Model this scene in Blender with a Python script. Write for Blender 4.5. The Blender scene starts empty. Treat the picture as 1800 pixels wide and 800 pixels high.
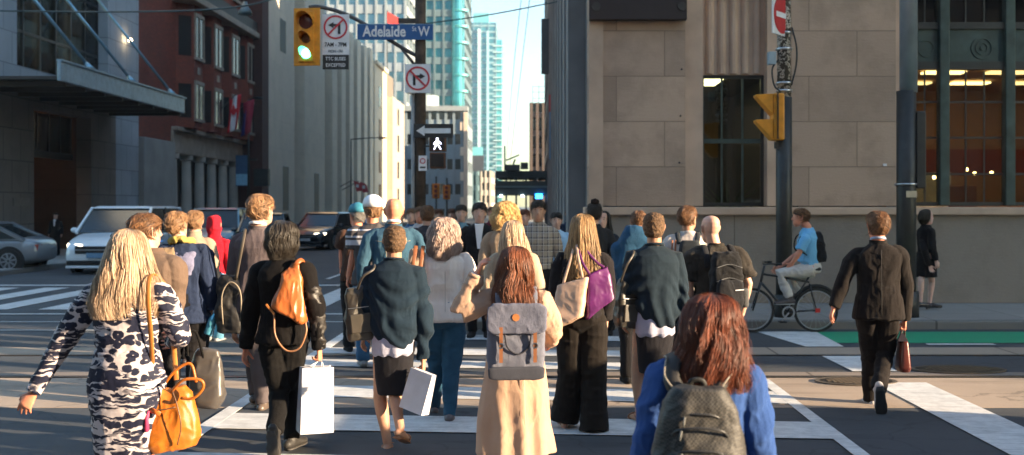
import bpy, math, random
import numpy as np
from mathutils import Vector, Matrix
R = math.radians
random.seed(7)
rng = np.random.default_rng(7)
scene = bpy.context.scene
COL = scene.collection
CAMH = 1.85; VPX = 945.0; HOR = 363.0; FP = 1800.0

def W(px, py, D):
    """a point at distance D that was measured in the photograph"""
    return Vector(((px-VPX)/FP*D, D, CAMH-(py-HOR)/FP*D))

# ------------------------------------------------------------------ materials
def srgb(r, g, b):
    f = lambda c: (c/255/12.92) if c/255 <= .04045 else ((c/255+.055)/1.055)**2.4
    return (f(r), f(g), f(b))
class NT:
    def __init__(s, name):
        s.m = bpy.data.materials.new(name); s.m.use_nodes = True
        s.t = s.m.node_tree; s.t.nodes.clear()
        s.out = s.n('ShaderNodeOutputMaterial')
    def n(s, typ, **kw):
        nd = s.t.nodes.new(typ)
        for k, v in kw.items():
            if k in nd.inputs: 
                nd.inputs[k].default_value = v
            else: setattr(nd, k, v)
        return nd
    def l(s, a, b): s.t.links.new(a, b)
    def coord(s, scale=(1,1,1), gen='Object', rot=(0,0,0)):
        c = s.n('ShaderNodeTexCoord'); m = s.n('ShaderNodeMapping')
        m.inputs['Scale'].default_value = scale; m.inputs['Rotation'].default_value = rot
        s.l(c.outputs[gen], m.inputs['Vector']); return m.outputs['Vector']
    def noise(s, vec, scale, detail=4, rough=.55, dist=0):
        nd = s.n('ShaderNodeTexNoise'); nd.inputs['Scale'].default_value = scale
        nd.inputs['Detail'].default_value = detail; nd.inputs['Roughness'].default_value = rough
        nd.inputs['Distortion'].default_value = dist
        s.l(vec, nd.inputs['Vector']); return nd.outputs['Fac']
    def ramp(s, fac, stops, interp='LINEAR'):
        r = s.n('ShaderNodeValToRGB'); cr = r.color_ramp; cr.interpolation = interp
        while len(cr.elements) < len(stops): cr.elements.new(.5)
        for e, (p, c) in zip(cr.elements, stops):
            e.position = p; e.color = (c[0], c[1], c[2], 1) if hasattr(c, '__len__') else (c, c, c, 1)
        s.l(fac, r.inputs['Fac']); return r.outputs['Color']
    def mix(s, fac, a, b, mode='MIX'):
        m = s.n('ShaderNodeMix'); m.data_type = 'RGBA'; m.blend_type = mode
        for sock, v in ((m.inputs[0], fac), (m.inputs[6], a), (m.inputs[7], b)):
            if hasattr(v, 'is_linked') or isinstance(v, bpy.types.NodeSocket): s.l(v, sock)
            elif hasattr(v, '__len__'): sock.default_value = (v[0], v[1], v[2], 1)
            else: sock.default_value = v
        return m.outputs[2]
    def math(s, op, a, b=0.0):
        m = s.n('ShaderNodeMath'); m.operation = op
        for sock, v in ((m.inputs[0], a), (m.inputs[1], b)):
            if isinstance(v, bpy.types.NodeSocket): s.l(v, sock)
            else: sock.default_value = v
        return m.outputs[0]
    def bump(s, h, strength=.3, dist=.01):
        b = s.n('ShaderNodeBump'); b.inputs['Strength'].default_value = strength
        b.inputs['Distance'].default_value = dist; s.l(h, b.inputs['Height']); return b.outputs['Normal']
    def princ(s, color, rough=.7, metal=0, spec=.5, normal=None, sheen=0, trans=0, emit=None, es=0, alpha=None, sub=0, coat=0):
        p = s.n('ShaderNodeBsdfPrincipled')
        for nm, v in (('Base Color', color), ('Roughness', rough)):
            if isinstance(v, bpy.types.NodeSocket): s.l(v, p.inputs[nm])
            elif hasattr(v, '__len__'): p.inputs[nm].default_value = (*v[:3], 1)
            else: p.inputs[nm].default_value = v
        p.inputs['Metallic'].default_value = metal; p.inputs['Specular IOR Level'].default_value = spec
        p.inputs['Sheen Weight'].default_value = sheen; p.inputs['Transmission Weight'].default_value = trans
        p.inputs['Coat Weight'].default_value = coat
        if sub:
            p.inputs['Subsurface Weight'].default_value = sub; p.inputs['Subsurface Scale'].default_value = .02
            p.inputs['Subsurface Radius'].default_value = (1, .35, .2)
        if emit is not None:
            p.inputs['Emission Color'].default_value = (*emit, 1); p.inputs['Emission Strength'].default_value = es
        if normal is not None: s.l(normal, p.inputs['Normal'])
        s.l(p.outputs[0], s.out.inputs['Surface']); return p
_M = {}
def memo(f):
    def g(*a, **k):
        key = (f.__name__, a, tuple(sorted(k.items())))
        if key not in _M: _M[key] = f(*a, **k)
        return _M[key]
    return g
def sc3(c, f): return tuple(min(1, x*f) for x in c)
@memo
def plain(c, rough=.6, metal=0, var=.12, scale=6.0, bumpv=.15, bscale=60.0, coat=0, spec=.5):
    t = NT('surface'); v = t.coord()
    n = t.noise(v, scale, 5)
    col = t.ramp(n, [(.3, sc3(c, 1-var)), (.7, sc3(c, 1+var))])
    nb = t.noise(v, bscale, 3)
    t.princ(col, rough, metal, spec, t.bump(nb, bumpv, .004), coat=coat); return t.m
@memo
def cloth(c, var=.18, rough=.9, weave=420.0, sheen=.12, big=5.0):
    t = NT('fabric'); v = t.coord()
    n = t.noise(v, big, 6, .6); n2 = t.noise(v, weave, 2)
    f = t.mix(.3, n, n2)
    col = t.ramp(f, [(.3, sc3(c, 1-var)), (.7, sc3(c, 1+var))])
    nb = t.noise(t.coord((1, 1, .45)), 38, 4, .65)
    h = t.mix(.35, nb, n2)
    t.princ(col, rough, 0, .15, t.bump(h, .6, .010), sheen=sheen*.25); return t.m
@memo
def leather(c, rough=.42):
    t = NT('leather'); v = t.coord()
    n = t.noise(v, 9, 5); col = t.ramp(n, [(.3, sc3(c, .8)), (.7, sc3(c, 1.2))])
    vo = t.n('ShaderNodeTexVoronoi'); vo.inputs['Scale'].default_value = 220; t.l(v, vo.inputs['Vector'])
    t.princ(col, rough, 0, .5, t.bump(vo.outputs['Distance'], .2, .002)); return t.m
@memo
def skin(c):
    t = NT('skin'); v = t.coord()
    n = t.noise(v, 14, 4); col = t.ramp(n, [(.3, sc3(c, .88)), (.7, (min(1, c[0]*1.12), c[1]*1.05, c[2]*1.03))])
    t.princ(col, .5, 0, .4, t.bump(t.noise(v, 180, 2), .12, .002), sub=.12); return t.m
@memo
def hairmat(dark, light, rough=.42):
    t = NT('hair'); a = t.n('ShaderNodeAttribute'); a.attribute_name = 'tint'
    v = t.coord((60, 60, 5)); n = t.noise(v, 4, 3)
    f = t.mix(.4, a.outputs['Fac'], n)
    col = t.ramp(f, [(.15, dark), (.85, light)])
    p = t.princ(col, rough, 0, .35, None); return t.m
@memo
def glass(tint=(.5, .6, .6), refl=.14, rough=.03):
    t = NT('window_glass')
    tr = t.n('ShaderNodeBsdfTransparent'); tr.inputs[0].default_value = (*tint, 1)
    gl = t.n('ShaderNodeBsdfGlossy'); gl.inputs['Roughness'].default_value = rough
    fr = t.n('ShaderNodeFresnel'); fr.inputs['IOR'].default_value = 1.5
    f = t.math('MAXIMUM', fr.outputs[0], refl)
    mx = t.n('ShaderNodeMixShader'); t.l(f, mx.inputs[0]); t.l(tr.outputs[0], mx.inputs[1]); t.l(gl.outputs[0], mx.inputs[2])
    t.l(mx.outputs[0], t.out.inputs['Surface']); return t.m
@memo
def mirror_glass(c, rough=.08, wav=.02):
    t = NT('coated_glass'); v = t.coord()
    n = t.noise(v, .35, 3)
    col = t.ramp(n, [(.35, sc3(c, .75)), (.65, sc3(c, 1.25))])
    t.princ(col, rough, .55, .8, t.bump(t.noise(v, .8, 2), wav, .3)); return t.m
@memo
def emis(c, s):
    t = NT('lit'); e = t.n('ShaderNodeEmission'); e.inputs[0].default_value = (*c, 1); e.inputs[1].default_value = s
    t.l(e.outputs[0], t.out.inputs['Surface']); return t.m

# ------------------------------------------------------------------ mesh builder
def catmull(pts, n):
    P = [Vector(p) for p in pts]
    if len(P) < 3: return [P[0].lerp(P[-1], i/n) for i in range(n+1)]
    P = [P[0]*2-P[1]] + P + [P[-1]*2-P[-2]]
    out = []; segs = len(P)-3
    for i in range(n+1):
        u = i/n*segs; k = min(int(u), segs-1); t = u-k
        a, b, c, d = P[k:k+4]
        out.append(.5*((2*b)+(c-a)*t+(2*a-5*b+4*c-d)*t*t+(3*b-a-3*c+d)*t**3))
    return out
class MB:
    def __init__(s): s.v = []; s.f = []; s.att = []
    def add(s, vs, fs):
        o = len(s.v); s.v += [tuple(p) for p in vs]; s.f += [tuple(i+o for i in f) for f in fs]; return s
    def box(s, x0, x1, y0, y1, z0, z1):
        v = [(x, y, z) for z in (z0, z1) for y in (y0, y1) for x in (x0, x1)]
        return s.add(v, [(0,2,3,1),(4,5,7,6),(0,1,5,4),(2,6,7,3),(0,4,6,2),(1,3,7,5)])
    def hexa(s, b, t):
        """b, t: four bottom and four top corners in turn (counter-clockwise from above)"""
        return s.add(list(b)+list(t), [(3,2,1,0),(4,5,6,7),(0,1,5,4),(1,2,6,5),(2,3,7,6),(3,0,4,7)])
    def bar(s, a, b, w, h=None, up=(0,0,1)):
        a = Vector(a); b = Vector(b); h = h or w; d = (b-a).normalized(); u = Vector(up)
        if abs(d.dot(u)) > .95: u = Vector((0,1,0))
        x = d.cross(u).normalized()*w/2; y = x.cross(d).normalized()*h/2
        q = [-x-y, x-y, x+y, -x+y]
        return s.add([a+p for p in q]+[b+p for p in q], [(0,1,2,3),(7,6,5,4),(0,4,5,1),(1,5,6,2),(2,6,7,3),(3,7,4,0)])
    def prism(s, poly, a, b, axis='y'):
        n = len(poly)
        def P(u, v, w): return {'y': (u, w, v), 'x': (w, u, v), 'z': (u, v, w)}[axis]
        v = [P(p[0], p[1], a) for p in poly]+[P(p[0], p[1], b) for p in poly]
        return s.add(v, [tuple(range(n)), tuple(range(2*n-1, n-1, -1))]+[(i, i+n, (i+1)%n+n, (i+1)%n) for i in range(n)])
    def rings(s, rings, cap=True):
        n = len(rings[0]); v = [p for r in rings for p in r]; f = []
        for k in range(len(rings)-1):
            for i in range(n):
                f.append((k*n+i, k*n+(i+1)%n, (k+1)*n+(i+1)%n, (k+1)*n+i))
        if cap: f.append(tuple(range(n-1, -1, -1))); f.append(tuple((len(rings)-1)*n+i for i in range(n)))
        return s.add(v, f)
    def tube(s, pts, rad, n=10, ref=(0,1,0), round_ends=False, cap=True):
        """rad: number, or list of r or (r1, r2) per point; r1 lies along d x ref"""
        P = [Vector(p) for p in pts]; m = len(P)
        if not hasattr(rad, '__len__'): rad = [rad]*m
        rad = [r if hasattr(r, '__len__') else (r, r) for r in rad]
        rs = []; ref = Vector(ref); px = None
        for i in range(m):
            d = (P[min(i+1, m-1)]-P[max(i-1, 0)])
            d = d.normalized() if d.length > 1e-9 else Vector((0,0,1))
            if px is None:
                x = d.cross(ref)
                if x.length < .15: x = d.cross(Vector((1,0,0.1)))
                x.normalize()
            else: x = (px-d*px.dot(d)).normalized()
            px = x; y = d.cross(x).normalized()
            rs.append((P[i], x, y, rad[i], d))
        R_ = []
        def ring(c, x, y, r, sc, off): return [c+off+x*math.cos(2*math.pi*k/n)*r[0]*sc+y*math.sin(2*math.pi*k/n)*r[1]*sc for k in range(n)]
        if round_ends:
            c, x, y, r, d = rs[0]
            for a in (.25, .7): R_.append(ring(c, x, y, r, math.sin(a*math.pi/2), -d*min(r)*math.cos(a*math.pi/2)))
        for c, x, y, r, d in rs: R_.append(ring(c, x, y, r, 1, Vector((0,0,0))))
        if round_ends:
            c, x, y, r, d = rs[-1]
            for a in (.7, .25): R_.append(ring(c, x, y, r, math.sin(a*math.pi/2), d*min(r)*math.cos(a*math.pi/2)))
        return s.rings(R_, cap)
    def stack(s, rows, n=20, power=2.0):
        """horizontal rings: (z, rx, ry, cx, cy)"""
        R_ = []
        for z, rx, ry, cx, cy in rows:
            r = []
            for k in range(n):
                a = 2*math.pi*k/n; c, q = math.cos(a), math.sin(a)
                r.append((cx+rx*math.copysign(abs(c)**(2/power), c), cy+ry*math.copysign(abs(q)**(2/power), q), z))
            R_.append(r)
        return s.rings(R_)
    def ball(s, c, r, n=12, m=8):
        r = r if hasattr(r, '__len__') else (r, r, r)
        rows = []
        for i in range(m):
            a = -math.pi/2+math.pi*(i+.35)/(m-.3)
            rows.append((c[2]+r[2]*math.sin(a), r[0]*math.cos(a), r[1]*math.cos(a), c[0], c[1]))
        return s.stack(rows, n)
    def cyl(s, c, r, h, axis='z', n=20, r2=None):
        c = Vector(c); a = {'x': Vector((1,0,0)), 'y': Vector((0,1,0)), 'z': Vector((0,0,1))}[axis]
        ref = (0,0,1) if axis != 'z' else (0,1,0)
        return s.tube([c, c+a*h], [r, r2 if r2 is not None else r], n, ref)
    def disc_ring(s, c, r0, r1, h, axis='y', n=32):
        """flat ring, thickness h along the axis"""
        def P(a, r, w):
            u, v = r*math.cos(a), r*math.sin(a)
            return {'y': (c[0]+u, c[1]+w, c[2]+v), 'x': (c[0]+w, c[1]+u, c[2]+v), 'z': (c[0]+u, c[1]+v, c[2]+w)}[axis]
        v = []; f = []
        for k in range(n):
            a = 2*math.pi*k/n; v += [P(a, r0, 0), P(a, r1, 0), P(a, r1, h), P(a, r0, h)]
        for k in range(n):
            b = 4*k; c_ = 4*((k+1) % n)
            for i in range(4): f.append((b+i, b+(i+1) % 4, c_+(i+1) % 4, c_+i))
        return s.add(v, f)
    def xf(s, M, start=0):
        for i in range(start, len(s.v)): s.v[i] = tuple(M @ Vector(s.v[i]))
        return s
    def mesh(s, name='mesh', smooth=False):
        me = bpy.data.meshes.new(name); me.from_pydata(s.v, [], s.f); me.validate(clean_customdata=False)
        if smooth: me.polygons.foreach_set('use_smooth', [True]*len(me.polygons))
        return me
    def build(s, name, m, parent=None, smooth=False, bevel=0, seg=2, fixn=True):
        import bmesh
        me = s.mesh(name, smooth)
        if fixn:
            bm = bmesh.new(); bm.from_mesh(me); bmesh.ops.recalc_face_normals(bm, faces=bm.faces); bm.to_mesh(me); bm.free()
        if smooth: me.polygons.foreach_set('use_smooth', [True]*len(me.polygons))
        o = bpy.data.objects.new(name, me); COL.objects.link(o); me.materials.append(m)
        if parent: o.parent = parent
        if bevel:
            b = o.modifiers.new('bevel', 'BEVEL'); b.width = bevel; b.segments = seg; b.limit_method = 'ANGLE'; b.angle_limit = R(40)
        if smooth == 'auto' or (smooth and bevel):
            me.set_sharp_from_angle(angle=R(40))
        return o
def tag(o, label=None, cat=None, group=None, kind=None):
    if label: o['label'] = label
    if cat: o['category'] = cat
    if group: o['group'] = group
    if kind: o['kind'] = kind
    return o
def empty(name, loc=(0,0,0), rz=0, label=None, cat=None, group=None):
    o = bpy.data.objects.new(name, None); COL.objects.link(o); o.location = loc; o.rotation_euler = (0, 0, rz)
    o.empty_display_size = .1
    return tag(o, label, cat, group)
def text(name, body, size, loc, m, parent=None, rot=(R(90), 0, 0), ext=.002, sx=1.0, align='CENTER', bold=0):
    c = bpy.data.curves.new(name, 'FONT'); c.body = body; c.size = size; c.extrude = ext; c.offset = bold
    c.align_x = align; c.align_y = 'CENTER'; c.resolution_u = 3
    o0 = bpy.data.objects.new('t', c); COL.objects.link(o0)
    dg = bpy.context.evaluated_depsgraph_get(); me = bpy.data.meshes.new_from_object(o0.evaluated_get(dg))
    bpy.data.objects.remove(o0)
    o = bpy.data.objects.new(name, me); COL.objects.link(o); me.materials.clear(); me.materials.append(m)
    o.location = loc; o.rotation_euler = rot; o.scale = (sx, 1, 1)
    if parent: o.parent = parent
    return o

# ------------------------------------------------------------------ numpy noise, remesh
def vnoise(p, seed=0):
    p = np.asarray(p, dtype=np.float64); i = np.floor(p).astype(np.int64); f = p-i; f = f*f*(3-2*f)
    def h(x, y, z):
        n = (x*374761393+y*668265263+z*2147483647+seed*1274126177) & 0xffffffff
        n = ((n ^ (n >> 13))*1274126177) & 0xffffffff
        n = (n ^ (n >> 16)) & 0xffffffff
        return n/0xffffffff*2-1
    x, y, z = i[:, 0], i[:, 1], i[:, 2]; fx, fy, fz = f[:, 0], f[:, 1], f[:, 2]
    r = 0
    for dx in (0, 1):
        for dy in (0, 1):
            for dz in (0, 1):
                r = r+h(x+dx, y+dy, z+dz)*(fx if dx else 1-fx)*(fy if dy else 1-fy)*(fz if dz else 1-fz)
    return r
def folds(amp=.007, scale=(7, 7, 4), seed=0, sharp=True):
    amp = amp*1.45
    def f(co, no):
        w = np.stack([vnoise(co*3+k*17, seed+k) for k in range(3)], 1)*.12
        q = (co+w)*np.array(scale)
        a = vnoise(q, seed); b = vnoise(q*2.1, seed+5)
        r = (1-np.abs(a)*2) if sharp else a
        c2 = 1-np.abs(vnoise(q*3.7+5, seed+9))*2
        return no*((r*amp+b*amp*.5+c2*amp*.22)[:, None])
    return f
def drape(amp=.008, lam=.085, bend=2.2, zlo=.6, zhi=1.3, seed=0):
    """uneven U shaped and slanting folds hanging across the back"""
    g = folds(.005, (6, 6, 4), seed)
    def f(co, no):
        x, z = co[:, 0], co[:, 2]
        ph = (z-bend*(x-.03)**2+.55*x)/lam+1.5*vnoise(co*2.6, seed)
        am = np.clip(.55+.9*vnoise(co*np.array([4, 4, 3]), seed+3), .05, 1.3)
        m = np.clip((zhi-z)/.3, 0, 1)*np.clip((z-zlo)/.1, 0, 1)*am
        s = np.sin(ph*2*math.pi); s = np.sign(s)*np.abs(s)**.8
        ph2 = (x*1.0+.35*z)/.13+1.2*vnoise(co*3, seed+8)
        return no*((s*amp*m+np.sin(ph2*2*math.pi)*amp*.5*np.clip((1.25-z)/.3, 0, 1))[:, None])+g(co, no)
    return f
def pleats(amp=.01, n=14, z0=1.0, z1=.3):
    g = folds(.004, (6, 6, 2.5), 3)
    def f(co, no):
        a = np.arctan2(co[:, 1], co[:, 0]); m = np.clip((z0-co[:, 2])/(z0-z1), 0, 1)
        return no*((np.sin(a*n+1.5*vnoise(co*2, 3))*amp*m)[:, None])+g(co, no)
    return f
def remeshed(mb, voxel, smooth=2, disp=None, name='mesh'):
    me = mb.mesh('tmp'); o = bpy.data.objects.new('tmp', me); COL.objects.link(o)
    r = o.modifiers.new('r', 'REMESH'); r.mode = 'VOXEL'; r.voxel_size = voxel; r.use_smooth_shade = True
    if smooth:
        q = o.modifiers.new('s', 'SMOOTH'); q.factor = .5; q.iterations = smooth
    dg = bpy.context.evaluated_depsgraph_get()
    me2 = bpy.data.meshes.new_from_object(o.evaluated_get(dg)); bpy.data.objects.remove(o); bpy.data.meshes.remove(me)
    me2.name = name
    if disp:
        n = len(me2.vertices); co = np.empty(n*3, dtype=np.float32); me2.vertices.foreach_get('co', co); co = co.reshape(-1, 3).astype(np.float64)
        no = np.empty(n*3, dtype=np.float32); me2.vertices.foreach_get('normal', no); no = no.reshape(-1, 3).astype(np.float64)
        for d in (disp if isinstance(disp, (list, tuple)) else [disp]): co = co+d(co, no)
        me2.vertices.foreach_set('co', co.astype(np.float32).ravel()); me2.update()
    me2.polygons.foreach_set('use_smooth', [True]*len(me2.polygons))
    return me2
# ------------------------------------------------------------------ people
SK = {'light': (.56, .33, .24), 'pale': (.66, .42, .33), 'tan': (.42, .235, .15), 'dark': (.13, .066, .04), 'ruddy': (.62, .25, .15)}
HC = {'blonde': ((.17, .09, .045), (.74, .54, .36)), 'gold': ((.33, .17, .05), (.85, .58, .25)), 'brown': ((.022, .010, .005), (.30, .145, .065)),
      'auburn': ((.03, .010, .006), (.24, .065, .03)), 'black': ((.008, .006, .005), (.05, .04, .03)), 'chestnut': ((.035, .012, .007), (.26, .085, .035)),
      'greyblonde': ((.16, .095, .07), (.66, .50, .42)), 'lightbrown': ((.05, .024, .012), (.50, .28, .14)), 'afro': ((.018, .010, .006), (.16, .09, .045)),
      'ombre': ((.05, .024, .012), (.62, .38, .17)), 'grey': ((.12, .11, .10), (.4, .38, .35))}
class Ctx: pass
DEF = {'sh_l': (-.166, 0, 1.385), 'sh_r': (.166, 0, 1.385), 'el_l': (-.235, -.025, 1.12), 'el_r': (.235, -.025, 1.12),
       'wr_l': (-.25, .045, .87), 'wr_r': (.25, .045, .87), 'hip_l': (-.088, 0, .92), 'hip_r': (.088, 0, .92),
       'kn_l': (-.095, .03, .5), 'kn_r': (.095, .03, .5), 'an_l': (-.095, -.02, .085), 'an_r': (.095, -.02, .085)}
def person(label, px, top, s, rot=0, z0=0.0, wid=1.0, hs=1.08, pose={}, skincol='light', group=None, curl=.5, feet=(0, 0), grip=(), headturn=0, headshift=(0, 0), face=False, voxel=None, female=False, lpx=None):
    c = Ctx(); D = FP/s; h = CAMH-z0-(top-HOR)/s; k = h/1.75
    c.k = k; c.s = s; c.D = D; c.rot = rot; c.wid = wid; c.hs = hs
    c.loc = Vector(((px-VPX)/s, D, z0)); c.female = female
    Rm = Matrix.Rotation(-rot, 3, 'Z')
    def L(x, y, dy=0.0):
        """pixel (x, y) at depth D+dy (metres) -> canonical body coordinates"""
        return Rm @ (W(x, y, D+dy)-c.loc)/k
    c.L = L
    J = {}
    for n, p in DEF.items():
        p = Vector(p)
        if n[:2] in ('sh', 'el', 'wr'): p.x *= wid
        J[n] = p
    for n, p in pose.items():
        if n in DEF: J[n] = L(p[0], p[1], p[2] if len(p) > 2 else 0) if len(p) < 4 else Vector(p[:3])
    c.J = J
    c.vox = voxel or (.0065 if s > 170 else .009 if s > 100 else .014)/k
    hc = Vector((headshift[0], .01+headshift[1], 1.75-.115*hs)); c.hc = hc; c.headturn = headturn
    mb = MB()
    fw = .93 if female else 1.0
    mb.stack([(z, rx*wid*fw if z < 1.45 else rx, ry, 0, cy) for z, rx, ry, cy in ((.80,.08,.06,0),(.86,.145,.095,-.008),(.95,.16,.11,-.012),(1.06,.138,.096,0),(1.18,.145,.10,0),(1.3,.158,.106,-.004),(1.37,.148,.096,-.008),(1.41,.108,.078,-.008),(1.445,.078,.062,-.006),(1.485,.06,.056,0))], 20, 2.2)
    nr = .052 if female else .060
    mb.tube([(0, -.006, 1.43), (hc.x*.4, -.002, 1.49), (hc.x, hc.y-.012, hc.z-.03)], [nr*1.15, nr, nr*1.02], 14)
    # head
    q = len(mb.v)
    rows = [(-.122,.014,.016,.05),(-.112,.034,.036,.047),(-.09,.050,.060,.036),(-.06,.060,.079,.022),(-.02,.068,.09,.008),(.02,.0735,.0965,0),(.06,.072,.094,-.004),(.09,.059,.078,-.006),(.108,.036,.048,-.006),(.115,.012,.016,-.006)]
    mb.stack([(z, rx, ry, 0, cy) for z, rx, ry, cy in rows], 22)
    mb.tube([(0,.088,.022),(0,.103,-.002),(0,.112,-.028),(0,.098,-.036)], [.008,.0095,.014,.009], 8, (1,0,0), True)
    mb.tube([(-.055,.066,.03),(-.02,.087,.036),(.02,.087,.036),(.055,.066,.03)], [.006,.009,.009,.006], 8, (0,0,1), True)
    mb.tube([(-.024,.076,-.062),(0,.088,-.064),(.024,.076,-.062)], [.006,.009,.006], 8, (0,0,1), True)
    for sx in (-1, 1):
        mb.tube([(sx*.070,.004,-.032),(sx*.079,-.004,-.005),(sx*.082,-.008,.02),(sx*.074,.0,.034)], [(.006,.009),(.006,.014),(.006,.017),(.005,.010)], 8, (1,0,0), True)
    Mh = Matrix.Translation(hc) @ Matrix.Rotation(headturn, 4, 'Z') @ Matrix.Scale(hs, 4)
    c.Mh = Mh
    mb.xf(Mh, q)
    for sd in ('l', 'r'):
        sx = -1 if sd == 'l' else 1
        sh, el, wr = J['sh_'+sd], J['el_'+sd], J['wr_'+sd]
        sh2 = sh.lerp(Vector((0, 0, 1.37)), .3)
        mb.tube([sh2, sh, sh.lerp(el, .35), sh.lerp(el, .75), el, el.lerp(wr, .3), el.lerp(wr, .7), wr], [.048,.052,.047,.041,.038,.040,.032,(.029,.024)], 12, (0,1,0), True)
        fist = sd in grip
        hand(mb, wr, (wr-el).normalized(), sx, 1.35 if fist else curl, lift=pose.get('hand_'+sd))
        c.__dict__['hand_'+sd] = wr+(wr-el).normalized()*.09
        hp, kn, an = J['hip_'+sd], J['kn_'+sd], J['an_'+sd]
        mb.tube([hp+Vector((0,0,.03)), hp.lerp(kn,.25), hp.lerp(kn,.7), kn, kn.lerp(an,.28), kn.lerp(an,.7), an], [.085,.08,.062,.054,.055,.040,.036], 14, (0,1,0), True)
        pt = feet[0 if sd == 'l' else 1]
        foot_shape(mb, an, kn, pt, sx, 0)
    mb.v = [tuple(Vector(v)*k) for v in mb.v]
    me = remeshed(mb, c.vox*k, 1)
    o = bpy.data.objects.new('person', me); COL.objects.link(o); o.location = c.loc; o.rotation_euler = (0, 0, rot)
    me.materials.append(skin(SK[skincol])); tag(o, label, 'person', group)
    c.o = o; c.feet = feet
    if face:
        for sx in (-1, 1):
            c.part('eye', MB().ball((sx*.028,.0815,.012), (.011,.009,.006), 10, 6).xf(Mh), plain((.03,.02,.015), .2)) if hasattr(c, 'part') else face_bits(c, sx)
        b = MB().tube([(-.02,.086,-.064),(0,.095,-.065),(.02,.086,-.064)], [.003,.005,.003], 8, (0,0,1), True).xf(Mh)
        part(c, 'lips', b, plain((.32,.10,.08), .5), smooth=True)
        for sx in (-1, 1):
            part(c, 'eyebrow', MB().tube([(sx*.014,.0935,.036),(sx*.032,.0885,.041),(sx*.048,.076,.036)], [.002,.0035,.002], 6, (0,0,1), True).xf(Mh), plain((.03,.018,.012), .8), smooth=True)
    return c
def face_bits(c, sx):
    part(c, 'eye', MB().ball((sx*.028,.081,.016), (.011,.010,.006), 10, 6).xf(c.Mh), plain((.03,.02,.015), .2), smooth=True)
def part(c, name, mb, m, smooth=False, parent=None, voxel=None, sm=2, disp=None, bevel=0):
    """a child mesh of the person (or of parent), given in canonical body coordinates"""
    if voxel:
        me = remeshed(mb, voxel, sm, disp)
        n = len(me.vertices); co = np.empty(n*3, dtype=np.float32); me.vertices.foreach_get('co', co); me.vertices.foreach_set('co', co*c.k); me.update()
        o = bpy.data.objects.new(name, me); COL.objects.link(o); me.materials.append(m); o.parent = parent or c.o
    else:
        mb.v = [tuple(Vector(v)*c.k) for v in mb.v]
        o = mb.build(name, m, parent or c.o, smooth, bevel*c.k)
    return o
def carried(c, name, mb, m, label, cat, group=None, **kw):
    """something the person wears on the back or holds: top-level, standing where the person stands"""
    o = part(c, name, mb, m, **kw); o.parent = None
    o.location = c.loc; o.rotation_euler = (0, 0, c.rot); tag(o, label, cat, group); return o
def hand(mb, wr, d, sx, curl, lift=None):
    # palm plane: fingers spread along f (forward), palm faces inward
    inn = Vector((-sx, 0, 0)); f = d.cross(inn)*(sx)
    if f.length < .2: f = Vector((0, 1, 0))
    f.normalize()
    if f.y < 0: f = -f
    inn = (inn-d*inn.dot(d)).normalized()
    if lift: inn = Vector(lift).normalized(); inn = (inn-d*inn.dot(d)).normalized(); f = d.cross(inn).normalized(); f = f if f.y*.3+f.z > 0 else -f
    mb.tube([wr-d*.02, wr+d*.02, wr+d*.055, wr+d*.088], [(.020,.028),(.017,.034),(.016,.040),(.013,.039)], 12, tuple(f), True)
    for i, (off, ln) in enumerate(((.033, .070), (.0115, .080), (-.0105, .074), (-.031, .056))):
        p = wr+d*(.08-.004*abs(i-1))+f*off; a = .12*curl; pts = [p-d*.02, p]
        for j, fr in enumerate((.42, .33, .25)):
            a += curl*(.55+.12*i*.5); dd = d*math.cos(a)+inn*math.sin(a)+f*((1.2-i)*.07)
            p = p+dd*ln*fr; pts.append(p)
        mb.tube(pts, [.010,.0095,.0088,.008,.0065], 8, tuple(f), True)
    b = wr+d*.028+f*.026
    t1 = b+(f*.65+d*.6+inn*.3).normalized()*.036; t2 = t1+(f*.25+d*.8+inn*.55*(1+curl*.6)).normalized()*.030; t3 = t2+(d*.75+inn*.6*(1+curl)).normalized()*.024
    mb.tube([b-f*.012, b, t1, t2, t3], [.014,.0135,.0115,.0105,.008], 8, tuple(d), True)
def foot_frame(an, kn, pitch, sx):
    a = R(pitch); fwd = Vector((sx*.12, math.cos(a), -math.sin(a))).normalized(); up = Vector((0, math.sin(a), math.cos(a)))
    return fwd, up
def foot_shape(mb, an, kn, pitch, sx, grow):
    fwd, up = foot_frame(an, kn, pitch, sx); g = grow
    pts = [an-fwd*(.052+g)-up*.045, an-fwd*.02-up*.042, an+fwd*.05-up*.045, an+fwd*.12-up*.058, an+fwd*(.175)-up*.062, an+fwd*(.20+g)-up*.064]
    rad = [(.026+g,.026+g),(.034+g,.040+g),(.038+g,.034+g),(.045+g,.022+g),(.040+g,.017+g),(.022+g,.013+g)]
    mb.tube(pts, rad, 14, tuple(up), True)
    return fwd, up
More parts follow.
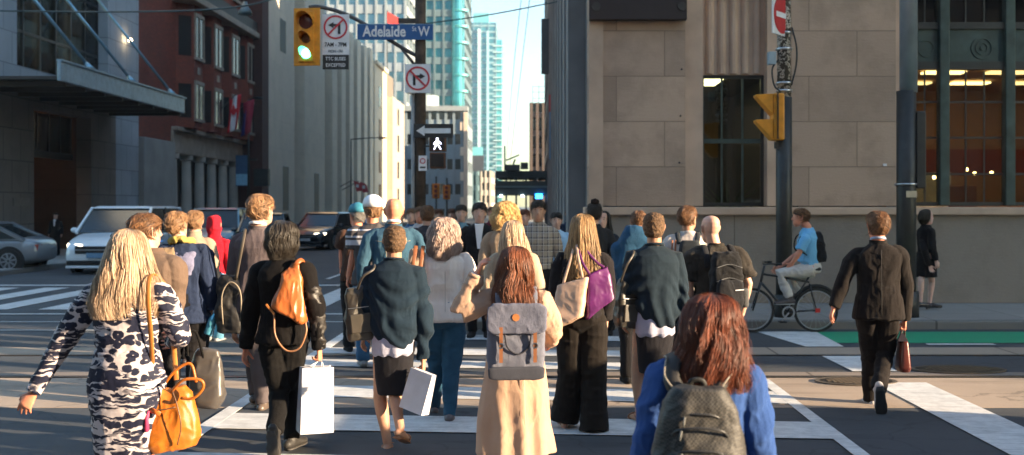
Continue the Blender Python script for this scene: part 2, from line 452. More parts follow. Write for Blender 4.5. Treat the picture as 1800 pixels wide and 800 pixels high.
def shoes(c, m, sole=None, style='shoe', socks=None, vox=.007):
    for i, sd in enumerate(('l', 'r')):
        an, kn = c.J['an_'+sd], c.J['kn_'+sd]; mb = MB(); sx = -1 if sd == 'l' else 1
        fwd, up = foot_frame(an, kn, c.feet[i], sx)
        if style == 'sandal':
            b = MB(); b.tube([an-fwd*.06-up*.083, an+fwd*.05-up*.081, an+fwd*.13-up*.083, an+fwd*.21-up*.084], [(.034,.008),(.034,.007),(.046,.007),(.03,.006)], 12, tuple(up))
            o = part(c, 'sandal', b, m, smooth=True)
            for t, r in ((-.0, .042), (.13, .05)):
                b = MB(); q = an+fwd*t-up*(.03 if t == 0 else .055)
                side = fwd.cross(up).normalized()
                ring = [q+side*math.cos(a)*r+(up if t else (up*.25+fwd*.9))*math.sin(a)*(.028 if t else .046) for a in [2*math.pi*j/14 for j in range(15)]]
                b.tube(ring, .006, 6, tuple(fwd)); part(c, 'strap', b, m, True, parent=o)
            continue
        foot_shape(mb, an, kn, c.feet[i], sx, .010)
        if style != 'heel': mb.tube([an-up*.03, an+up*.022], [.046, .047], 12, (0,1,0), True)
        o = part(c, 'shoe', mb, m, voxel=vox, sm=1)
        b = MB(); b.tube([an-fwd*.066-up*.083, an-fwd*.02-up*.083, an+fwd*.05-up*.083, an+fwd*.12-up*.084, an+fwd*.18-up*.084, an+fwd*.215-up*.084], [(.03,.012),(.042,.012),(.042,.010),(.053,.010),(.048,.010),(.026,.009)], 14, tuple(up))
        if style == 'heel': b.bar(an-fwd*.05-up*.08, an-fwd*.055-up*.125, .018)
        part(c, 'sole', b, sole or plain((.03,.03,.03), .8), smooth=True, parent=o)
TORSO = [(1.03,.168,.125,-.01),(1.12,.165,.122,-.006),(1.22,.172,.128,-.006),(1.32,.184,.134,-.008),(1.375,.176,.122,-.010),(1.415,.142,.102,-.010),(1.445,.104,.084,-.008),(1.472,.078,.07,-.004)]
def topwear(c, name, m, hem=.86, hemw=.19, hemd=.135, sleeve=1.0, fat=1.0, sl=(.068,.060,.050,.045), disp='def', voxel=None, waist=None, collar=None, seed=0, rows=None, neck=True, extra=None, low=None):
    w = c.wid*fat; mb = MB(); w2 = c.wid*(.94 if c.female else 1)*fat
    R0 = rows or ([(hem, hemw, hemd, -.01)]+([(hem+.02, hemw*1.0, hemd*1.0, -.01)])+([(.98, waist[0] if waist else (hemw+.168)/2, waist[1] if waist else (hemd+.125)/2, -.01)] if hem < .93 else [])+[r for r in TORSO if r[0] > hem+.05])
    mb.stack([(z, rx*(w2 if z < 1.45 else 1), ry*(1 if z > 1.4 else fat), 0, cy) for z, rx, ry, cy in [(r[0], r[1], r[2], r[-1]) for r in R0]], 26, 2.3)
    for sd in ('l', 'r'):
        sh, el, wr = c.J['sh_'+sd], c.J['el_'+sd], c.J['wr_'+sd]
        sh2 = sh.lerp(Vector((0, 0, 1.39)), .35)
        pts = [sh2, sh+Vector((0,0,-.004)), sh.lerp(el, .35), sh.lerp(el, .72)]; rad = [sl[0]*.85, sl[0]*.96, sl[0], sl[0]*.95]
        if sleeve >= .55:
            pts += [el, el.lerp(wr, .35), el.lerp(wr, .7)]; rad += [sl[1], (sl[1]+sl[2])/2, sl[2]]
            pts += [wr.lerp(el, .02)]; rad += [sl[3]]
        elif sleeve > 0: pts = pts[:3]+[sh.lerp(el, .8)]; rad = [sl[0]*.85, sl[0], sl[0]*1.02, sl[0]*1.08]
        if sleeve > 0:
            pts[0] = sh.lerp(Vector((0, 0, 1.415)), .55); pts.insert(1, sh.lerp(Vector((0, 0, 1.40)), .12)+Vector((0, 0, -.002))); rad.insert(1, sl[0]*.84); rad[0] = sl[0]*.62
            pts[2] = sh.lerp(el, .10); N_ = 22; PP = catmull(pts, N_); RR = np.interp(np.linspace(0, len(pts)-1, N_+1), range(len(pts)), rad); mb.tube(PP, list(RR), 14, (0,1,0))
    if neck: mb.tube([(0,-.006,1.46),(0,-.006,1.485)], [.074,.070], 16)
    if extra: extra(mb)
    if disp == 'def': disp = folds(.008, (8, 8, 4.5), seed)
    o = part(c, name, mb, m, voxel=voxel or max(.007, c.vox*1.1), sm=2, disp=disp)
    if c.s > 180 and sleeve >= 1:
        for sd in ('l', 'r'):
            wr, el = c.J['wr_'+sd], c.J['el_'+sd]
            b = MB().tube([wr.lerp(el, .10), wr.lerp(el, .015)], [sl[3]+.0065, sl[3]+.0055], 18, (0,1,0)); part(c, 'cuff', b, m, True, parent=o)
        q_ = [(hemw*w2*math.cos(a)*1.02, -.01+hemd*fat*math.sin(a)*1.03, hem+.012) for a in [2*math.pi*j/30 for j in range(31)]]
        if hem < .9: part(c, 'hem', MB().tube(q_, [(.004,.010)]*31, 8, (0,0,1)), m, True, parent=o)
    if collar:
        b = MB(); cm, ht = collar[0], collar[1]; rr = collar[2] if len(collar) > 2 else .068
        ring = []
        for i in range(3):
            z = 1.470+ht*(0, .85, 1)[i]; r = rr+(.006, 0, .004)[i]
            ring.append([(r*math.cos(a)*1.0, -.008+r*math.sin(a)*.98, z-.028*max(0, math.sin(a))) for a in [2*math.pi*j/24 for j in range(24)]])
        inner = [[(x*.90, -.008+(y+.008)*.90, z) for x, y, z in r] for r in ring[::-1]]
        b.rings(ring+inner, cap=False); part(c, 'collar', b, cm, smooth=True, parent=o)
    return o
def seam(c, parent, m, pts, r=.0022):
    part(c, 'seam', MB().tube(catmull(pts, 14), r, 5, (1,0,0)), m, True, parent=parent)
def trousers(c, m, name='trousers', r=(.108,.078,.066,.062), length=1.0, seed=2, voxel=None, top=1.03):
    mb = MB()
    mb.stack([(z, rx*c.wid, ry, 0, cy) for z, rx, ry, cy in ((.80,.12,.09,0),(.86,.165,.115,-.012),(.93,.174,.125,-.016),(top,.152,.112,-.006))], 22, 2.3)
    for sd in ('l', 'r'):
        hp, kn, an = c.J['hip_'+sd], c.J['kn_'+sd], c.J['an_'+sd]
        end = kn.lerp(an, length*1.0)+Vector((0, 0, .0 if length < .99 else -.012))
        mb.tube([hp+Vector((0,0,.02)), hp.lerp(kn,.3), hp.lerp(kn,.7), kn, kn.lerp(end,.5), end], [r[0]*.95, r[0], (r[0]+r[1])/2, r[1], r[2], r[3]], 16, (0,1,0))
    def kf(co, no):
        f = vnoise(co*np.array([9,9,16]), seed); return no*((1-np.abs(f)*2)*.006)[:, None]
    return part(c, name, mb, m, voxel=voxel or max(.007, c.vox*1.1), sm=2, disp=[kf, folds(.005,(6,6,3),seed)])
def skirt(c, m, top=1.04, hem=.5, w=(.15,.19,.185), name='skirt', disp=None, d=.75, cx=0):
    mb = MB(); n = 7
    rows = [(top, w[0], w[0]*d, 0, -.01)]
    for i in range(1, n+1):
        t = i/n; r = (w[0]+(w[1]-w[0])*min(1, t*3)) if t < .33 else w[1]+(w[2]-w[1])*(t-.33)/.67
        rows.append((top+(hem-top)*t, r, r*d, cx*t, -.01))
    rows = [(z, rx*c.wid, ry, x, y) for z, rx, ry, x, y in rows]
    mb.stack(rows[::-1], 26, 2.2)
    return part(c, name, mb, m, voxel=max(.007, c.vox*1.1), sm=1, disp=disp or folds(.006, (7,7,2.2), 4))
def attr_tint(me, tint):
    a = me.attributes.new('tint', 'FLOAT', 'POINT'); a.data.foreach_set('value', np.asarray(tint, dtype=np.float32))
def hair(c, color, rows, umax=(125, 100), n=500, wave=.0, wfreq=3.0, jitter=.010, rad=.0032, short=None, shell=True, clumps=40, lift=.0, seed=1, part_x=0.0, shell_in=.93, curl=0.0, name='hair', shellnoise=.004):
    """rows from crown to tips in head units: (z, rx, ry_back, cy); strands run down the rows, u is the angle from straight back"""
    rg = np.random.default_rng(seed); rows = np.array(rows, dtype=float); m = hairmat(*HC[color])
    d = np.r_[0, np.cumsum(np.hypot(np.diff(rows[:, 0]), np.diff(rows[:, 2])))]; V = d/d[-1]; Ltot = d[-1]
    UM = umax if callable(umax) else (lambda v: umax[0]+(umax[1]-umax[0])*np.clip(v, 0, 1))
    def E(u, v, k=1.0):
        z = np.interp(v, V, rows[:, 0]); rx = np.interp(v, V, rows[:, 1]); ry = np.interp(v, V, rows[:, 2]); cy = np.interp(v, V, rows[:, 3])
        return np.stack([np.sin(u)*rx*k, cy-np.cos(u)*ry*k, z], -1)
    verts = []; faces = []; tint = []
    if shell:
        nu, nv = 40, 26; base = 0
        for j in range(nv+1):
            v = j/nv*(.93 if not short else .97); um_v = math.radians(float(UM(v)))
            for i in range(nu):
                u = -math.pi+2*math.pi*i/nu; k = shell_in
                if abs(u) > um_v and v > .12: k = .80 if rows[-1][0] > -.2 else .86
                if abs(u) > um_v and v > .12: # pull inside the head
                    p = E(np.array(u), np.array(v), k); hz = p[2]
                    p = p*np.array([.84, .80, 1])
                else: p = E(np.array(u), np.array(v), k)
                nz = vnoise(np.array([[math.sin(u)*5, math.cos(u)*5, v*3]]), seed)[0]
                verts.append(p*(1+np.array([1, 1, 0])*nz*shellnoise*(2 if short else 4))); tint.append(.25+.2*nz)
        for j in range(nv):
            for i in range(nu): faces.append((j*nu+i, j*nu+(i+1) % nu, (j+1)*nu+(i+1) % nu, (j+1)*nu+i))
        faces.append(tuple(range(nu-1, -1, -1))); faces.append(tuple(nv*nu+i for i in range(nu)))
    cu = rg.uniform(-1, 1, clumps); cph = rg.uniform(0, 6.28, clumps); ct = rg.uniform(0, 1, clumps); cr = rg.uniform(-1, 1, clumps)
    tabx = np.linspace(-1, 1, 19); tabp = np.cumsum(rg.normal(0, 1.1, 19)); tabr = rg.uniform(-1, 1, 19)
    S = 14 if not short else 6
    n = int(n*2.3); rad = rad*.52
    for i in range(n):
        q = rg.integers(clumps); j = rg.normal(0, 1)
        if short:
            v0 = rg.uniform(-.05, 1-short*.6); v1 = v0+short*rg.uniform(.6, 1.3)
        else: v0 = rg.uniform(.0, .10) if rg.random() < .75 else rg.uniform(.1, .4); v1 = rg.uniform(.78, 1.05)
        vv = np.clip(np.linspace(v0, v1, S), 0, 1.04)
        ub = np.clip(cu[q]+j*1.0/clumps*3.5, -1, 1)
        um_v = np.radians(UM(vv))
        u = ub*um_v
        if short: u = rg.uniform(-1, 1)*um_v+np.linspace(0, 1, S)*rg.normal(.15, .55)
        t = np.linspace(0, 1, S)
        ph = float(np.interp(ub if np.ndim(ub) == 0 else ub, tabx, tabp))+rg.normal(0, .45)
        pts = E(u, vv, 1.0)
        env = np.clip((vv-.12)*2.5, 0, 1)
        w = wave*np.sin(vv*wfreq*6.28+ph)*env; w2 = wave*np.cos(vv*wfreq*6.28*1.1+ph*1.3)*env
        tang = np.stack([np.cos(u), np.sin(u), np.zeros(S)], -1); nor = np.stack([np.sin(u), -np.cos(u), np.zeros(S)], -1)
        loose = .3+.7*vv
        rad_off = (rg.normal(0, jitter)*.55+float(np.interp(ub, tabx, tabr))*jitter*.65)*loose*(1.7 if i % 17 == 0 else 1)+lift*t*rg.uniform(.2, 1)
        if curl: 
            w = w+curl*np.sin(t*rg.uniform(18, 26)+ph); w2 = w2+curl*np.cos(t*rg.uniform(18, 26)+ph)
        pts = pts+tang*(w[:, None])+nor*((w2+rad_off)[:, None])
        drift = rg.normal(0, .014)*(3 if i % 17 == 0 else 1); pts = pts+tang*((drift*vv**2)[:, None])
        if short: pts[:, 2] += lift*.5*t*rg.uniform(0, 1)
        o = len(verts); tt = float(np.clip(ct[q]*.3+rg.uniform(-.1, .85), 0, 1))
        rr = rad*rg.uniform(.6, 1.25)*(1.25 if short else (.55 if i % 17 == 0 else 1))
        for a in range(S):
            b = min(a+1, S-1); a0 = max(a-1, 0); dd = pts[b]-pts[a0]; dd = dd/(np.linalg.norm(dd)+1e-9)
            x = np.cross(dd, nor[a]); x = x/(np.linalg.norm(x)+1e-9); r_ = rr*(1-.75*t[a]**3)*(.5+.5*min(1, t[a]*6))
            verts.extend([pts[a]+x*r_*1.6, pts[a]+nor[a]*r_, pts[a]-x*r_*1.6]); tint.extend([tt]*3)
        for a in range(S-1):
            for e in range(3): faces.append((o+a*3+e, o+a*3+(e+1) % 3, o+a*3+3+(e+1) % 3, o+a*3+3+e))
    V_ = np.array(verts); M = np.array(c.Mh)
    V_[:, 0] += part_x*0
    V_ = (V_ @ M[:3, :3].T+M[:3, 3])*c.k
    me = bpy.data.meshes.new(name); me.from_pydata(V_.tolist(), [], faces); me.polygons.foreach_set('use_smooth', [True]*len(me.polygons))
    attr_tint(me, tint); me.materials.append(m)
    o = bpy.data.objects.new(name, me); COL.objects.link(o); o.parent = c.o; return o
CR = [(.125,.012,.012,-.004),(.118,.040,.046,-.006),(.095,.068,.084,-.008),(.06,.082,.106,-.010),(.02,.084,.112,-.010)]
def short_um(v): return np.interp(v, [0, .46, .56, .66, .78, 1], [180, 180, 118, 84, 66, 58])
def hair_short(c, color, n=420, lift=.010, seed=1, umax=None, nape=-.075, short=.30, curl=0, rad=.0034):
    umax = short_um
    rows = [(.124,.012,.012,-.004),(.117,.040,.046,-.006),(.096,.066,.082,-.008),(.06,.079,.104,-.010),(.02,.079,.106,-.010),(-.02,.073,.098,-.008),(-.05,.062,.080,-.004),(nape,.050,.062,0)]
    return hair(c, color, rows, umax, n, short=short, lift=lift, seed=seed, shell_in=.965, curl=curl, rad=rad)
def hair_afro(c, color='afro', grow=.012, seed=3):
    mb = MB(); g = grow
    mb.stack([(z, rx+g, ry+g, 0, cy-.012) for z, rx, ry, cy in ((-.075,.045,.05,-.02),(-.05,.062,.072,-.016),(-.01,.070,.084,-.012),(.03,.0735,.088,-.008),(.065,.072,.088,-.006),(.095,.060,.072,-.006),(.112,.038,.045,-.006),(.122,.014,.016,-.006))], 22)
    mb.xf(c.Mh)
    def f(co, no): return no*((vnoise(co*70, seed)*.004+vnoise(co*150, seed+1)*.003)[:, None])
    o = part(c, 'hair', mb, hairmat(*HC[color], .85), voxel=.0045, sm=1, disp=f)
    me = o.data; n = len(me.vertices); co = np.empty(n*3, dtype=np.float32); me.vertices.foreach_get('co', co); co = co.reshape(-1, 3)
    attr_tint(me, .5+.5*vnoise(co.astype(float)*120, 9)); return o
def soft_box(w, d, h, top=1.0, topd=1.0, power=4.5, n=28, sag=.0, rows=9):
    """a soft bag body, base at z = 0, centred"""
    R_ = []
    for i in range(rows):
        t = i/(rows-1); e = min(1, math.sin(min(t, 1-t)*math.pi*3.2) if min(t, 1-t) < .15 else 1)
        kx = 1+(top-1)*t; ky = 1+(topd-1)*t; bul = 1+sag*math.sin(t*math.pi)
        k = .80+.20*e
        R_.append((t*h, w/2*kx*k*bul, d/2*ky*k*bul, 0, 0))
    return MB().stack(R_, n, power)
def strap(pts, w=.03, t=.005, ref=(0,1,0), n=24): return MB().tube(catmull(pts, n), [(w/2, t)]*(n+1), 8, ref)

BLK = cloth((.006, .0055, .0055)); BLK2 = cloth((.011, .010, .011)); 
GOLD = plain((.75, .5, .2), .3, 1.0); STEEL = plain((.5, .5, .5), .3, 1.0)
WHITE = plain((.78, .77, .76), .7, var=.03)
SOLE = plain((.35, .33, .30), .8); LACE = WHITE
# ------------------------------------------------------------------ setting
def asphalt(name='asphalt', base=(.075, .072, .070), warm=0.0):
    t = NT(name); v = t.coord()
    n = t.noise(v, .55, 6, .6); n2 = t.noise(v, 45, 3, .7); n3 = t.noise(t.coord((.25, 2.2, 1)), 1.4, 5, .65)
    col = t.ramp(n, [(.3, sc3(base, .70)), (.7, sc3(base, 1.30))])
    col = t.mix(t.math('MULTIPLY', n2, .55), col, sc3(base, 1.7))
    col = t.mix(t.ramp(n3, [(.52, 0), (.68, .55)]), col, sc3(base, .52))
    vo = t.n('ShaderNodeTexVoronoi'); vo.feature = 'DISTANCE_TO_EDGE'; vo.inputs['Scale'].default_value = .55
    wv = t.n('ShaderNodeVectorMath'); wv.operation = 'MULTIPLY_ADD'; wv.inputs[1].default_value = (.9,)*3
    nz = t.n('ShaderNodeTexNoise'); nz.inputs['Scale'].default_value = 1.3; nz.inputs['Detail'].default_value = 5; t.l(v, nz.inputs['Vector']); t.l(nz.outputs['Color'], wv.inputs[0]); t.l(v, wv.inputs[2]); t.l(wv.outputs[0], vo.inputs['Vector'])
    col = t.mix(t.ramp(vo.outputs['Distance'], [(.003, .38), (.009, 0)]), col, (.018, .018, .018))
    st = t.ramp(t.noise(v, 3.3, 2, .5, .4), [(.70, 0), (.74, .5)]); col = t.mix(st, col, (.02, .02, .02))
    t.princ(col, .80, 0, .35, t.bump(t.noise(v, 110, 2), .5, .006)); return t.m
def paint(c, wear=.35, name='road_paint'):
    t = NT(name); v = t.coord()
    n = t.noise(v, 5, 8, .75); n2 = t.noise(t.coord((.6, 14, 1)), 3, 4, .7)
    f = t.ramp(t.mix(.5, n, n2), [(.42, 0), (.72, wear*2)])
    col = t.mix(f, c, (.12, .12, .12)); col = t.mix(t.math('MULTIPLY', t.noise(v, .8, 4), .25), col, sc3(c, .6))
    t.princ(col, .7, 0, .4, t.bump(t.noise(v, 90, 2), .4, .004)); return t.m
def concrete(c=(.34, .32, .29), joint=1.5, name='concrete', jd=.03):
    t = NT(name); v = t.coord(); b = t.n('ShaderNodeTexBrick'); b.offset = 0; b.inputs['Scale'].default_value = 1/joint
    b.inputs['Mortar Size'].default_value = .006; b.inputs['Brick Width'].default_value = 1; b.inputs['Row Height'].default_value = 1
    b.inputs['Color1'].default_value = (*c, 1); b.inputs['Color2'].default_value = (*sc3(c, .88), 1); b.inputs['Mortar'].default_value = (*sc3(c, .35), 1)
    t.l(v, b.inputs['Vector']); n = t.noise(v, 1.2, 6, .65)
    col = t.mix(t.math('MULTIPLY', n, .6), b.outputs['Color'], sc3(c, .55))
    t.princ(col, .85, 0, .3, t.bump(t.noise(v, 70, 3), .35, .004)); return t.m
def stuc(o): o['kind'] = 'structure'; return o
def sheet(name, x0, x1, y0, y1, z, m, th=.003):
    return stuc(MB().box(x0, x1, y0, y1, z-th, z).build(name, m))
# ground: one sheet to the horizon
b = MB(); b.box(-1500, 1500, -600, 2500, -.5, 0)
stuc(b.build('ground', asphalt('asphalt', (.050, .055, .061))))
sheet('sun_toned_road_patch', -30, 60, 9.4, 11.02, .004, asphalt('sun_toned_asphalt', (.30, .235, .18)))  # pale tan puts the band of sunlight into the asphalt colour
sheet('track_bed', -40, 60, 12.72, 13.42, .004, concrete((.42, .33, .25), 3.0, 'track_concrete'))  # concrete strip, its tan also carries a thin strip of sunlight
sheet('track_bed', -40, 60, 11.14, 11.42, .004, concrete((.24, .2, .17), 3.0, 'track_concrete'))
RAIL = plain((.10, .09, .085), .35, .8)
for y in (11.06, 12.66): sheet('streetcar_rail', -40, 60, y, y+.055, .010, RAIL, .008); sheet('rail_groove', -40, 60, y+.06, y+.10, .007, plain((.015,.014,.013), .9), .005)
sheet('green_bike_lane', 3.95, 60, 13.85, 15.05, .008, paint((.01, .33, .16), .15, 'green_paint'))
WP = paint((.74, .74, .72), .42)
def mark(x0, x1, y0, y1, z=.012, name='crosswalk_marking', m=None): return sheet(name, x0, x1, y0, y1, z, m or WP)
mark(-2.84, -2.70, -2, 15.1, .013); mark(2.34, 2.46, -2, 10.9, .013)
for i in range(-6, 5):
    y = 8.14+1.45*i
    if 10.5 < y < 12: y = 11.47
    b = MB(); b.prism([(-2.70, y+.36), (2.34, y-.03), (2.34, y+.60-.12*(y > 11)), (-2.70, y+.98-.12*(y > 11))], .009, .012, 'z'); stuc(b.build('crosswalk_marking', WP))
for y0, y1 in ((-1, 10.7), (11.45, 12.6), (13.45, 15.05)): 
    b = MB(); xs = 3.52; n = 8
    b.prism([(xs, y0), (xs+.50, y0), (xs+.54+.03*(y0 > 11), y1), (xs-.02-.28*(y0 > 13), y1)], .009, .012, 'z'); stuc(b.build('lane_marking', WP))
for x in (5.2, 7.6, 10.0): mark(x, x+.9, 13.62, 13.74, .012, 'lane_marking')
# far crosswalk over the street that leads away, and lines beyond it
for i in range(10): mark(-13.4+i*1.12, -13.4+i*1.12+.55, 18.3, 23.2)
mark(-14.2, -2.5, 23.75, 24.05, .013, 'stop_line'); mark(-14.2, -3.0, 17.45, 17.58, .013)
mark(-14.2, -3.0, 16.3, 16.36, .013); mark(-14.2, -3.2, 15.2, 15.26, .013)
for k in range(4): mark(-9.6+k*.1, -9.5+k*.1, 26+k*22, 36+k*22, .012, 'lane_marking')
for k in range(12): mark(-5.4, -5.28, 26+k*9, 29+k*9, .012, 'lane_marking')
# pavements with kerbs
SW_ = concrete((.36, .34, .31), 1.5, 'sidewalk_concrete'); KB = concrete((.22, .21, .195), 3.0, 'kerb_concrete')
def pavement(x0, x1, y0, y1, kerbs, name='sidewalk'):
    stuc(MB().box(x0, x1, y0, y1, -.3, .13).build(name, SW_))
    for k in kerbs: stuc(MB().box(*k, -.3, .128).build('kerb', KB, bevel=.02))
pavement(-2.05, 200, 15.58, 18.32, [(-2.05, 200, 15.40, 15.578)])
pavement(-2.05, 1.0, 18.322, 400, [(-2.22, -2.052, 15.40, 400)])
pavement(-60, -14.5, 22.2, 400, [(-14.498, -14.33, 22.0, 400), (-60, -14.5, 22.0, 22.198)])
sheet('pavement_dark_strip', 8.1, 9.6, 16.5, 16.9, .134, plain((.04,.04,.04), .6, .5))  # thin dark strip lying on the pavement
def manhole(x, y, r, label, ry=None, tile=False):
    e = empty('manhole_cover', (x, y, .004), 0, label, 'manhole cover')
    b = MB().cyl((0,0,.004), r, .010, n=36); b.v = [(p[0], p[1]*(ry or 1), p[2]) for p in b.v]; b.build('cover_plate', plain((.045,.04,.035), .5, .6), e)
    b = MB(); 
    for k in range(-7, 8):
        for j in range(-7, 8):
            if (k*k+j*j)*.0064 < .82*.30: b.box(k*r/8-.02, k*r/8+.02, (j*r/8)*(ry or 1)-.012, (j*r/8)*(ry or 1)+.012, .014, .019)
    b.build('raised_studs', plain((.16,.125,.09), .5, .5), e)
    b = MB().disc_ring((0,0,.003), r, r+.05, .012, 'z', 36); b.v = [(p[0], p[1]*(ry or 1), p[2]) for p in b.v]; b.build('rim', plain((.12,.10,.08), .6, .4), e)
    return e
manhole(3.35, 10.78, .38, 'studded iron manhole cover beside the near streetcar rail', .62)
manhole(4.75, 11.55, .48, 'dark oval iron cover between the two streetcar rails', .55)

# ------------------------------------------------------------------ the stone bank building on the corner
def blocks(c1, c2, w, h, name, stain=.5, offx=0, mort=.35, axis='xz', msize=.010, var=.18):
    t = NT(name); tc = t.n('ShaderNodeTexCoord'); s = t.n('ShaderNodeSeparateXYZ'); t.l(tc.outputs['Object'], s.inputs[0]); cb = t.n('ShaderNodeCombineXYZ')
    t.l(s.outputs[{'x': 0, 'y': 1}[axis[0]]], cb.inputs[0]); t.l(s.outputs[2], cb.inputs[1])
    mp = t.n('ShaderNodeMapping'); mp.inputs['Location'].default_value = (offx, -.13, 0); t.l(cb.outputs[0], mp.inputs['Vector'])
    b = t.n('ShaderNodeTexBrick'); b.inputs['Scale'].default_value = 1; b.inputs['Brick Width'].default_value = w; b.inputs['Row Height'].default_value = h
    b.inputs['Mortar Size'].default_value = msize; b.inputs['Mortar Smooth'].default_value = .3; b.offset = .5
    b.inputs['Color1'].default_value = (*c1, 1); b.inputs['Color2'].default_value = (*c2, 1); b.inputs['Mortar'].default_value = (*sc3(c1, mort), 1)
    t.l(mp.outputs[0], b.inputs['Vector']); v = tc.outputs['Object']
    n = t.noise(v, 1.1, 6, .65); n2 = t.noise(t.coord((3, 3, 14)), 2.2, 4, .6); n3 = t.noise(v, 24, 4, .7)
    col = t.mix(t.ramp(n, [(.46, 0), (.62, stain)]), b.outputs['Color'], sc3(c1, .42))
    col = t.mix(t.math('MULTIPLY', n2, .35), col, sc3(c2, 1.25)); col = t.mix(t.math('MULTIPLY', n3, .3), col, sc3(c1, .7))
    t.princ(col, .85, 0, .25, t.bump(t.mix(.35, t.mix(.5, n3, n2), b.outputs['Fac']), .8, .02)); return t.m
ST1, ST2 = (.57, .40, .285), (.37, .26, .19)
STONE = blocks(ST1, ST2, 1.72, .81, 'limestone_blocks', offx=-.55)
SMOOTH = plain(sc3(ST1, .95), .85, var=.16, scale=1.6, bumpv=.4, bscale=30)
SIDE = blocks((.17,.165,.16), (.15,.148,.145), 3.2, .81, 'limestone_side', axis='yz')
PLINTH = blocks((.29,.24,.195), (.24,.20,.165), 2.6, 1.62, 'granite_plinth', offx=.4, stain=.35)
FR = plain((.022, .021, .018), .45, var=.2); VERD = plain((.045, .068, .060), .5, .3, var=.35, scale=4)
BX0, BY = .915, 18.3; TOPZ = 21
bank = empty('stone_bank_building', (0,0,0), 0, 'brown limestone building on the corner with tall windows and granite plinth', 'building')
def X(px): return (px-VPX)/FP*BY
def Z(py): return CAMH-(py-HOR)/FP*BY
def wallbox(x0, x1, z0, z1, m=STONE, y0=BY, y1=BY+.6, name='wall', bevel=0, par=bank): return MB().box(x0, x1, y0, y1, z0, z1).build(name, m, par, bevel=bevel)
W1 = (X(1237), X(1350), Z(362), Z(128)); W2 = (X(1608), X(1608)+4.6, Z(362), 5.9)
# facade panels round the openings (each storey), stone piers stand proud
wallbox(BX0, W1[0]-.33, Z(362), 6.2); wallbox(W1[1]+.42, W2[0]-.34, Z(362), 6.2)
wallbox(W1[0]-.326, W1[0], Z(362), 6.2, SMOOTH, BY+.08); wallbox(W1[1], W1[1]+.416, Z(362), 6.2, SMOOTH, BY+.06)
wallbox(W2[0]-.336, W2[0], Z(362), 6.2, SMOOTH, BY+.08)
b = MB(); b.box(W1[0], W1[1], BY+.32, BY+.6, W1[3], 6.2)
for k in range(5): xx = W1[0]+.16+k*.215; b.cyl((xx, BY+.33, W1[3]+.02), .075, 1.95, n=10)
b.build('fluted_panel', SMOOTH, bank, smooth=False)
x_ = W2[1]
for i in range(5):                                     # further bays of the front, beyond the frame
    wallbox(x_, x_+2.6, Z(362), 6.2); wallbox(x_+2.6, x_+6.6, Z(362), 6.2, FR, BY+.4); x_ += 6.6
wallbox(BX0, x_, 6.2, 6.7, SMOOTH, BY-.12, name='cornice'); wallbox(BX0+.01, x_-.01, 6.7, TOPZ, STONE); wallbox(BX0-.1, x_, TOPZ, TOPZ+.7, SMOOTH, BY-.3, name='cornice')
wallbox(BX0-.05, x_, .1, Z(378), PLINTH, BY-.10, name='plinth'); wallbox(BX0-.08, x_, Z(378), Z(364), SMOOTH, BY-.20, name='plinth_ledge', bevel=.02)
wallbox(X(1035)+.002, X(1060), Z(364)+.002, 6.19, SMOOTH, BY-.05, BY+.1, name='corner_strip')
# the long side along the street that leads away
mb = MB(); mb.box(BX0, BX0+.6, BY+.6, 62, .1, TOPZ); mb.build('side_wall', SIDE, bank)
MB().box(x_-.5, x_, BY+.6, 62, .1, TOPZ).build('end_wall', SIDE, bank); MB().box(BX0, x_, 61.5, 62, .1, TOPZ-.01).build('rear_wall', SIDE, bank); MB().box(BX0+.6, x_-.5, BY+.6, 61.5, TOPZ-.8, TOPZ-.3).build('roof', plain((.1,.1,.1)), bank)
PILM = plain((.20,.195,.19), .85, var=.15, scale=1.5)
for k, y in enumerate((19.6, 22.4, 25.6, 29.2, 33.4, 38.4, 44.0, 50.5, 57.5)):
    MB().box(BX0-.34, BX0+.01, y, y+1.25, .12, 20).build('pilaster', PILM, bank, bevel=.02)
    if k < 8: MB().box(BX0-.02, BX0+.02, y+1.55, y+2.3, 2.2, 6.0).build('window', plain((.02,.025,.03), .1), bank)
# windows with real rooms behind
GL = glass((.55, .60, .56), .10)
def ceiling_lamp(x, y, z, w, d, par, s=5, col=(1, .80, .45)): MB().box(x-w/2, x+w/2, y-d/2, y+d/2, z-.04, z).build('ceiling_lamp', emis(col, s), par)
w = MB().box(W1[0], W1[1], BY+.34, BY+.40, W1[2], W1[2]+.06)
w.box(W1[0], W1[0]+.06, BY+.34, BY+.40, W1[2]+.06, W1[3]-.06).box(W1[1]-.06, W1[1], BY+.34, BY+.40, W1[2]+.06, W1[3]-.06).box(W1[0], W1[1], BY+.34, BY+.40, W1[3]-.06, W1[3])
wf = w.build('window_frame', FR, bank)
b = MB(); zm = Z(246); b.box(W1[0]+.06, W1[1]-.06, BY+.33, BY+.39, zm-.04, zm+.04)
for px in (1275, 1312): b.box(X(px)-.018, X(px)+.018, BY+.35, BY+.385, W1[2]+.06, zm-.04); b.box(X(px)-.018, X(px)+.018, BY+.35, BY+.385, zm+.04, W1[3]-.06)
b.build('glazing_bar', VERD, bank); MB().box(W1[0]+.05, W1[1]-.05, BY+.366, BY+.374, W1[2]+.05, W1[3]-.05).build('window_pane', GL, bank)
DARKW = plain((.055, .042, .03), .9)
def room(x0, x1, z0, z1, y0, y1, m): 
    b = MB(); b.box(x0, x1, y1, y1+.1, z0, z1).box(x0-.1, x0, y0, y1, z0, z1).box(x1, x1+.1, y0, y1, z0, z1).box(x0-.1, x1+.1, y0, y1+.1, z1, z1+.1).box(x0-.1, x1+.1, y0, y1+.1, z0-.1, z0)
    return b.build('room_interior', m, bank)
room(W1[0]-1.0, W1[1]+.6, .6, W1[3]+.25, BY+.62, BY+6.5, DARKW)
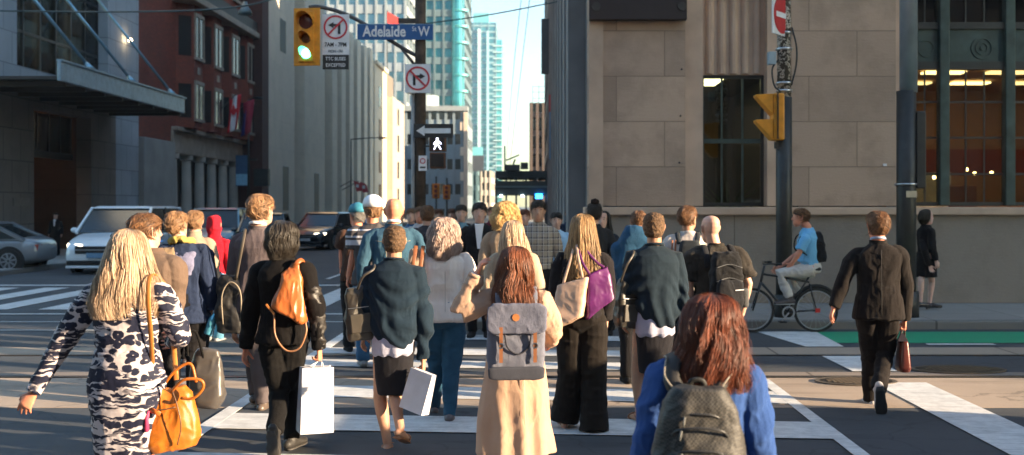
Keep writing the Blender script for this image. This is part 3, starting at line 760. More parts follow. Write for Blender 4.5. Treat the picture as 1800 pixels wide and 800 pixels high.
ceiling_lamp(W1[0]+.45, BY+3.0, W1[3]+.22, .7, 1.1, bank, 3.2); ceiling_lamp(W1[0]+.35, BY+5.2, W1[3]+.22, .7, .9, bank, 2.4)
MB().box(W1[0]+.30, W1[0]+.36, BY+3, BY+3.1, 2.0, 2.6).build('wall_lamp', emis((1,.62,.25), 2.2), bank)
def plant(x, y, z, h, label, n=22, seed=1, col=(.10,.13,.03), par=None):
    rg = random.Random(seed); e = empty('potted_plant', (x, y, z), 0, label, 'plant', 'plants inside the bank windows')
    MB().stack([(0,.09,.09,0,0),(.2,.12,.12,0,0)], 14).build('pot', plain((.2,.16,.12)), e, True); b = MB()
    for i in range(n):
        a = rg.uniform(0, 6.28); l = h*rg.uniform(.5, 1); bend = rg.uniform(.2, .7)
        p = [Vector((0,0,.18)), Vector((math.cos(a)*bend*l*.3, math.sin(a)*bend*l*.3, .18+l*.6)), Vector((math.cos(a)*bend*l*.8, math.sin(a)*bend*l*.8, .18+l*.85))]
        b.tube(p, [(.004,.003),(.025,.003),(.002,.002)], 6, (0,1,0))
    b.build('leaves', plain(col, .5), e, True); return e
plant(W1[0]+.62, BY+1.0, 1.0, 1.4, 'leafy plant behind the lower part of the narrow bank window', seed=3); plant(W1[1]-.14, BY+1.0, 1.25, .8, 'small bushy plant in the corner of the narrow bank window', seed=4, col=(.2,.16,.04))
# the wide window
zb = [Z(362), Z(305), Z(240), Z(176), Z(118)]
wl = empty  # noqa
b = MB(); b.box(W2[0], W2[1], BY+.30, BY+.42, zb[0], zb[0]+.07).box(W2[0], W2[1], BY+.28, BY+.42, zb[4], zb[4]+.14).box(W2[0], W2[1], BY+.28, BY+.42, Z(46), Z(34)).box(W2[0], W2[1], BY+.28, BY+.42, 5.78, 5.9).box(W2[0], W2[0]+.08, BY+.28, BY+.42, zb[0]+.07, zb[4])
b.build('window_frame', FR, bank)
MB().box(W2[0]+.0, W2[1], BY+.33, BY+.40, zb[4]+.14, Z(46)).build('spandrel_panel', VERD, bank)
for k in range(4):
    cx = X(1740)+k*1.18-1.18*0; z = Z(80); b = MB()
    if cx < W2[1]-.3:
        b.disc_ring((cx, BY+.31, z), .17, .20, .02).disc_ring((cx, BY+.31, z), .09, .12, .02).cyl((cx, BY+.33, z), .04, -.03, 'y', 12)
        b.build('rosette', VERD, bank)
cx = X(1640); MB().disc_ring((cx, BY+.31, Z(80)), .13, .16, .02).build('rosette', VERD, bank)
mull = [X(1670), X(1787), X(1787)+1.19, X(1787)+2.38]
for x in mull: 
    MB().box(x-.09, x+.09, BY+.22, BY+.42, zb[0]+.001, 5.78).build('mullion', VERD, bank, bevel=.02)
edges = [W2[0]+.08]+[q for x in mull for q in (x-.09, x+.09)]+[W2[1]]
for i in range(0, len(edges), 2):
    a, e = edges[i], edges[i+1]; b = MB()
    for z in zb[1:4]: b.box(a, e, BY+.34, BY+.37, z-.018, z+.018)
    nb = 3 if e-a > .8 else 2
    for j in range(1, nb):
        xx = a+(e-a)*j/nb
        for z0, z1 in zip(zb[:-1], zb[1:]): b.box(xx-.013, xx+.013, BY+.345, BY+.368, z0+.02, z1-.02)
        b.box(xx-.013, xx+.013, BY+.345, BY+.368, Z(34)+.001, 5.78)
    b.build('glazing_bar', FR, bank)
MB().box(W2[0]+.06, W2[1], BY+.372, BY+.380, zb[0]+.05, zb[4]+.02).build('window_pane', GL, bank)
MB().box(W2[0]+.06, W2[1], BY+.372, BY+.380, Z(34), 5.79).build('window_pane', glass((.25,.28,.28), .12), bank)
room(W2[0]-.3, W2[1]+.5, 1.0, 4.75, BY+.62, BY+7.5, plain((.42, .25, .12), .9))
for k in range(4):
    for j in range(3): ceiling_lamp(W2[0]+.55+k*1.35, BY+1.6+j*1.9, 4.72, .85, .35, bank, 2.8 if (k+j) % 2 == 0 else 1.6, (1, .64, .27))
MB().box(W2[0]-.2, W2[1]+.3, BY+5.0, BY+5.1, 2.55, 3.15).build('red_wall_band', plain((.22,.03,.018), .6), bank)
MB().box(X(1685), X(1765)+.75, BY+4.2, BY+4.25, 1.55, 2.60).build('window_poster', plain((.60,.70,.80), .6, var=.5, scale=2.5), bank)
MB().box(X(1612)+.25, X(1650)+.75, BY+4.2, BY+4.25, 1.5, 2.60).build('window_poster', plain((.45,.30,.15), .6, var=.5, scale=2.5), bank)
for px, py in ((1642, 312), (1699, 298), (1713, 305), (1743, 304)):
    p = W(px, py, BY+2.0); MB().ball(p, .035, 10, 6).build('pendant_bulb', emis((1,.55,.2), 12), bank, True)
c_ = W(1700, 352, BY+3.2)
ch = empty('display_chair', (c_.x, c_.y, 1.1), 0, 'dark orange tripod chair standing behind the wide bank window', 'chair')
for a in (0, 1, 2, 3): MB().bar((math.cos(a*1.57+.7)*.3, math.sin(a*1.57+.7)*.3, 0), (math.cos(a*1.57+.7)*.08, math.sin(a*1.57+.7)*.08, .65), .04).build('leg', plain((.12,.04,.02), .4), ch)
MB().box(-.3, .3, -.25, .25, .65, .72).build('seat', plain((.2,.07,.03), .5), ch, bevel=.03); MB().box(-.3, .3, .2, .26, .72, 1.2).build('backrest', plain((.2,.07,.03), .5), ch, bevel=.03)
# dark notice board on the corner
nb_ = empty('sign_board', (X(1120), BY-.1, Z(-10)), 0, 'dark brown metal board bolted high on the stone corner', 'sign')
MB().box(X(1035)-X(1120), X(1205)-X(1120), -.1, .05, Z(38)-Z(-10), .8).build('board', plain((.022,.010,.008), .6), nb_, bevel=.01)
for px in (1047, 1196):
    for py in (15, -40): MB().cyl((X(px)-X(1120), -.1, Z(py)-Z(-10)), .075, -.02, 'y', 20).build('bolt_cap', plain((.06,.05,.045), .4, .5), nb_)
# small floodlight and anchors on the wall
for px, py in ((1198, 122), (1196, 204), (1194, 286)): MB().cyl((X(px), BY, Z(py)), .018, -.02, 'y', 8).build('anchor_bolt', plain((.03,.02,.02)), bank)
MB().box(X(1555)-.03, X(1555)+.03, BY-.03, BY, Z(292), Z(288)).build('wall_plate', WHITE, bank)

# ------------------------------------------------------------------ street furniture, right-hand kerb
def tubeo(name, pts, r, m, par, n=16, bevel=0): return MB().tube(pts, r, n, (0,1,0)).build(name, m, par, True)
PD = plain((.030,.030,.028), .5, .2, var=.25); GALV = plain((.34,.40,.44), .45, .6, var=.15, scale=3); AMB = plain((.70,.27,.012), .5, var=.16, scale=9); 
def pole_at(px, D): return (px-VPX)/FP*D
D1 = 15.95; xp = pole_at(1378, D1)
pole = empty('signal_pole', (xp, D1, .13), 0, 'dark signal pole with old sticker scraps carrying the no entry sign', 'pole')
tubeo('lower_shaft', [(0,0,0),(0,0,3.55-.13)], .125, PD, pole); tubeo('base_collar', [(0,0,0),(0,0,.35)], .15, PD, pole)
def scraps():
    t = NT('sticker_scraps'); v = t.coord(); n = t.noise(v, 14, 4, .6); col = t.ramp(n, [(.42, (.06,.05,.04)), (.50, (.62,.58,.52)), (.58, (.2,.16,.12)), (.66, (.7,.68,.64))], 'CONSTANT'); t.princ(col, .6); return t.m
tubeo('upper_shaft', [(0,0,3.42),(0,0,7.5)], .105, scraps(), pole)
for z in (3.5, 3.62, 4.15, 4.4): tubeo('band', [(0,0,z),(0,0,z+.035)], .128, STEEL, pole)
for pts in (((.11,-.05,4.5),(.17,-.1,4.2),(.17,-.08,3.9),(.10,-.06,3.6)), ((-.1,-.08,4.0),(-.2,-.08,3.85),(-.17,-.08,3.6),(-.08,-.1,3.5))): MB().tube(catmull(pts, 14), .014, 6).build('cable', plain((.02,.02,.02)), pole, True)
MB().box(-.26,-.14,-.10,.02,3.92,4.12).build('junction_box', plain((.30,.38,.42), .5), pole, bevel=.01)
def no_entry(par, loc, s, rz=0):
    e = empty('no_entry_sign', loc, rz, 'white square sign with a red disc and a white bar on the sticker covered pole', 'sign')
    MB().box(-s/2, s/2, 0, .02, -s/2, s/2).build('sign_plate', plain((.72,.72,.72), .4), e, bevel=.004)
    MB().cyl((0,-.001,0), s*.455, -.006, 'y', 40).build('red_disc', plain((.50,.03,.035), .4), e)
    MB().box(-s*.34, s*.34, -.013, -.008, -s*.065, s*.065).build('white_bar', plain((.75,.75,.75), .4), e); return e
no_entry(None, ((1374-VPX)/FP*(D1-.2), D1-.2, W(0, 27, D1-.2).z), .62, R(52))
def signal_head(loc, rz, lit=None, name='traffic_light', label='', sc=1.0, big_top=True, group=None, visor=.26):
    e = empty(name, loc, rz, label, 'traffic light', group)
    radii = (.15, .10, .10) if big_top else (.105, .105, .105); H = 1.06*sc; Wd = .50*sc
    MB().box(-Wd/2, Wd/2, -.02, 0, -H/2, H/2).build('back_board', AMB, e, bevel=.012)
    MB().box(-Wd*.30, Wd*.30, 0, .22*sc, -H*.44, H*.44).build('housing', AMB, e, bevel=.02)
    MB().box(-Wd*.30, Wd*.30, -.06*sc, -.021, -H*.44, H*.44).build('door', AMB, e, bevel=.02)
    zz = (H*.26, -.01*H*3, -H*.29) if big_top else (H*.3, 0, -H*.3); cols = ((.10,.02,.015), (.12,.04,.01), (.02,.20,.12))
    for i in range(3):
        r = radii[i]*sc*.92; nm = ('red_lens', 'amber_lens', 'green_lens')[i]; y = -.061*sc
        m = emis((.06, 1, .62), 5.5) if lit == i else plain(cols[i], .25)
        MB().ball((0, y, zz[i]), (r, .035, r), 20, 8).build(nm, m, e, True)
        b = MB(); n = 16; o_ = []; 
        for k in range(n+1):
            a = R(-20)+R(220)*k/n; o_.append((math.cos(a), math.sin(a)))
        rings_ = []
        for (cx, cz) in o_:
            L_ = visor*sc*(.35+.65*max(0, cz)); rings_.append([(cx*r*1.08, y, zz[i]+cz*r*1.08), (cx*r*1.08, y-L_, zz[i]+cz*r*1.08), (cx*r*1.14, y-L_, zz[i]+cz*r*1.14), (cx*r*1.14, y, zz[i]+cz*r*1.14)])
        b.rings(rings_); b.build('visor', AMB, e)
    return e
# amber head seen from the side
sx_ = (1366-VPX)/FP*(D1-.05)
e = empty('side_traffic_light', (sx_-.04, D1-.05, W(0, 205, D1).z), 0, 'amber traffic light with pointed hoods seen edge on beside the dark pole', 'traffic light')
MB().box(-.05, .13, -.14, .14, -.38, .35).build('housing', AMB, e, bevel=.03); MB().box(.005, .02, -.2, -.141, -.36, .36).build('door_hinge', plain((.05,.03,.01)), e)
for z in (.17, -.22):
    b = MB(); b.hexa([(-.31,-.10,z+.13),(-.31,.10,z+.13),(-.05,.14,z-.16),(-.05,-.14,z-.16)], [(-.31,-.10,z+.16),(-.31,.10,z+.16),(-.05,.14,z+.17),(-.05,-.14,z+.17)]); b.build('hood', AMB, e, bevel=.01)
MB().box(0, .12, -.03, .03, -.5, -.40).build('bracket', PD, e); MB().box(.08, .22, -.03, .03, .36, .42).build('bracket', PD, e)
D2 = 15.98; x2 = pole_at(1593, D2)
p2 = empty('lamp_post', (x2, D2, .13), 0, 'thick post by the wide window, dark below and galvanised above', 'pole')
tubeo('lower_shaft', [(0,0,0),(0,0,3.52)], .148, PD, p2); tubeo('upper_shaft', [(0.035,0,3.5),(.035,0,9.5)], .135, GALV, p2); tubeo('base_collar', [(0,0,0),(0,0,.4)], .19, PD, p2)
MB().box(.12,.27,-.12,.1,2.0,3.2).build('signal_box', PD, p2, bevel=.02); MB().box(-.06,.10,-.18,-.16,1.86,1.96).build('yellow_sticker', plain((.55,.45,.3)), p2); tubeo('band', [(0,0,2.05),(0,0,2.08)], .172, STEEL, p2)

# ------------------------------------------------------------------ main signal pole in the middle
D3 = 18.6; x3 = pole_at(739, D3)
mp_ = empty('street_sign_pole', (x3, D3, .13), 0, 'brown weathered pole in the middle of the view holding the street name sign', 'pole')
tubeo('shaft', [(0,0,0),(0,0,9.5)], .098, plain((.075,.05,.035), .7, .2, var=.5, scale=7), mp_); tubeo('conduit', [(-.13,-.02,0),(-.13,-.02,3.9)], .035, plain((.30,.29,.28), .6), mp_)
MB().box(-.40,-.08,-.05,.05,5.05,5.13).build('crossarm', plain((.05,.04,.03)), mp_)
def lp(px, py, D=D3): p = W(px, py, D); return (p.x-x3, p.y-D3, p.z-.13)
MB().tube(catmull([lp(735, 100), lp(700, 80), lp(640, 42), lp(600, 22), lp(560, 12), lp(543, 13)], 22), .035, 10).build('mast_arm', plain((.10,.09,.085), .5, .5), mp_, True)
MB().tube([lp(735, 122), lp(700, 78)], .025, 8).build('arm_brace', plain((.10,.09,.085), .5, .5), mp_, True)
MB().box(-.2, -.08, -.06, .05, lp(0, 155)[2], lp(0, 165)[2]).build('clamp', STEEL, mp_)
p = W(541, 66, D3-.15); signal_head((p.x, p.y-.05, p.z), R(-6), 2, 'traffic_light', 'amber traffic light showing green on the overhead arm', .98)
def prohibition(e, s, arrow, mir=1):
    RED = plain((.55,.03,.04), .4); K = plain((.015,.015,.015), .5)
    MB().disc_ring((0,-.008,0), s*.40, s*.47, .005, 'y', 44).build('red_ring', RED, e)
    b = MB(); 
    b.box(-.03*s*-mir*4-.045*s, -.03*s*-mir*4+.045*s, -.007, -.001, -.26*s, .16*s) if False else None
    xs = mir*-.14*s
    b.box(min(xs-.05*s, xs+.05*s), max(xs-.05*s, xs+.05*s), -.007, -.002, -.27*s, .13*s)
    b.box(min(xs, mir*.08*s), max(xs, mir*.08*s), -.006, -.0015, .035*s, .13*s)
    b.prism([(mir*.08*s, .20*s), (mir*.29*s, .082*s), (mir*.08*s, -.035*s)], -.007, -.002, 'y'); b.build('arrow', K, e)
    MB().bar((-.31*s, -.010, .31*s), (.31*s, -.010, -.31*s), .07*s, .004, (0,1,0)).build('red_slash', RED, e) if mir > 0 else MB().bar((.31*s, -.010, .31*s), (-.31*s, -.010, -.31*s), .07*s, .004, (0,1,0)).build('red_slash', RED, e)
SGN = plain((.72,.72,.73), .45); KM = plain((.02,.02,.02), .5)
s = .445; p = W(590, 48, D3-.12); e = empty('no_left_turn_sign', tuple(p), 0, 'white no left turn sign with hours hanging from the overhead arm', 'sign')
MB().box(-.245, .245, 0, .012, -.50, .235).build('sign_plate', SGN, e, bevel=.004); prohibition(e, .46, 0, -1)
text('hours_lettering', '7AM - 7PM', .105, (0,-.004,-.315), KM, e, sx=.82, bold=.002); text('days_lettering', 'MON - FRI', .072, (0,-.004,-.435), KM, e, sx=.8)
e = empty('exception_sign', tuple(W(590, 108, D3-.12)), 0, 'small black plate about buses under the no left turn sign', 'sign')
MB().box(-.235,.235,0,.012,-.145,.12).build('sign_plate', KM, e, bevel=.003); text('lettering', 'TTC BUSES', .085, (0,-.004,.045), SGN, e, sx=.88, bold=.001); text('lettering', 'EXCEPTED', .085, (0,-.004,-.07), SGN, e, sx=.88, bold=.001)
e = empty('street_name_sign', tuple(W(694.5, 56, D3-.14)), 0, 'blue street name sign with white lettering reading Adelaide St W', 'street sign')
BL = plain((.012,.09,.27), .4, var=.05); s = 132/FP*D3
MB().box(-s/2, s/2, 0, .03, -.142, .142).build('sign_plate', BL, e, bevel=.006); MB().box(-s/2-.004, s/2+.004, -.004, .001, .134, .142).build('edge_line', plain((.2,.35,.5)), e)
text('lettering', 'Adelaide', .275, (-.195,-.005,.0), SGN, e, sx=.80, bold=.007); text('lettering', 'St', .12, (.345,-.005,.05), SGN, e, sx=.85); text('lettering', 'W', .245, (.52,-.005,.0), SGN, e, sx=.80, bold=.004)
e = empty('no_right_turn_sign', tuple(W(734.5, 138, D3-.16)), 0, 'white square no right turn sign mid way up the brown pole', 'sign')
MB().box(-.232, .232, 0, .012, -.258, .258).build('sign_plate', SGN, e, bevel=.004); prohibition(e, .46, 0, 1)
e = empty('one_way_sign', tuple(W(762, 230, D3-.16)), 0, 'black one way sign with a white arrow pointing at the pole', 'sign')
MB().box(-.355, .355, 0, .012, -.125, .125).build('sign_plate', KM, e, bevel=.004)
MB().box(-.17, .31, -.006, -.001, -.045, .045).prism([(-.31,0),(-.16,.095),(-.16,-.095)], -.006, -.001, 'y').build('white_arrow', SGN, e)
e = empty('walk_signal', tuple(W(769, 268, D3-.12)), 0, 'pedestrian signal showing a glowing white walking figure', 'pedestrian signal')
BRN = plain((.10,.035,.012), .6); MB().box(-.15,.15,-.02,.16,.02,.29).build('housing', BRN, e, bevel=.015); MB().box(-.14,.14,-.02,.16,-.29,.0).build('lower_housing', BRN, e, bevel=.015)
MB().box(-.115,.115,-.03,-.02,-.26,-.03).build('dark_panel', plain((.01,.01,.012), .3), e); MB().box(-.12,.12,-.03,-.02,.045,.27).build('dark_panel', plain((.01,.01,.012), .3), e)
b = MB().ball((0,-.035,.243), .020, 10, 6)
for q in (((0,.22),(0,.15)),((0,.215),(-.05,.17)),((-.05,.17),(-.055,.145)),((0,.215),(.045,.18)),((.045,.18),(.065,.155)),((0,.15),(-.03,.11)),((-.03,.11),(-.055,.06)),((0,.15),(.03,.11)),((.03,.11),(.06,.06))):
    b.tube([(q[0][0],-.035,q[0][1]),(q[1][0],-.035,q[1][1])], .0095, 8, (0,1,0), True)
b.build('walking_figure', emis((.75,.75,1), 2), e, True); MB().box(-.28,-.15,.04,.09,.10,.13).build('bracket', PD, e)
e = empty('parking_sign', tuple(W(743, 287, D3-.22)), 0, 'tiny white restriction sign below the walking figure', 'sign')
MB().box(-.075,.075,0,.01,-.135,.135).build('sign_plate', SGN, e); MB().disc_ring((0,-.006,.04), .035, .052, .004, 'y', 20).build('red_ring', plain((.5,.05,.06)), e); MB().box(-.05,.05,-.004,-.001,-.09,-.06).build('dark_line', KM, e)

# ------------------------------------------------------------------ left side of the street that leads away
XL = -18.0
def DL(px, Xp=XL): return FP*(-Xp)/(VPX-px)
def ZL(px, py, Xp=XL): return CAMH-(py-HOR)/FP*DL(px, Xp)
def lbox(y0, y1, z0, z1, m, par, name, x0=XL-.6, x1=XL, bevel=0): return MB().box(x0, x1, y0, y1, z0, z1).build(name, m, par, bevel=bevel)
HOT = blocks((.46,.49,.51), (.38,.41,.43), 1.15, 1.1, 'hotel_stone', axis='yz', stain=.25, msize=.022); HOTD = blocks((.26,.215,.18), (.22,.185,.155), 1.15, 1.1, 'hotel_base', axis='yz', stain=.3, msize=.022)
GREY = plain((.12,.14,.155), .5, .2); DKG = plain((.028,.03,.03), .4)
hotel = empty('canopied_hotel', (0,0,0), 0, 'grey stone hotel with a cantilevered entrance canopy hung on rods', 'building')
H0 = 32.5; H1 = 46.2; wy0, wy1 = 35.4, 42.9; ey0, ey1 = 36.6, 41.3
lbox(H0, wy0, 6.0, 30, HOT, hotel, 'wall'); lbox(wy1, H1, 6.0, 30, HOT, hotel, 'wall'); lbox(wy0, wy1, 6.0, 6.75, HOT, hotel, 'wall'); lbox(wy0, wy1, 11.5, 30, HOT, hotel, 'wall')
lbox(H0, ey0, .12, 6.0, HOTD, hotel, 'wall'); lbox(ey1, ey1+2.4, .12, 6.0, HOTD, hotel, 'wall'); lbox(ey1+2.4, H1, .12, 6.0, HOT, hotel, 'wall'); lbox(ey0, ey1, 5.4, 6.0, HOTD, hotel, 'wall')
MB().box(XL-14, XL-.6, H0, H1, .12, 30).box(0,0,0,0,0,0) if False else None
# window band above the canopy
MB().box(XL-.5, XL-.45, wy0, wy1, 6.75, 11.5).build('window_pane', glass((.70,.76,.72), .16), hotel)
for k in range(7): y = wy0+(wy1-wy0)*k/6; MB().box(XL-.52, XL-.40, y-.05, y+.05, 6.75, 11.5).build('mullion', DKG, hotel)
for z in (6.8, 8.1, 10.2, 11.45): MB().box(XL-.51, XL-.41, wy0, wy1, z-.05, z+.05).build('transom', DKG, hotel)
REFL_GLOW = emis((1, .70, .40), 1.3)  # glowing panels stand in for a sunlit building mirrored in the panes
for y0_, y1_ in ((37.5, 38.6), (39.2, 40.9)): MB().box(XL-.78, XL-.74, y0_, y1_, 7.1, 10.9).build('reflection_glow', REFL_GLOW, hotel)
MB().box(XL-6, XL-5.9, wy0-.5, wy1+.5, 6.2, 11.6).box(XL-6, XL-.6, wy0-.5, wy1+.5, 6.1, 6.2).box(XL-6, XL-.6, wy0-.5, wy1+.5, 11.6, 11.7).build('room_interior', plain((.10,.11,.10), .8), hotel)
# entrance recess
MB().box(XL-3.0, XL-2.9, ey0-.3, ey1+.3, .12, 5.6).box(XL-3, XL-.6, ey0-.3, ey0-.2, .12, 5.6).box(XL-3, XL-.6, ey1+.2, ey1+.3, .12, 5.6).box(XL-3, XL-.6, ey0-.3, ey1+.3, 5.55, 5.65).build('entrance_recess', blocks((.10,.062,.042),(.08,.05,.035), 1.2, 1.2, 'entrance_panels', axis='yz'), hotel)
MB().box(XL-.9, XL-.75, ey0, ey1, 3.7, 3.95).build('transom', DKG, hotel)
for k in range(6): y = ey0+(ey1-ey0)*k/5; MB().box(XL-.86, XL-.80, y-.03, y+.03, 3.95, 5.4).build('mullion', DKG, hotel)
MB().box(XL-.835, XL-.825, ey0, ey1, 3.95, 5.4).build('window_pane', glass((.25,.22,.18), .08), hotel)
MB().box(XL-2.0, XL-1.7, 38.0, 38.4, 5.50, 5.54).build('ceiling_lamp', emis((1,.45,.12), 5), hotel); MB().box(XL-1.4, XL-1.25, 38.3, 38.6, 3.60, 3.68).build('ceiling_lamp', emis((1,.55,.2), 3), hotel)
for (y, z) in ((39.0, 4.9), (40.2, 4.85)): MB().box(XL-1.6, XL-1.5, y, y+.55, z, z+.12).build('lit_cove', emis((1,.5,.2), 1.2), hotel)
MB().box(XL, XL+.03, DL(22), DL(52), ZL(38,362), ZL(38,348)).build('name_plate', plain((.20,.17,.14), .4, .4), hotel)
lbox(H0, ey0, .13, .95, DKG, hotel, 'dark_base', XL-.01, XL+.02)
# canopy
XC = -14.9; c0, c1 = 27.0, FP*14.9/(VPX-326)
cz = 5.78; CAN = plain((.40,.50,.56), .35, .4, var=.2); 
MB().box(XC-.12, XC, H0-.5, c1, cz, cz+.62).build('canopy_fascia', CAN, hotel, bevel=.02); MB().box(XL+.001, XC, c1-.12, c1, cz+.001, cz+.6).build('canopy_end', plain((.16,.10,.06), .4, .3), hotel)
MB().box(XL+.001, XC-.12, H0-.5, c1-.12, cz+.05, cz+.15).build('canopy_soffit', plain((.05,.042,.035), .4), hotel); MB().box(XC-.14, XC+.05, H0-.5, c1+.02, cz+.62, cz+.68).build('canopy_edge', CAN, hotel)
for k in range(8): y = H0+k*1.5; MB().box(XL+.001, XC-.121, y, y+.12, cz-.12, cz+.05).build('canopy_rib', plain((.05,.042,.035), .4), hotel)
RODM = plain((.25,.42,.52), .35, .6)
for y, (px, py) in ((34.8, (140, 128)), (38.4, (220, 148)), (42.6, (308, 176))):
    b = MB(); e_ = (XC-.25, y, cz+.70); t_ = (XL+.02, y-1.6, 10.6)
    b.tube([e_, t_], .055, 8).build('support_rod', RODM, hotel, True); MB().tube([Vector(e_)+Vector((0,0,-.05)), Vector(e_).lerp(Vector(t_), .06)], [.17,.06], 10).build('rod_anchor', RODM, hotel, True); MB().ball(t_, .16, 10, 6).build('rod_anchor', RODM, hotel, True)
MB().ball((XL+.25, 44.6, 9.1), (.10,.10,.08), 10, 6).build('wall_lamp', emis((1,.72,.4), 9), hotel, True)
# projecting pier between hotel and brick building
lbox(H1, 50.2, .12, 5.0, plain((.32,.30,.27), .85, var=.15, scale=1), hotel, 'side_pier', XL-.5, XL+.25, .03)
# brick building
def brick():
    t = NT('red_brick'); tc = t.n('ShaderNodeTexCoord'); s = t.n('ShaderNodeSeparateXYZ'); t.l(tc.outputs['Object'], s.inputs[0]); cb = t.n('ShaderNodeCombineXYZ')
    t.l(t.math('ADD', s.outputs[1], s.outputs[0]), cb.inputs[0]); t.l(s.outputs[2], cb.inputs[1]); b = t.n('ShaderNodeTexBrick'); b.inputs['Scale'].default_value = 1; b.inputs['Brick Width'].default_value = .24; b.inputs['Row Height'].default_value = .08; b.inputs['Mortar Size'].default_value = .008
    b.inputs['Color1'].default_value = (.34,.075,.044,1); b.inputs['Color2'].default_value = (.25,.056,.036,1); b.inputs['Mortar'].default_value = (.10,.06,.045,1); t.l(cb.outputs[0], b.inputs['Vector'])
    n = t.noise(tc.outputs['Object'], .7, 5, .6); col = t.mix(t.math('MULTIPLY', n, .6), b.outputs['Color'], (.09,.032,.024)); t.princ(col, .85, 0, .3); return t.m
BRK = brick(); TRIM = plain((.33,.26,.20), .8, var=.2, scale=2); DARKG = plain((.018,.02,.022), .12)
bb = empty('red_brick_building', (0,0,0), 0, 'dark red brick building with stacked bay windows and a colonnade at street level', 'building')
B0, B1 = H1+.02, 63.6
lbox(50.25, B1, 5.6, 22, BRK, bb, 'wall'); lbox(B0, 50.24, 5.02, 22, BRK, bb, 'wall')
lbox(50.25, B1, .12, 5.0, plain((.04,.033,.027), .9), bb, 'ground_floor_wall', XL-2.4, XL-1.6); lbox(50.25, B1, 4.5, 5.6, TRIM, bb, 'stone_band', XL-.6, XL+.12, .03); MB().box(XL-.6, XL+.35, 50.3, B1, 5.6, 5.8).build('ledge', TRIM, bb, bevel=.03)
for k in range(7):
    y = 51.0+k*2.05; b = MB().stack([(.12,.36,.36,0,0),(.32,.36,.36,0,0),(.34,.27,.27,0,0),(2.5,.26,.26,0,0),(4.2,.22,.22,0,0),(4.25,.32,.32,0,0),(4.5,.34,.34,0,0)], 18)
    b.xf(Matrix.Translation((XL-.2, y, 0))).build('column', plain((.42,.37,.31), .8, var=.15, scale=1), bb, 'auto')
for k in range(4):
    y = 50.9+k*3.15
    bay = MB(); prof = [(XL-.05, y), (XL+.75, y+.55), (XL+.75, y+1.85), (XL-.05, y+2.4)]
    bay.prism(prof, 5.82, 12.0, 'z'); w = bay.build('bay_window', BRK, bb)
    for z0, z1 in ((6.3, 8.0), (9.4, 11.4)):
        for j in range(2):
            yy = y+.62+j*.62; o = MB().box(XL+.752, XL+.79, yy, yy+.52, z0, z1).build('sash', DARKG, w)
        MB().box(XL+.745, XL+.86, y+.53, y+1.9, z0-.16, z0-.02).build('sill', TRIM, w); MB().box(XL+.745, XL+.84, y+.53, y+1.9, z1+.02, z1+.2).build('lintel', TRIM, w)
        for yy in (y+.52, y+1.155, y+1.80): MB().box(XL+.748, XL+.83, yy, yy+.09, z0, z1).build('jamb', TRIM, w)
        q0, q1 = Vector((XL-.05, y, 0)), Vector((XL+.75, y+.55, 0)); a = q0.lerp(q1, .2); e = q0.lerp(q1, .85); nrm = Vector((.57,-.82,0))*.012
        MB().hexa([a+nrm+Vector((0,0,z0)), e+nrm+Vector((0,0,z0)), e+Vector((0,0,z0)), a+Vector((0,0,z0))], [a+nrm+Vector((0,0,z1)), e+nrm+Vector((0,0,z1)), e+Vector((0,0,z1)), a+Vector((0,0,z1))]).build('side_sash', DARKG, w)
    MB().box(XL+.755, XL+.80, y+1.0, y+1.35, 8.55, 8.9).build('date_stone', TRIM, w)
MB().box(XL-.6, XL+1.15, 50.4, B1, 12.0, 12.35).build('cornice', TRIM, bb, bevel=.05); MB().box(XL-.6, XL+1.0, 50.5, B1-.1, 12.35, 13.0).build('roof_edge', plain((.05,.045,.04)), bb)
for k in range(4):
    for z in (14.2, 17.6): y = 51.2+k*3.1; MB().box(XL-.02, XL+.03, y, y+1.4, z, z+2.1).build('upper_window', DARKG, bb); MB().box(XL, XL+.12, y-.1, y+1.5, z-.2, z-.02).build('sill', TRIM, bb)
MB().box(XL-.3, XL+1.3, B1-1.5, B1-.01, .12, 21).build('end_pier', plain((.07,.03,.024), .85), bb)
# flags
def flag(y, label, kind, px):
    e = empty('flag', (XL+.1, y, 6.6), 0, label, 'flag'); MB().tube([(0,0,0),(1.5,-.3,1.35)], .03, 8).build('flagpole', plain((.08,.06,.05)), e, True)
    RDm = plain((.60,.02,.03), .8); WHm = plain((.72,.70,.70), .8)
    def clothbit(s0, s1, m, nm, off=0.0):
        b = MB(); Rr = []; n = 12
        for i in range(n+1):
            t = i/n; z = 1.30-.05-t*1.9
            Rr.append([(1.45-t*.15+ (s-.5)*.62*(1-.15*t), -.3+.10*math.sin(s*7+t*4)-off*sgn, z+.25*(s-.5)) for s, sgn in ((s0,1),((s0+s1)/2,1),(s1,1),(s1,-1.2),((s0+s1)/2,-1.2),(s0,-1.2))])
        b.rings(Rr).build(nm, m, e, True)
    if kind == 'maple':
        clothbit(0, .27, RDm, 'red_field', .01); clothbit(.27, .73, WHm, 'white_field', .01); clothbit(.73, 1.0, RDm, 'red_field', .01)
        leaf = [(0,.30),(.05,.20),(.10,.22),(.09,.08),(.16,.14),(.18,.10),(.26,.12),(.23,.04),(.26,.01),(.12,-.12),(.13,-.17),(.01,-.15),(.01,-.26)]
        leaf = leaf+[(-x, z) for x, z in leaf[::-1]]
        MB().prism([(1.40+x*.72, .42+z*1.3) for x, z in leaf], -.46, -.42, 'y').build('maple_leaf', RDm, e)
    else: clothbit(0, 1, plain((.32,.02,.05), .8), 'red_field', .01); clothbit(.02, .35, plain((.05,.04,.16), .8), 'blue_canton', .03)
    return e
flag(56.0, 'red and white maple leaf flag hanging from the brick building', 'maple', 0); flag(58.6, 'dark red flag with a blue corner hanging beyond the maple leaf flag', 'ensign', 0)
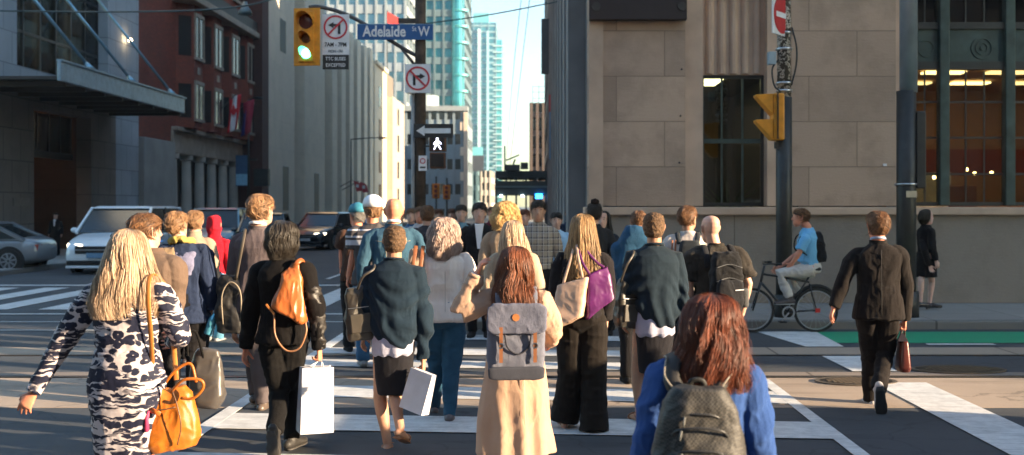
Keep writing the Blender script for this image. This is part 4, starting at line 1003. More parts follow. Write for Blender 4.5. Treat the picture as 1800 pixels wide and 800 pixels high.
# grey stone tower block with tall pilasters
SG = blocks((.68,.57,.44), (.62,.52,.41), 2.2, 1.9, 'grey_limestone', axis='yz', stain=.2, mort=.6); SGD = plain((.15,.125,.10), .85, var=.15, scale=1); SGW = blocks((.40,.34,.28), (.38,.32,.26), 2.2, 1.9, 'warm_limestone', axis='yz', stain=.1, mort=.6)  # SGD: darker copy of the pilaster stone, recess shade put in its colour
tb_ = empty('grey_stone_offices', (0,0,0), 0, 'long grey limestone office building with narrow windows and tall flat pilasters', 'building')
T0 = 63.7
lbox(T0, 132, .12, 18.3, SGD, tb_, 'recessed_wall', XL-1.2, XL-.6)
segs = [(440, 472, .25, 34), (472.5, 512, 0, 34), (530, 566, 0, 34), (577, 586, .1, 18.3), (594, 601, .1, 18.3), (608.5, 615.5, .1, 18.3), (622, 628.5, .1, 18.3), (634.5, 640, .1, 18.3), (645, 650.5, .1, 18.6)]
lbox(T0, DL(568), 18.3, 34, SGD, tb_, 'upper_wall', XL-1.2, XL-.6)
for a, b_, off, h in segs: lbox(max(T0, DL(a)), DL(b_), .12, h, SG, tb_, 'pilaster', XL-.6, XL+off+.25, .03)
lbox(DL(650.6), DL(672), .12, 17.2, SG, tb_, 'wing_wall', XL-.6, XL+.5); lbox(DL(672)+.01, DL(694), .12, 14.6, SGW, tb_, 'lit_wing', XL-.6, XL+1.2)
lbox(DL(650.6)+.2, DL(672)-.2, 17.2, 17.6, SG, tb_, 'parapet', XL-.6, XL+.75)
for px0, px1, py0, py1 in ((486, 496, 35, 92), (491, 501, 293, 370), (547, 555, 305, 372)):
    MB().box(XL+.20, XL+.27, DL(px0), DL(px1), ZL((px0+px1)/2, py1), ZL((px0+px1)/2, py0)).build('window', plain((.03,.03,.03), .6), tb_)
for k, (a, b_) in enumerate(((512,530),(566,577),(586,594),(601,608.5),(615.5,622),(628.5,634.5),(640,645))):
    for j in range(6): z = 1.5+j*2.9; MB().box(XL-.62, XL-.57, DL(a)+.3, DL(b_)-.3, z, z+2.0).build('window', DARKG, tb_)
for j in range(4): MB().box(XL+.48, XL+.53, DL(658), DL(662), 2+j*3.6, 4.3+j*3.6).build('window', DARKG, tb_); MB().box(XL+1.18, XL+1.22, DL(681), DL(684), 2+j*3.2, 4.0+j*3.2).build('window', DARKG, tb_)
MB().box(XL-20, XL-1.2, T0, 132, .12, 18.25).build('rear_block', SGD, tb_)
# distant towers
def tower(name, label, cat, x0, x1, y0, y1, h, glassc, bandc, floor=3.2, bays=10, band=.9, wavy=False, base=None, rot=0, metal=.02):
    e = empty(name, ((x0+x1)/2, (y0+y1)/2, 0), rot, label, cat); w, d = x1-x0, y1-y0
    MB().box(-w/2, w/2, -d/2, d/2, 0, h).build('glass_wall', mirror_glass(glassc, .12, metal), e)
    nf = int(h/floor); b = MB()
    for k in range(1, nf+1): b.box(-w/2-.25, w/2+.25, -d/2-.25, d/2+.25, k*floor-band, k*floor)
    b.build('floor_bands', plain(bandc, .6, var=.1, scale=.3), e)
    b = MB()
    for k in range(bays+1):
        x = -w/2+w*k/bays; b.box(x-.18, x+.18, -d/2-.4, -d/2-.1, 0, h)
    for k in range(bays+1):
        y = -d/2+d*k/bays
        for sx in (-1, 1): b.box(sx*(w/2+.1)-.15, sx*(w/2+.1)+.15, y-.18, y+.18, 0, h)
    b.build('mullions', plain(sc3(bandc, .9), .5, var=.1), e)
    return e
def px_box(px0, px1, D, dep): return ((px0-VPX)/FP*D, (px1-VPX)/FP*D, D, D+dep)
TEAL = (.10,.42,.46)
t1 = tower('curved_glass_tower', 'wide teal glass tower rising behind the brown sign pole', 'tower', *px_box(716, 812, 190, 24), 110, (.02,.13,.16), (.10,.15,.175), 2.95, 6, 1.25)
MB().cyl((4.2, -11.5, 0), 1.3, 110, n=20).build('corner_turret', mirror_glass((.05,.26,.30), .15, .02), t1)
for k in range(20): MB().cyl((4.7, -11.6, 14+k*3.0), 1.5, .4, n=20).build('balcony', plain((.10,.42,.44), .4), t1)
t2 = tower('slender_glass_tower', 'tall slender pale teal tower against the sky at the end of the street', 'tower', *px_box(820, 872, 480, 18), 84+4, (.06,.25,.30), (.21,.34,.39), 2.9, 4, .85)
MB().box(-3.9, 3.4, -6, 6, 86, 93).build('roof_house', plain((.12,.38,.44), .4), t2)
x_a = px_box(868, 882, 480, 18); MB().box(6.0, 9.6, -8.6, 8, 0, 80).build('stepped_wing', mirror_glass((.10,.42,.46), .12, .02), t2)
for k in range(26): MB().box(5.5, 10.0, -9.9, -7.5, 3+k*2.95, 3.5+k*2.95).build('balcony', plain((.42,.60,.62), .5), t2)
MB().box(-1.6, -.5, -10.2, -9.0, 0, 85).build('rib', plain((.55,.72,.75), .5), t2); MB().box(2.5, 3.4, -10.2, -9.0, 0, 84).build('rib', plain((.30,.52,.58), .5), t2)
t3 = tower('pale_office_slab', 'pale blue white office slab behind the end of the grey limestone block', 'building', *px_box(560, 712, 175, 40), 62, (.14,.23,.27), (.26,.30,.33), 3.3, 9, 1.5)
e = tower('low_grey_offices', 'low grey office block with ribbon windows behind the walk signal', 'building', *px_box(700, 812, 148, 20), 15.6, (.05,.065,.07), (.20,.25,.28), 3.6, 8, 2.1)
for k in range(4): MB().box(4.4, 5.0, -10.6, -10.3, 2.0+k*3.6, 3.2+k*3.6).build('pale_strip', plain((.62,.5,.38)), e)  # pale tan strips up the front, next to the corner pier
MB().box(4.9, 5.45, -10.7, -10.0, 0, 15.4).build('corner_pier', plain((.55,.42,.32), .7), e); MB().box(-9.0, 5.5, -10.9, -9.0, 15.6, 16.3).build('parapet', plain((.25,.28,.29), .7), e)
MB().cyl((-1.5, -4, 16.2), 2.2, 2.2, n=20).build('roof_tank', plain((.25,.3,.32)), e)
e = tower('small_cream_building', 'small cream building under the slender tower', 'building', *px_box(838, 862, 210, 15), 9.2, (.10,.12,.12), (.60,.50,.42), 2.6, 3, 1.1)
e = tower('dark_signboard_building', 'dark teal building with a billboard on its roof', 'building', *px_box(816, 838, 200, 15), 9.6, (.06,.16,.18), (.10,.17,.19), 3.0, 3, 1.0)
b = empty('billboard', tuple(W(832, 266, 185)), 0, 'pale teal billboard above the low dark building', 'billboard'); MB().box(-2.1,1.7,-.2,.2,-.75,.75).build('panel', plain((.16,.46,.52), .5), b); MB().box(-.2,1.9,-.25,.2,-3.6,-.8).build('dark_panel', plain((.05,.06,.075), .6), b); 
for x in (-1.5, 1.2): MB().bar((x, .4, -9), (x, .4, .6), .2).build('post', PD, b)
# right side beyond the stone building
e = tower('brown_flats', 'brown balconied block beyond the stone building corner', 'building', *px_box(934, 966, 130, 14), 15.0, (.04,.035,.035), (.13,.10,.085), 2.3, 3, .7)
b = MB(); 
for x in (-1.0, -.2, .6, 1.1): b.bar((x, -6.8, 15), (x, -6.8, 17.2), .09)
for z in (15.6, 16.4, 17.1): b.bar((-1.0, -6.8, z), (1.1, -6.8, z), .07)
b.build('roof_scaffold', plain((.18,.24,.25)), e)
e = tower('tall_dark_offices', 'tall dark narrow building whose edge shows past the stone corner', 'building', .95, 14, 64, 104, 27, (.03,.045,.055), (.09,.10,.105), 3.4, 5, 1.2)
e = empty('projecting_sign', ((966-VPX)/FP*52, 52, W(0, 80, 52).z), 0, 'blank dark vertical sign box projecting from the stone side wall', 'sign'); MB().box(-.42, .30, -.12, .12, -1.45, 1.35).build('box', plain((.06,.065,.07), .5), e, bevel=.03); MB().box(.28, 1.0, -.05, .05, .8, .9).build('bracket', PD, e); MB().box(.28, 1.0, -.05, .05, -.9, -.8).build('bracket', PD, e)
e = empty('blue_banner', ((968-VPX)/FP*48, 48, W(0, 220, 48).z), 0, 'thin blue and red banner on the stone side wall', 'banner'); MB().box(-.06, .02, -.3, .3, -1.6, .6).build('blue_cloth', plain((.05,.20,.38)), e); MB().box(-.08, .03, -.31, .31, .6, 1.4).build('red_cloth', plain((.5,.06,.06)), e)
# dark construction gantry over the far street
g = empty('construction_gantry', (-1.3, 74, 0), 0, 'dark covered construction gantry over the far pavement with a small blue screen', 'gantry')
GD = plain((.05,.07,.075), .6); GX0 = (870-VPX)/FP*74+1.3; GX1 = (962-VPX)/FP*74+1.3
zt = lambda py: CAMH-(py-HOR)/FP*74
MB().box(GX0, GX1, 0, 8, zt(342), zt(318)).build('deck', GD, g); MB().box(GX0+.1, GX1, .5, 8, zt(312), zt(300)).build('upper_deck', GD, g); MB().box(GX0, GX1, -.1, 0, zt(330), zt(327)).build('rail', plain((.12,.2,.22)), g)
for x in np.linspace(GX0+.1, GX1-.1, 6): MB().bar((x, .1, .1), (x, .1, zt(300)), .13).build('post', GD, g)
for k in range(4): x = GX0+.2+k*.9; MB().bar((x, -.05, zt(318)), (x+.8, -.05, zt(300)), .06).build('brace', GD, g)
MB().box(GX1-.85, GX1-.35, -.16, -.1, zt(349), zt(341)).build('blue_screen', emis((.02,.30,1), 3.5), g)
for x in (GX0+.35, GX0+1.9): MB().box(x, x+.18, -.16, -.1, zt(346), zt(343)).build('lamp', emis((.7,.9,1), 4), g)
MB().bar((GX0+.7, .2, zt(300)), (GX0+.7, .2, zt(256)), .10).build('mast', GD, g)
cr = empty('site_crane', (-1.3+GX0+1.3, 74.3, zt(300)), 0, 'small dark crane arm raised on top of the gantry', 'crane'); MB().box(-.55,.5,-.3,.3,0,.45).build('cab', GD, cr, bevel=.04); MB().bar((0,0,.4),(.15,0,.85), .12).build('jib', GD, cr); MB().bar((-.5,0,.75),(.45,0,1.15), .10).build('jib', GD, cr); MB().box(.55,1.1,-.2,.2,.1,.6).build('hoist', GD, cr)
# small far traffic lights, street lamps, banners, sign
for px, py, D, lab in ((766, 336, 62, 'small amber traffic light seen sideways down the street'), (785, 338, 64, 'small amber traffic light to one side of the sideways one')):
    p = W(px, py, D); e = empty('distant_traffic_light', tuple(p), 0, lab, 'traffic light', 'traffic lights at the next crossing'); MB().box(-.22,.22,0,.2,-.45,.45).build('housing', plain((.70,.22,.02), .5), e, bevel=.03)
    for z in (.28, 0, -.28): MB().cyl((0,-.001,z), .10, -.15, 'y', 14).build('lens', plain((.2,.03,.02), .4), e)
    MB().bar((.0, .25, -p.z+.05), (.0, .25, .9), .10).build('post', PD, e)
def lamp(px, py, D, x1, lab, base=None):
    p = W(px, py, D); e = empty('street_lamp', (p.x, D, 0), 0, lab, 'street lamp', None); MB().tube([(0,0,0),(0,0,p.z)], [.09,.05], 8).build('post', PD, e, True); MB().tube([(0,0,p.z),(x1*.6,0,p.z+.12),(x1,0,p.z+.15)], .04, 8).build('arm', PD, e, True); MB().ball((x1,0,p.z+.12), (.35,.14,.09), 10, 6).build('lamp_head', PD, e, True); return e
lamp(617, 245, 84, 2.6, 'dark street lamp with a long arm in front of the grey pilasters'); lamp(437, 176, 60, .55, 'short armed street lamp by the end of the brick building')
e = empty('street_banner', tuple(W(425, 300, 60)), 0, 'blue and white banner low on the brick building end', 'banner'); MB().box(-.35,.35,-.02,.02,-.9,.9).build('cloth', plain((.05,.12,.22)), e); MB().box(-.33,.33,-.03,-.021,-.85,-.2).build('white_panel', plain((.25,.5,.65)), e); MB().box(.35,.9,-.05,.05,.6,.7).build('bracket', PD, e)
MB().box(.75,1.6,-.2,.2,-.9,.1).build('signal_box', PD, e)
for px, py, lab, cc in ((628, 326, 'small red flag nearest the lamp on the grey offices', (.45,.03,.04)), (639, 328, 'small red flag farther along the grey offices', (.40,.04,.06))):
    e = empty('small_flag', tuple(W(px, py, 92)), 0, lab, 'flag', 'small flags on the grey offices'); b = MB(); b.prism([(-.35,.45),(.25,.2),(.45,-.5),(-.05,-.55)], -.03, .03, 'y').build('cloth', plain(cc), e); MB().box(-.1,.15,-.05,-.03,-.2,.1).build('white_patch', plain((.6,.6,.6)), e); MB().bar((-.4,0,.5),(-2.2,.5,-.4), .06).build('staff', PD, e)
p = W(692, 36, 150); e = empty('rooftop_flag', tuple(p), 0, 'small red flag on top of the pale office slab', 'flag'); MB().prism([(-.9,1.3),(1.0,.2),(.7,-.9),(-.9,-.4)], -.05, .05, 'y').build('cloth', plain((.75,.06,.05)), e); MB().bar((-.95,0,-9),(-.95,0,1.5), .12).build('staff', PD, e)
# overhead wires
def wire(pts, r, lab): o = MB().tube(catmull(pts, 20), r, 6).build('overhead_wire', plain((.06,.09,.09), .5), None, True); tag(o, lab, 'wire')
wire([W(-60, 18, 26), W(200, 21, 26), W(420, 12, 26), W(560, -30, 26)], .022, 'sagging teal wire across the hotel windows')
wire([W(745, 42, 30), W(860, 26, 30), W(985, 2, 30)], .018, 'thin wire crossing the open sky beside the slender tower')
wire([W(917, -10, 60), W(902, 130, 75), W(888, 300, 110)], .02, 'faint steep wire in the strip of sky nearest the slender tower'); wire([W(932, -10, 60), W(915, 130, 75), W(895, 300, 110)], .02, 'faint steep wire in the strip of sky farther from the slender tower')
e = empty('hanging_street_lamp', tuple(W(431, 18, 36)), 0, 'dark bell shaped lamp hanging at the top of the view', 'street lamp'); MB().stack([(-.16,.24,.24,0,0),(-.02,.22,.22,0,0),(.10,.12,.12,0,0),(.3,.07,.07,0,0)], 16).build('lamp_shade', plain((.16,.2,.2), .4, .4), e, True); MB().tube([(0,0,.3),(0,0,2.2)], .02, 6).build('rod', PD, e, True)

# ------------------------------------------------------------------ unseen block added to shade the far side of the cross street (outside the frame)
off = empty('added_shade_block', (0,0,0), 0, 'unseen stone block added across the far cross street to cast shade', 'building')
MB().box(48, 90, -4.6, 80, 0, 22).build('wall', plain((.35,.3,.25), .8), off); MB().box(47.6, 90.4, -4.61, 80.4, 22, 23).build('cornice', plain((.35,.3,.25), .8), off)
# air
hz = MB().box(-400, 400, -160, 900, -1.6, 125).build('haze', None)
hz['kind'] = 'stuff'; hm = NT('air'); pv = hm.n('ShaderNodeVolumePrincipled'); pv.inputs['Color'].default_value = (.80, .90, 1, 1); pv.inputs['Density'].default_value = .0003; pv.inputs['Anisotropy'].default_value = .2
hm.l(pv.outputs[0], hm.out.inputs['Volume']); hz.data.materials.clear(); hz.data.materials.append(hm.m)
# sky and sun
for nm, lab, bx in (('near_right_block', 'brown office block behind the camera beside the added unseen van', (7, 23, -60, -5)), ('near_left_block', 'grey office block behind the camera across the street', (-60, -18, -80, -3)), ('rear_block', 'tall office block closing the street far behind the camera', (-30, 30, -140, -100))):
    e = empty(nm.replace('near_right_','').replace('near_left_','').replace('rear_block', 'office_block').replace('block','office_block') if nm != 'rear_block' else 'office_block', (0,0,0), 0, lab, 'building')
    MB().box(*bx, 0, 22 if nm != 'rear_block' else 30).build('wall', plain((.20,.165,.14), .8, var=.2, scale=.4), e)
    b = MB()
    for z in range(2, 20, 4):
        for x in np.arange(bx[0]+1.2, bx[1]-2, 3.4): b.box(x, x+1.8, bx[3], bx[3]+.05, z, z+2.4)
    b.build('window_rows', plain((.04,.05,.06), .1), e)['kind'] = 'stuff'
AZ, EL = 20.0, 12.8
w = bpy.data.worlds.new('World'); scene.world = w; w.use_nodes = True; nt = w.node_tree; nt.nodes.clear()
sk = nt.nodes.new('ShaderNodeTexSky'); sk.sky_type = 'NISHITA'; sk.sun_disc = False; sk.sun_elevation = R(EL); sk.sun_rotation = R(90+AZ); sk.air_density = 1.2; sk.dust_density = .7; sk.ozone_density = 1.2
bg = nt.nodes.new('ShaderNodeBackground'); bg.inputs[1].default_value = .092; ow = nt.nodes.new('ShaderNodeOutputWorld'); tn = nt.nodes.new('ShaderNodeMix'); tn.data_type = 'RGBA'; tn.blend_type = 'MULTIPLY'; tn.inputs[0].default_value = 1; tn.inputs[7].default_value = (.82, 1.0, 1.14, 1); nt.links.new(sk.outputs[0], tn.inputs[6]); nt.links.new(tn.outputs[2], bg.inputs[0]); nt.links.new(bg.outputs[0], ow.inputs[0])
ld = bpy.data.lights.new('sun', 'SUN'); ld.energy = 5.0; ld.angle = R(.5); ld.color = (1, .77, .52)
lo = bpy.data.objects.new('sun', ld); COL.objects.link(lo)
to = Vector((math.cos(R(AZ))*math.cos(R(EL)), -math.sin(R(AZ))*math.cos(R(EL)), math.sin(R(EL))))
lo.rotation_euler = to.to_track_quat('Z', 'Y').to_euler(); lo.location = (20, -5, 12)
# camera
cd = bpy.data.cameras.new('camera'); cam = bpy.data.objects.new('camera', cd); COL.objects.link(cam); scene.camera = cam
cam.location = (0, 0, CAMH); cam.rotation_euler = (R(90), 0, 0); cd.sensor_width = 36; cd.lens = 36; cd.shift_x = -45/1800; cd.shift_y = -37/1800; cd.clip_end = 5000; cd.clip_start = .05
cd.dof.use_dof = True; cd.dof.focus_distance = 7.6; cd.dof.aperture_fstop = 2.4
scene.view_settings.view_transform = 'Standard'; scene.view_settings.look = 'None'; scene.view_settings.exposure = 2.12; scene.view_settings.gamma = 1
scene.cycles.use_denoising = True; scene.cycles.max_bounces = 6; scene.cycles.transparent_max_bounces = 12; scene.cycles.use_adaptive_sampling = True; scene.cycles.adaptive_threshold = .02
scene.cycles.caustics_reflective = False; scene.cycles.caustics_refractive = False; scene.cycles.sample_clamp_indirect = 4
# ------------------------------------------------------------------ vehicles
TYRE = plain((.015,.015,.015), .85); RIM = plain((.38,.40,.42), .35, .8); CGL = glass((.10,.13,.14), .22); 
def wheel(e, x, y, r, side, w=.21):
    o = MB().cyl((x-w/2, y, r), r, w, 'x', 28).build('wheel', TYRE, e, bevel=.025)
    xo = x+side*(w/2+.002); b = MB().cyl((min(xo, xo+side*.012), y, r), r*.64, .012, 'x', 24); b.build('hub_disc', plain((.05,.05,.055), .5), o)
    for k in range(8):
        a = k*math.pi/4+.2; MB().bar((xo+side*.02, y+math.cos(a)*r*.10, r+math.sin(a)*r*.10), (xo+side*.02, y+math.cos(a)*r*.62, r+math.sin(a)*r*.62), .045, .03, (1,0,0)).build('spoke', RIM, o)
    MB().disc_ring((xo+side*.01-.0, y, r), r*.60, r*.68, .015, 'x', 24).build('rim', RIM, o)
def car(name, label, cat, loc, rz, paintc, L=4.7, Wd=1.82, H=1.45, belt=.92, hood=.95, wf=.95, wr=-1.40, cab=(1.05, .35, -1.15, -1.9), wr_r=.33, deck=.98, group=None, lights=False, lower=.20, roofin=.20, coat=.6, plate=True, tail=False, vans=False, dark=False):
    """front looks along -y at rz = 0; cab = base front, roof front, roof rear, base rear measured from the middle, forward positive"""
    e = empty(name, loc, rz, label, cat, group); P = plain(paintc, .28, .35 if max(paintc) < .6 else 0, var=.03, coat=coat, bumpv=0); K = plain((.012,.012,.013), .5); hw = Wd/2
    # lower body: sections along the length, forward = +f
    st = [(L/2, .74, .34, hood*.62), (L/2-.10, .88, .24, hood*.70), (L/2-.45, .97, lower, hood*.88), (wf+.55, 1.0, lower, hood*.93), (cab[0], 1.0, lower, belt), (0, 1.0, lower, belt+.01), (cab[3], 1.0, lower, belt+.03), (-L/2+.40, .98, lower+.02, deck), (-L/2+.08, .90, .28, deck*.93), (-L/2, .80, .36, deck*.72)]
    Rr = []
    for f, k, z0, z1 in st:
        w = hw*k; zs = z0+(z1-z0)*.55
        Rr.append([(-w*.86, -f, z0), (-w, -f, z0+.10), (-w*1.0, -f, zs), (-w*.955, -f, z1-.07), (-w*.86, -f, z1), (0, -f, z1+.035), (w*.86, -f, z1), (w*.955, -f, z1-.07), (w, -f, zs), (w, -f, z0+.10), (w*.86, -f, z0), (0, -f, z0)])
    body = MB().rings(Rr).build('body', P, e, True); sub = body.modifiers.new('s', 'SUBSURF'); sub.levels = 1; sub.render_levels = 2
    # greenhouse
    a, b_, c_, d_ = cab; wb = hw*.93; wt = hw*(1-roofin)*.97; zr = H-.05; zb = belt-.02
    MB().hexa([(-wb,-a,zb),(wb,-a,zb),(wb,-d_,zb+.02),(-wb,-d_,zb+.02)], [(-wt,-b_,zr),(wt,-b_,zr),(wt,-c_,zr),(-wt,-c_,zr)]).build('cabin_glass', plain((.025,.035,.038), .06, 0, 0, spec=.9), e, bevel=.03)
    MB().hexa([(-wt-.03,-b_-.10,zr-.02),(wt+.03,-b_-.10,zr-.02),(wt+.03,-c_+.12,zr-.02),(-wt-.03,-c_+.12,zr-.02)], [(-wt*.86,-b_+.06,H),(wt*.86,-b_+.06,H),(wt*.86,-c_-.06,H),(-wt*.86,-c_-.06,H)]).build('roof', P, e, bevel=.03)
    for s in (-1, 1):
        MB().bar((s*(wb+.005),-a-.03,zb),(s*(wt+.012),-b_,zr), .065, .07).build('pillar', P, e); MB().bar((s*(wb+.005),-d_,zb),(s*(wt+.012),-c_,zr), .13, .09).build('pillar', P, e)
        m = (a+d_)/2; MB().bar((s*(wb+.006),-m,zb),(s*(wt+.014),-(b_+c_)/2,zr), .03, .08).build('pillar', K, e)
        MB().bar((s*(wb+.012),-a,zb+.015),(s*(wb+.012),-d_,zb+.03), .02, .02).build('window_trim', RIM, e)
        for f in (.40, -.62): MB().bar((s*hw*.995,-f,lower+.22),(s*hw*.965,-f,belt-.06), .012, .006).build('door_gap', K, e)
        for f in (.12, -.92): MB().bar((s*hw*1.0,-f,belt-.13),(s*hw*1.0,-f+.16,belt-.13), .03, .025).build('door_handle', P, e)
        mm = MB().ball((s*(hw+.10),-a+.28,belt+.06), (.11,.07,.075), 12, 8).build('wing_mirror', P, e, True)
        for y in (wf+.38, ): pass
        for yy in (-wf-.42, -wr):
            pass
        for f in (wf+.42, wr):
            MB().disc_ring((s*hw*.93 if s > 0 else s*hw*.93-.0, -f, wr_r), 0, wr_r+.075, s*hw*.075, 'x', 30).build('wheel_arch', K, e); wheel(e, s*(hw*.93), -f, wr_r, s)
        MB().hexa([(s*hw*.42,-L/2+.03,hood*.55),(s*hw*.88,-L/2+.20,hood*.55),(s*hw*.90,-L/2+.45,hood*.60),(s*hw*.42,-L/2+.10,hood*.60)], [(s*hw*.42,-L/2+.06,hood*.72),(s*hw*.88,-L/2+.26,hood*.74),(s*hw*.92,-L/2+.50,hood*.76),(s*hw*.42,-L/2+.20,hood*.72)]).build('headlight', emis((1,.85,.6), 2.2) if lights else plain((.55,.58,.6), .15, .3), e, bevel=.02)
        MB().hexa([(s*hw*.50,L/2-.02,deck*.60),(s*hw*.84,L/2-.05,deck*.60),(s*hw*.95,L/2-.35,deck*.66),(s*hw*.50,L/2-.20,deck*.66)], [(s*hw*.50,L/2-.02,deck*.78),(s*hw*.84,L/2-.05,deck*.78),(s*hw*.95,L/2-.35,deck*.80),(s*hw*.50,L/2-.20,deck*.80)]).build('tail_light', plain((.45,.06,.04), .2), e, bevel=.02)
    MB().box(-hw*.58, hw*.58, -L/2-.02, -L/2+.12, hood*.50, hood*.68).build('grille', K, e, bevel=.02); MB().box(-hw*.56, hw*.56, -L/2-.035, -L/2-.02, hood*.575, hood*.61).build('grille_bar', RIM, e)
    MB().box(-hw*.80, hw*.80, -L/2-.012, -L/2+.3, .26, .38).build('lower_intake', K, e, bevel=.02); MB().box(-hw*.82, hw*.82, -L/2-.03, -L/2+.3, .17, .24).build('bumper_lip', P, e, bevel=.02)
    MB().box(-.26, .26, -L/2-.05, -L/2-.035, hood*.40, hood*.52).build('licence_plate', plain((.16,.30,.45) if vans else (.5,.5,.5)), e)
    for s in (-1, 1): MB().bar((s*.1,-a+.02,zb+.06),(s*.55,-a-.02+.06,zb+.10), .015).build('wiper', K, e)
    return e
car('silver_sedan', 'silver sedan driving out of the view in front of the hotel', 'car', (-16.45, 29.3, 0), R(-84), (.26,.28,.30), L=4.75, wr=-1.62, H=1.42, cab=(.85,.10,-1.05,-2.0), belt=.92, deck=1.0, hood=.93)
car('white_minivan', 'white minivan with one headlight lit facing the crossing', 'van', (-12.1, 30.3, 0), R(3), (.80,.84,.86), L=5.0, Wd=2.02, H=1.86, belt=1.12, hood=1.13, cab=(1.45,.55,-2.1,-2.38), wr_r=.36, deck=1.15, roofin=.16, lights=True, vans=True)
car('teal_suv', 'pale blue sport utility car waiting behind the red hood', 'car', (-12.3, 39.5, 0), R(8), (.22,.36,.42), L=4.7, Wd=1.95, H=1.80, belt=1.05, hood=1.08, cab=(1.1,.45,-1.95,-2.25), wr_r=.37, deck=1.1, roofin=.17)
car('rounded_green_car', 'dark rounded car just behind the tall man in grey suit', 'car', (-10.4, 39.0, 0), R(10), (.03,.05,.055), L=4.4, H=1.62, cab=(1.2,.3,-1.6,-2.1), roofin=.22)
car('black_crossover', 'black crossover with bright front lamp beyond the woman in black', 'car', (-9.35, 45.2, 0), R(-10), (.012,.016,.02), L=4.7, H=1.60, belt=.98, hood=1.0, cab=(1.1,.3,-1.8,-2.2), wr_r=.37, lights=True)
car('blue_hatchback', 'small blue car in the queue farthest from the crossing', 'car', (-10.3, 57.5, 0), R(0), (.03,.13,.28), L=4.2, H=1.55, cab=(1.1,.3,-1.6,-2.0))
# unseen van added outside the frame to throw the band of shade over the crossing
car('added_shade_van', 'unseen white van added beside the crossing to cast shade', 'van', (9.4, 5.6, 0), R(90), (.6,.6,.58), L=5.9, Wd=2.0, H=2.05, belt=1.2, hood=1.2, cab=(2.0,1.2,-2.8,-2.92), wr_r=.36, deck=1.3, roofin=.08)
# ------------------------------------------------------------------ bicycle
DB = 15.02; sB = FP/DB
def Bp(px, py, dy=0): p = W(px, py, DB); return Vector((p.x, DB+dy, p.z))
e0 = Bp(1378, 584); bike = empty('bicycle', (e0.x, DB, 0), 0, 'dark city bicycle ridden along the kerb by the man in sky blue', 'bicycle')
def q(px, py, dy=0): v = Bp(px, py, dy); return Vector((v.x-e0.x, v.y-DB, v.z))
BKM = plain((.02,.022,.025), .35, .3); r_w = .325
wa = Vector((q(1322,0).x, 0, r_w+.005)); wb_ = Vector((q(1434,0).x, 0, r_w+.005))
for c0_ in (wa, wb_):
    o = MB().disc_ring((c0_.x, -.02, c0_.z), r_w-.035, r_w, .04, 'y', 44).build('wheel', TYRE, bike)
    MB().disc_ring((c0_.x, -.011, c0_.z), r_w-.052, r_w-.036, .022, 'y', 44).build('rim', RIM, o)
    b = MB()
    for k in range(20):
        a = k*math.pi/10; b.bar((c0_.x, .02*(-1)**k, c0_.z), (c0_.x+math.cos(a)*(r_w-.045), 0, c0_.z+math.sin(a)*(r_w-.045)), .003)
    b.build('spokes', RIM, o); MB().cyl((c0_.x,-.05,c0_.z), .022, .10, 'y', 12).build('hub', RIM, o)
bbk = Vector(((wa.x+wb_.x)/2+.05, 0, .30)); head = Vector((q(1341,0).x, 0, .90)); seat_t = Vector((q(1425,0).x, 0, .86)); headb = head+Vector((-.03,0,-.16))
b = MB(); b.tube([headb, bbk], .019, 8); b.tube([head+Vector((0,0,-.04)), seat_t+Vector((-.02,0,-.12))], .016, 8); b.tube([bbk, seat_t], .016, 8)
for s in (-.045, .045): b.tube([bbk+Vector((0,s,0)), wb_+Vector((0,s,0))], .009, 6); b.tube([seat_t+Vector((-.02,s*.4,-.14)), wb_+Vector((0,s,0))], .008, 6)
b.build('frame', BKM, bike, True)
b = MB()
for s in (-.05, .05): b.tube([headb+Vector((0,s,0)), wa+Vector((0,s,0))], .012, 8)
b.tube([headb, head+Vector((.02,0,.08))], .019, 8); b.build('fork', BKM, bike, True)
hb = head+Vector((.03,0,.10)); b = MB().tube(catmull([hb+Vector((.12,-.30,.02)), hb+Vector((.02,-.22,.02)), hb, hb+Vector((.02,.22,.02)), hb+Vector((.12,.30,.02))], 14), .013, 8); b.build('handlebar', BKM, bike, True)
for s in (-1, 1): MB().tube([hb+Vector((.10,s*.29,.02)), hb+Vector((.17,s*.325,.02))], .018, 8).build('grip', TYRE, bike, True)
MB().tube([seat_t+Vector((-.13,0,.07)), seat_t+Vector((0,0,.06)), seat_t+Vector((.12,0,.075))], [(.03,.02),(.06,.025),(.08,.03)], 12, (0,0,1), True).build('saddle', TYRE, bike, True); MB().tube([seat_t, seat_t+Vector((0,0,.05))], .013, 8).build('seat_post', RIM, bike, True)
MB().disc_ring((bbk.x, -.075, bbk.z), .07, .095, .006, 'y', 28).build('chainring', RIM, bike); MB().bar((bbk.x,-.09,bbk.z), (bbk.x-.10,-.09,bbk.z-.12), .02).build('crank', RIM, bike); MB().box(bbk.x-.15,bbk.x-.05,-.18,-.09,bbk.z-.14,bbk.z-.115).build('pedal', BKM, bike)
MB().bar((bbk.x,.06,bbk.z), (bbk.x+.08,.06,bbk.z+.12), .02).build('crank', RIM, bike); MB().box(bbk.x+.03,bbk.x+.13,.07,.16,bbk.z+.11,bbk.z+.135).build('pedal', BKM, bike)
b = MB(); n = 18
for dr in (0,): b.tube([(wb_.x+math.cos(a)*(r_w+.03), 0, wb_.z+math.sin(a)*(r_w+.03)) for a in [R(20)+R(140)*k/n for k in range(n+1)]], [(.028,.004)]*(n+1), 8, (0,1,0))
b.build('mudguard', BKM, bike, True); MB().box(wb_.x-.02,wb_.x+.05,-.06,-.03,.30,.36).build('rear_reflector', plain((.5,.02,.02), .3), bike)
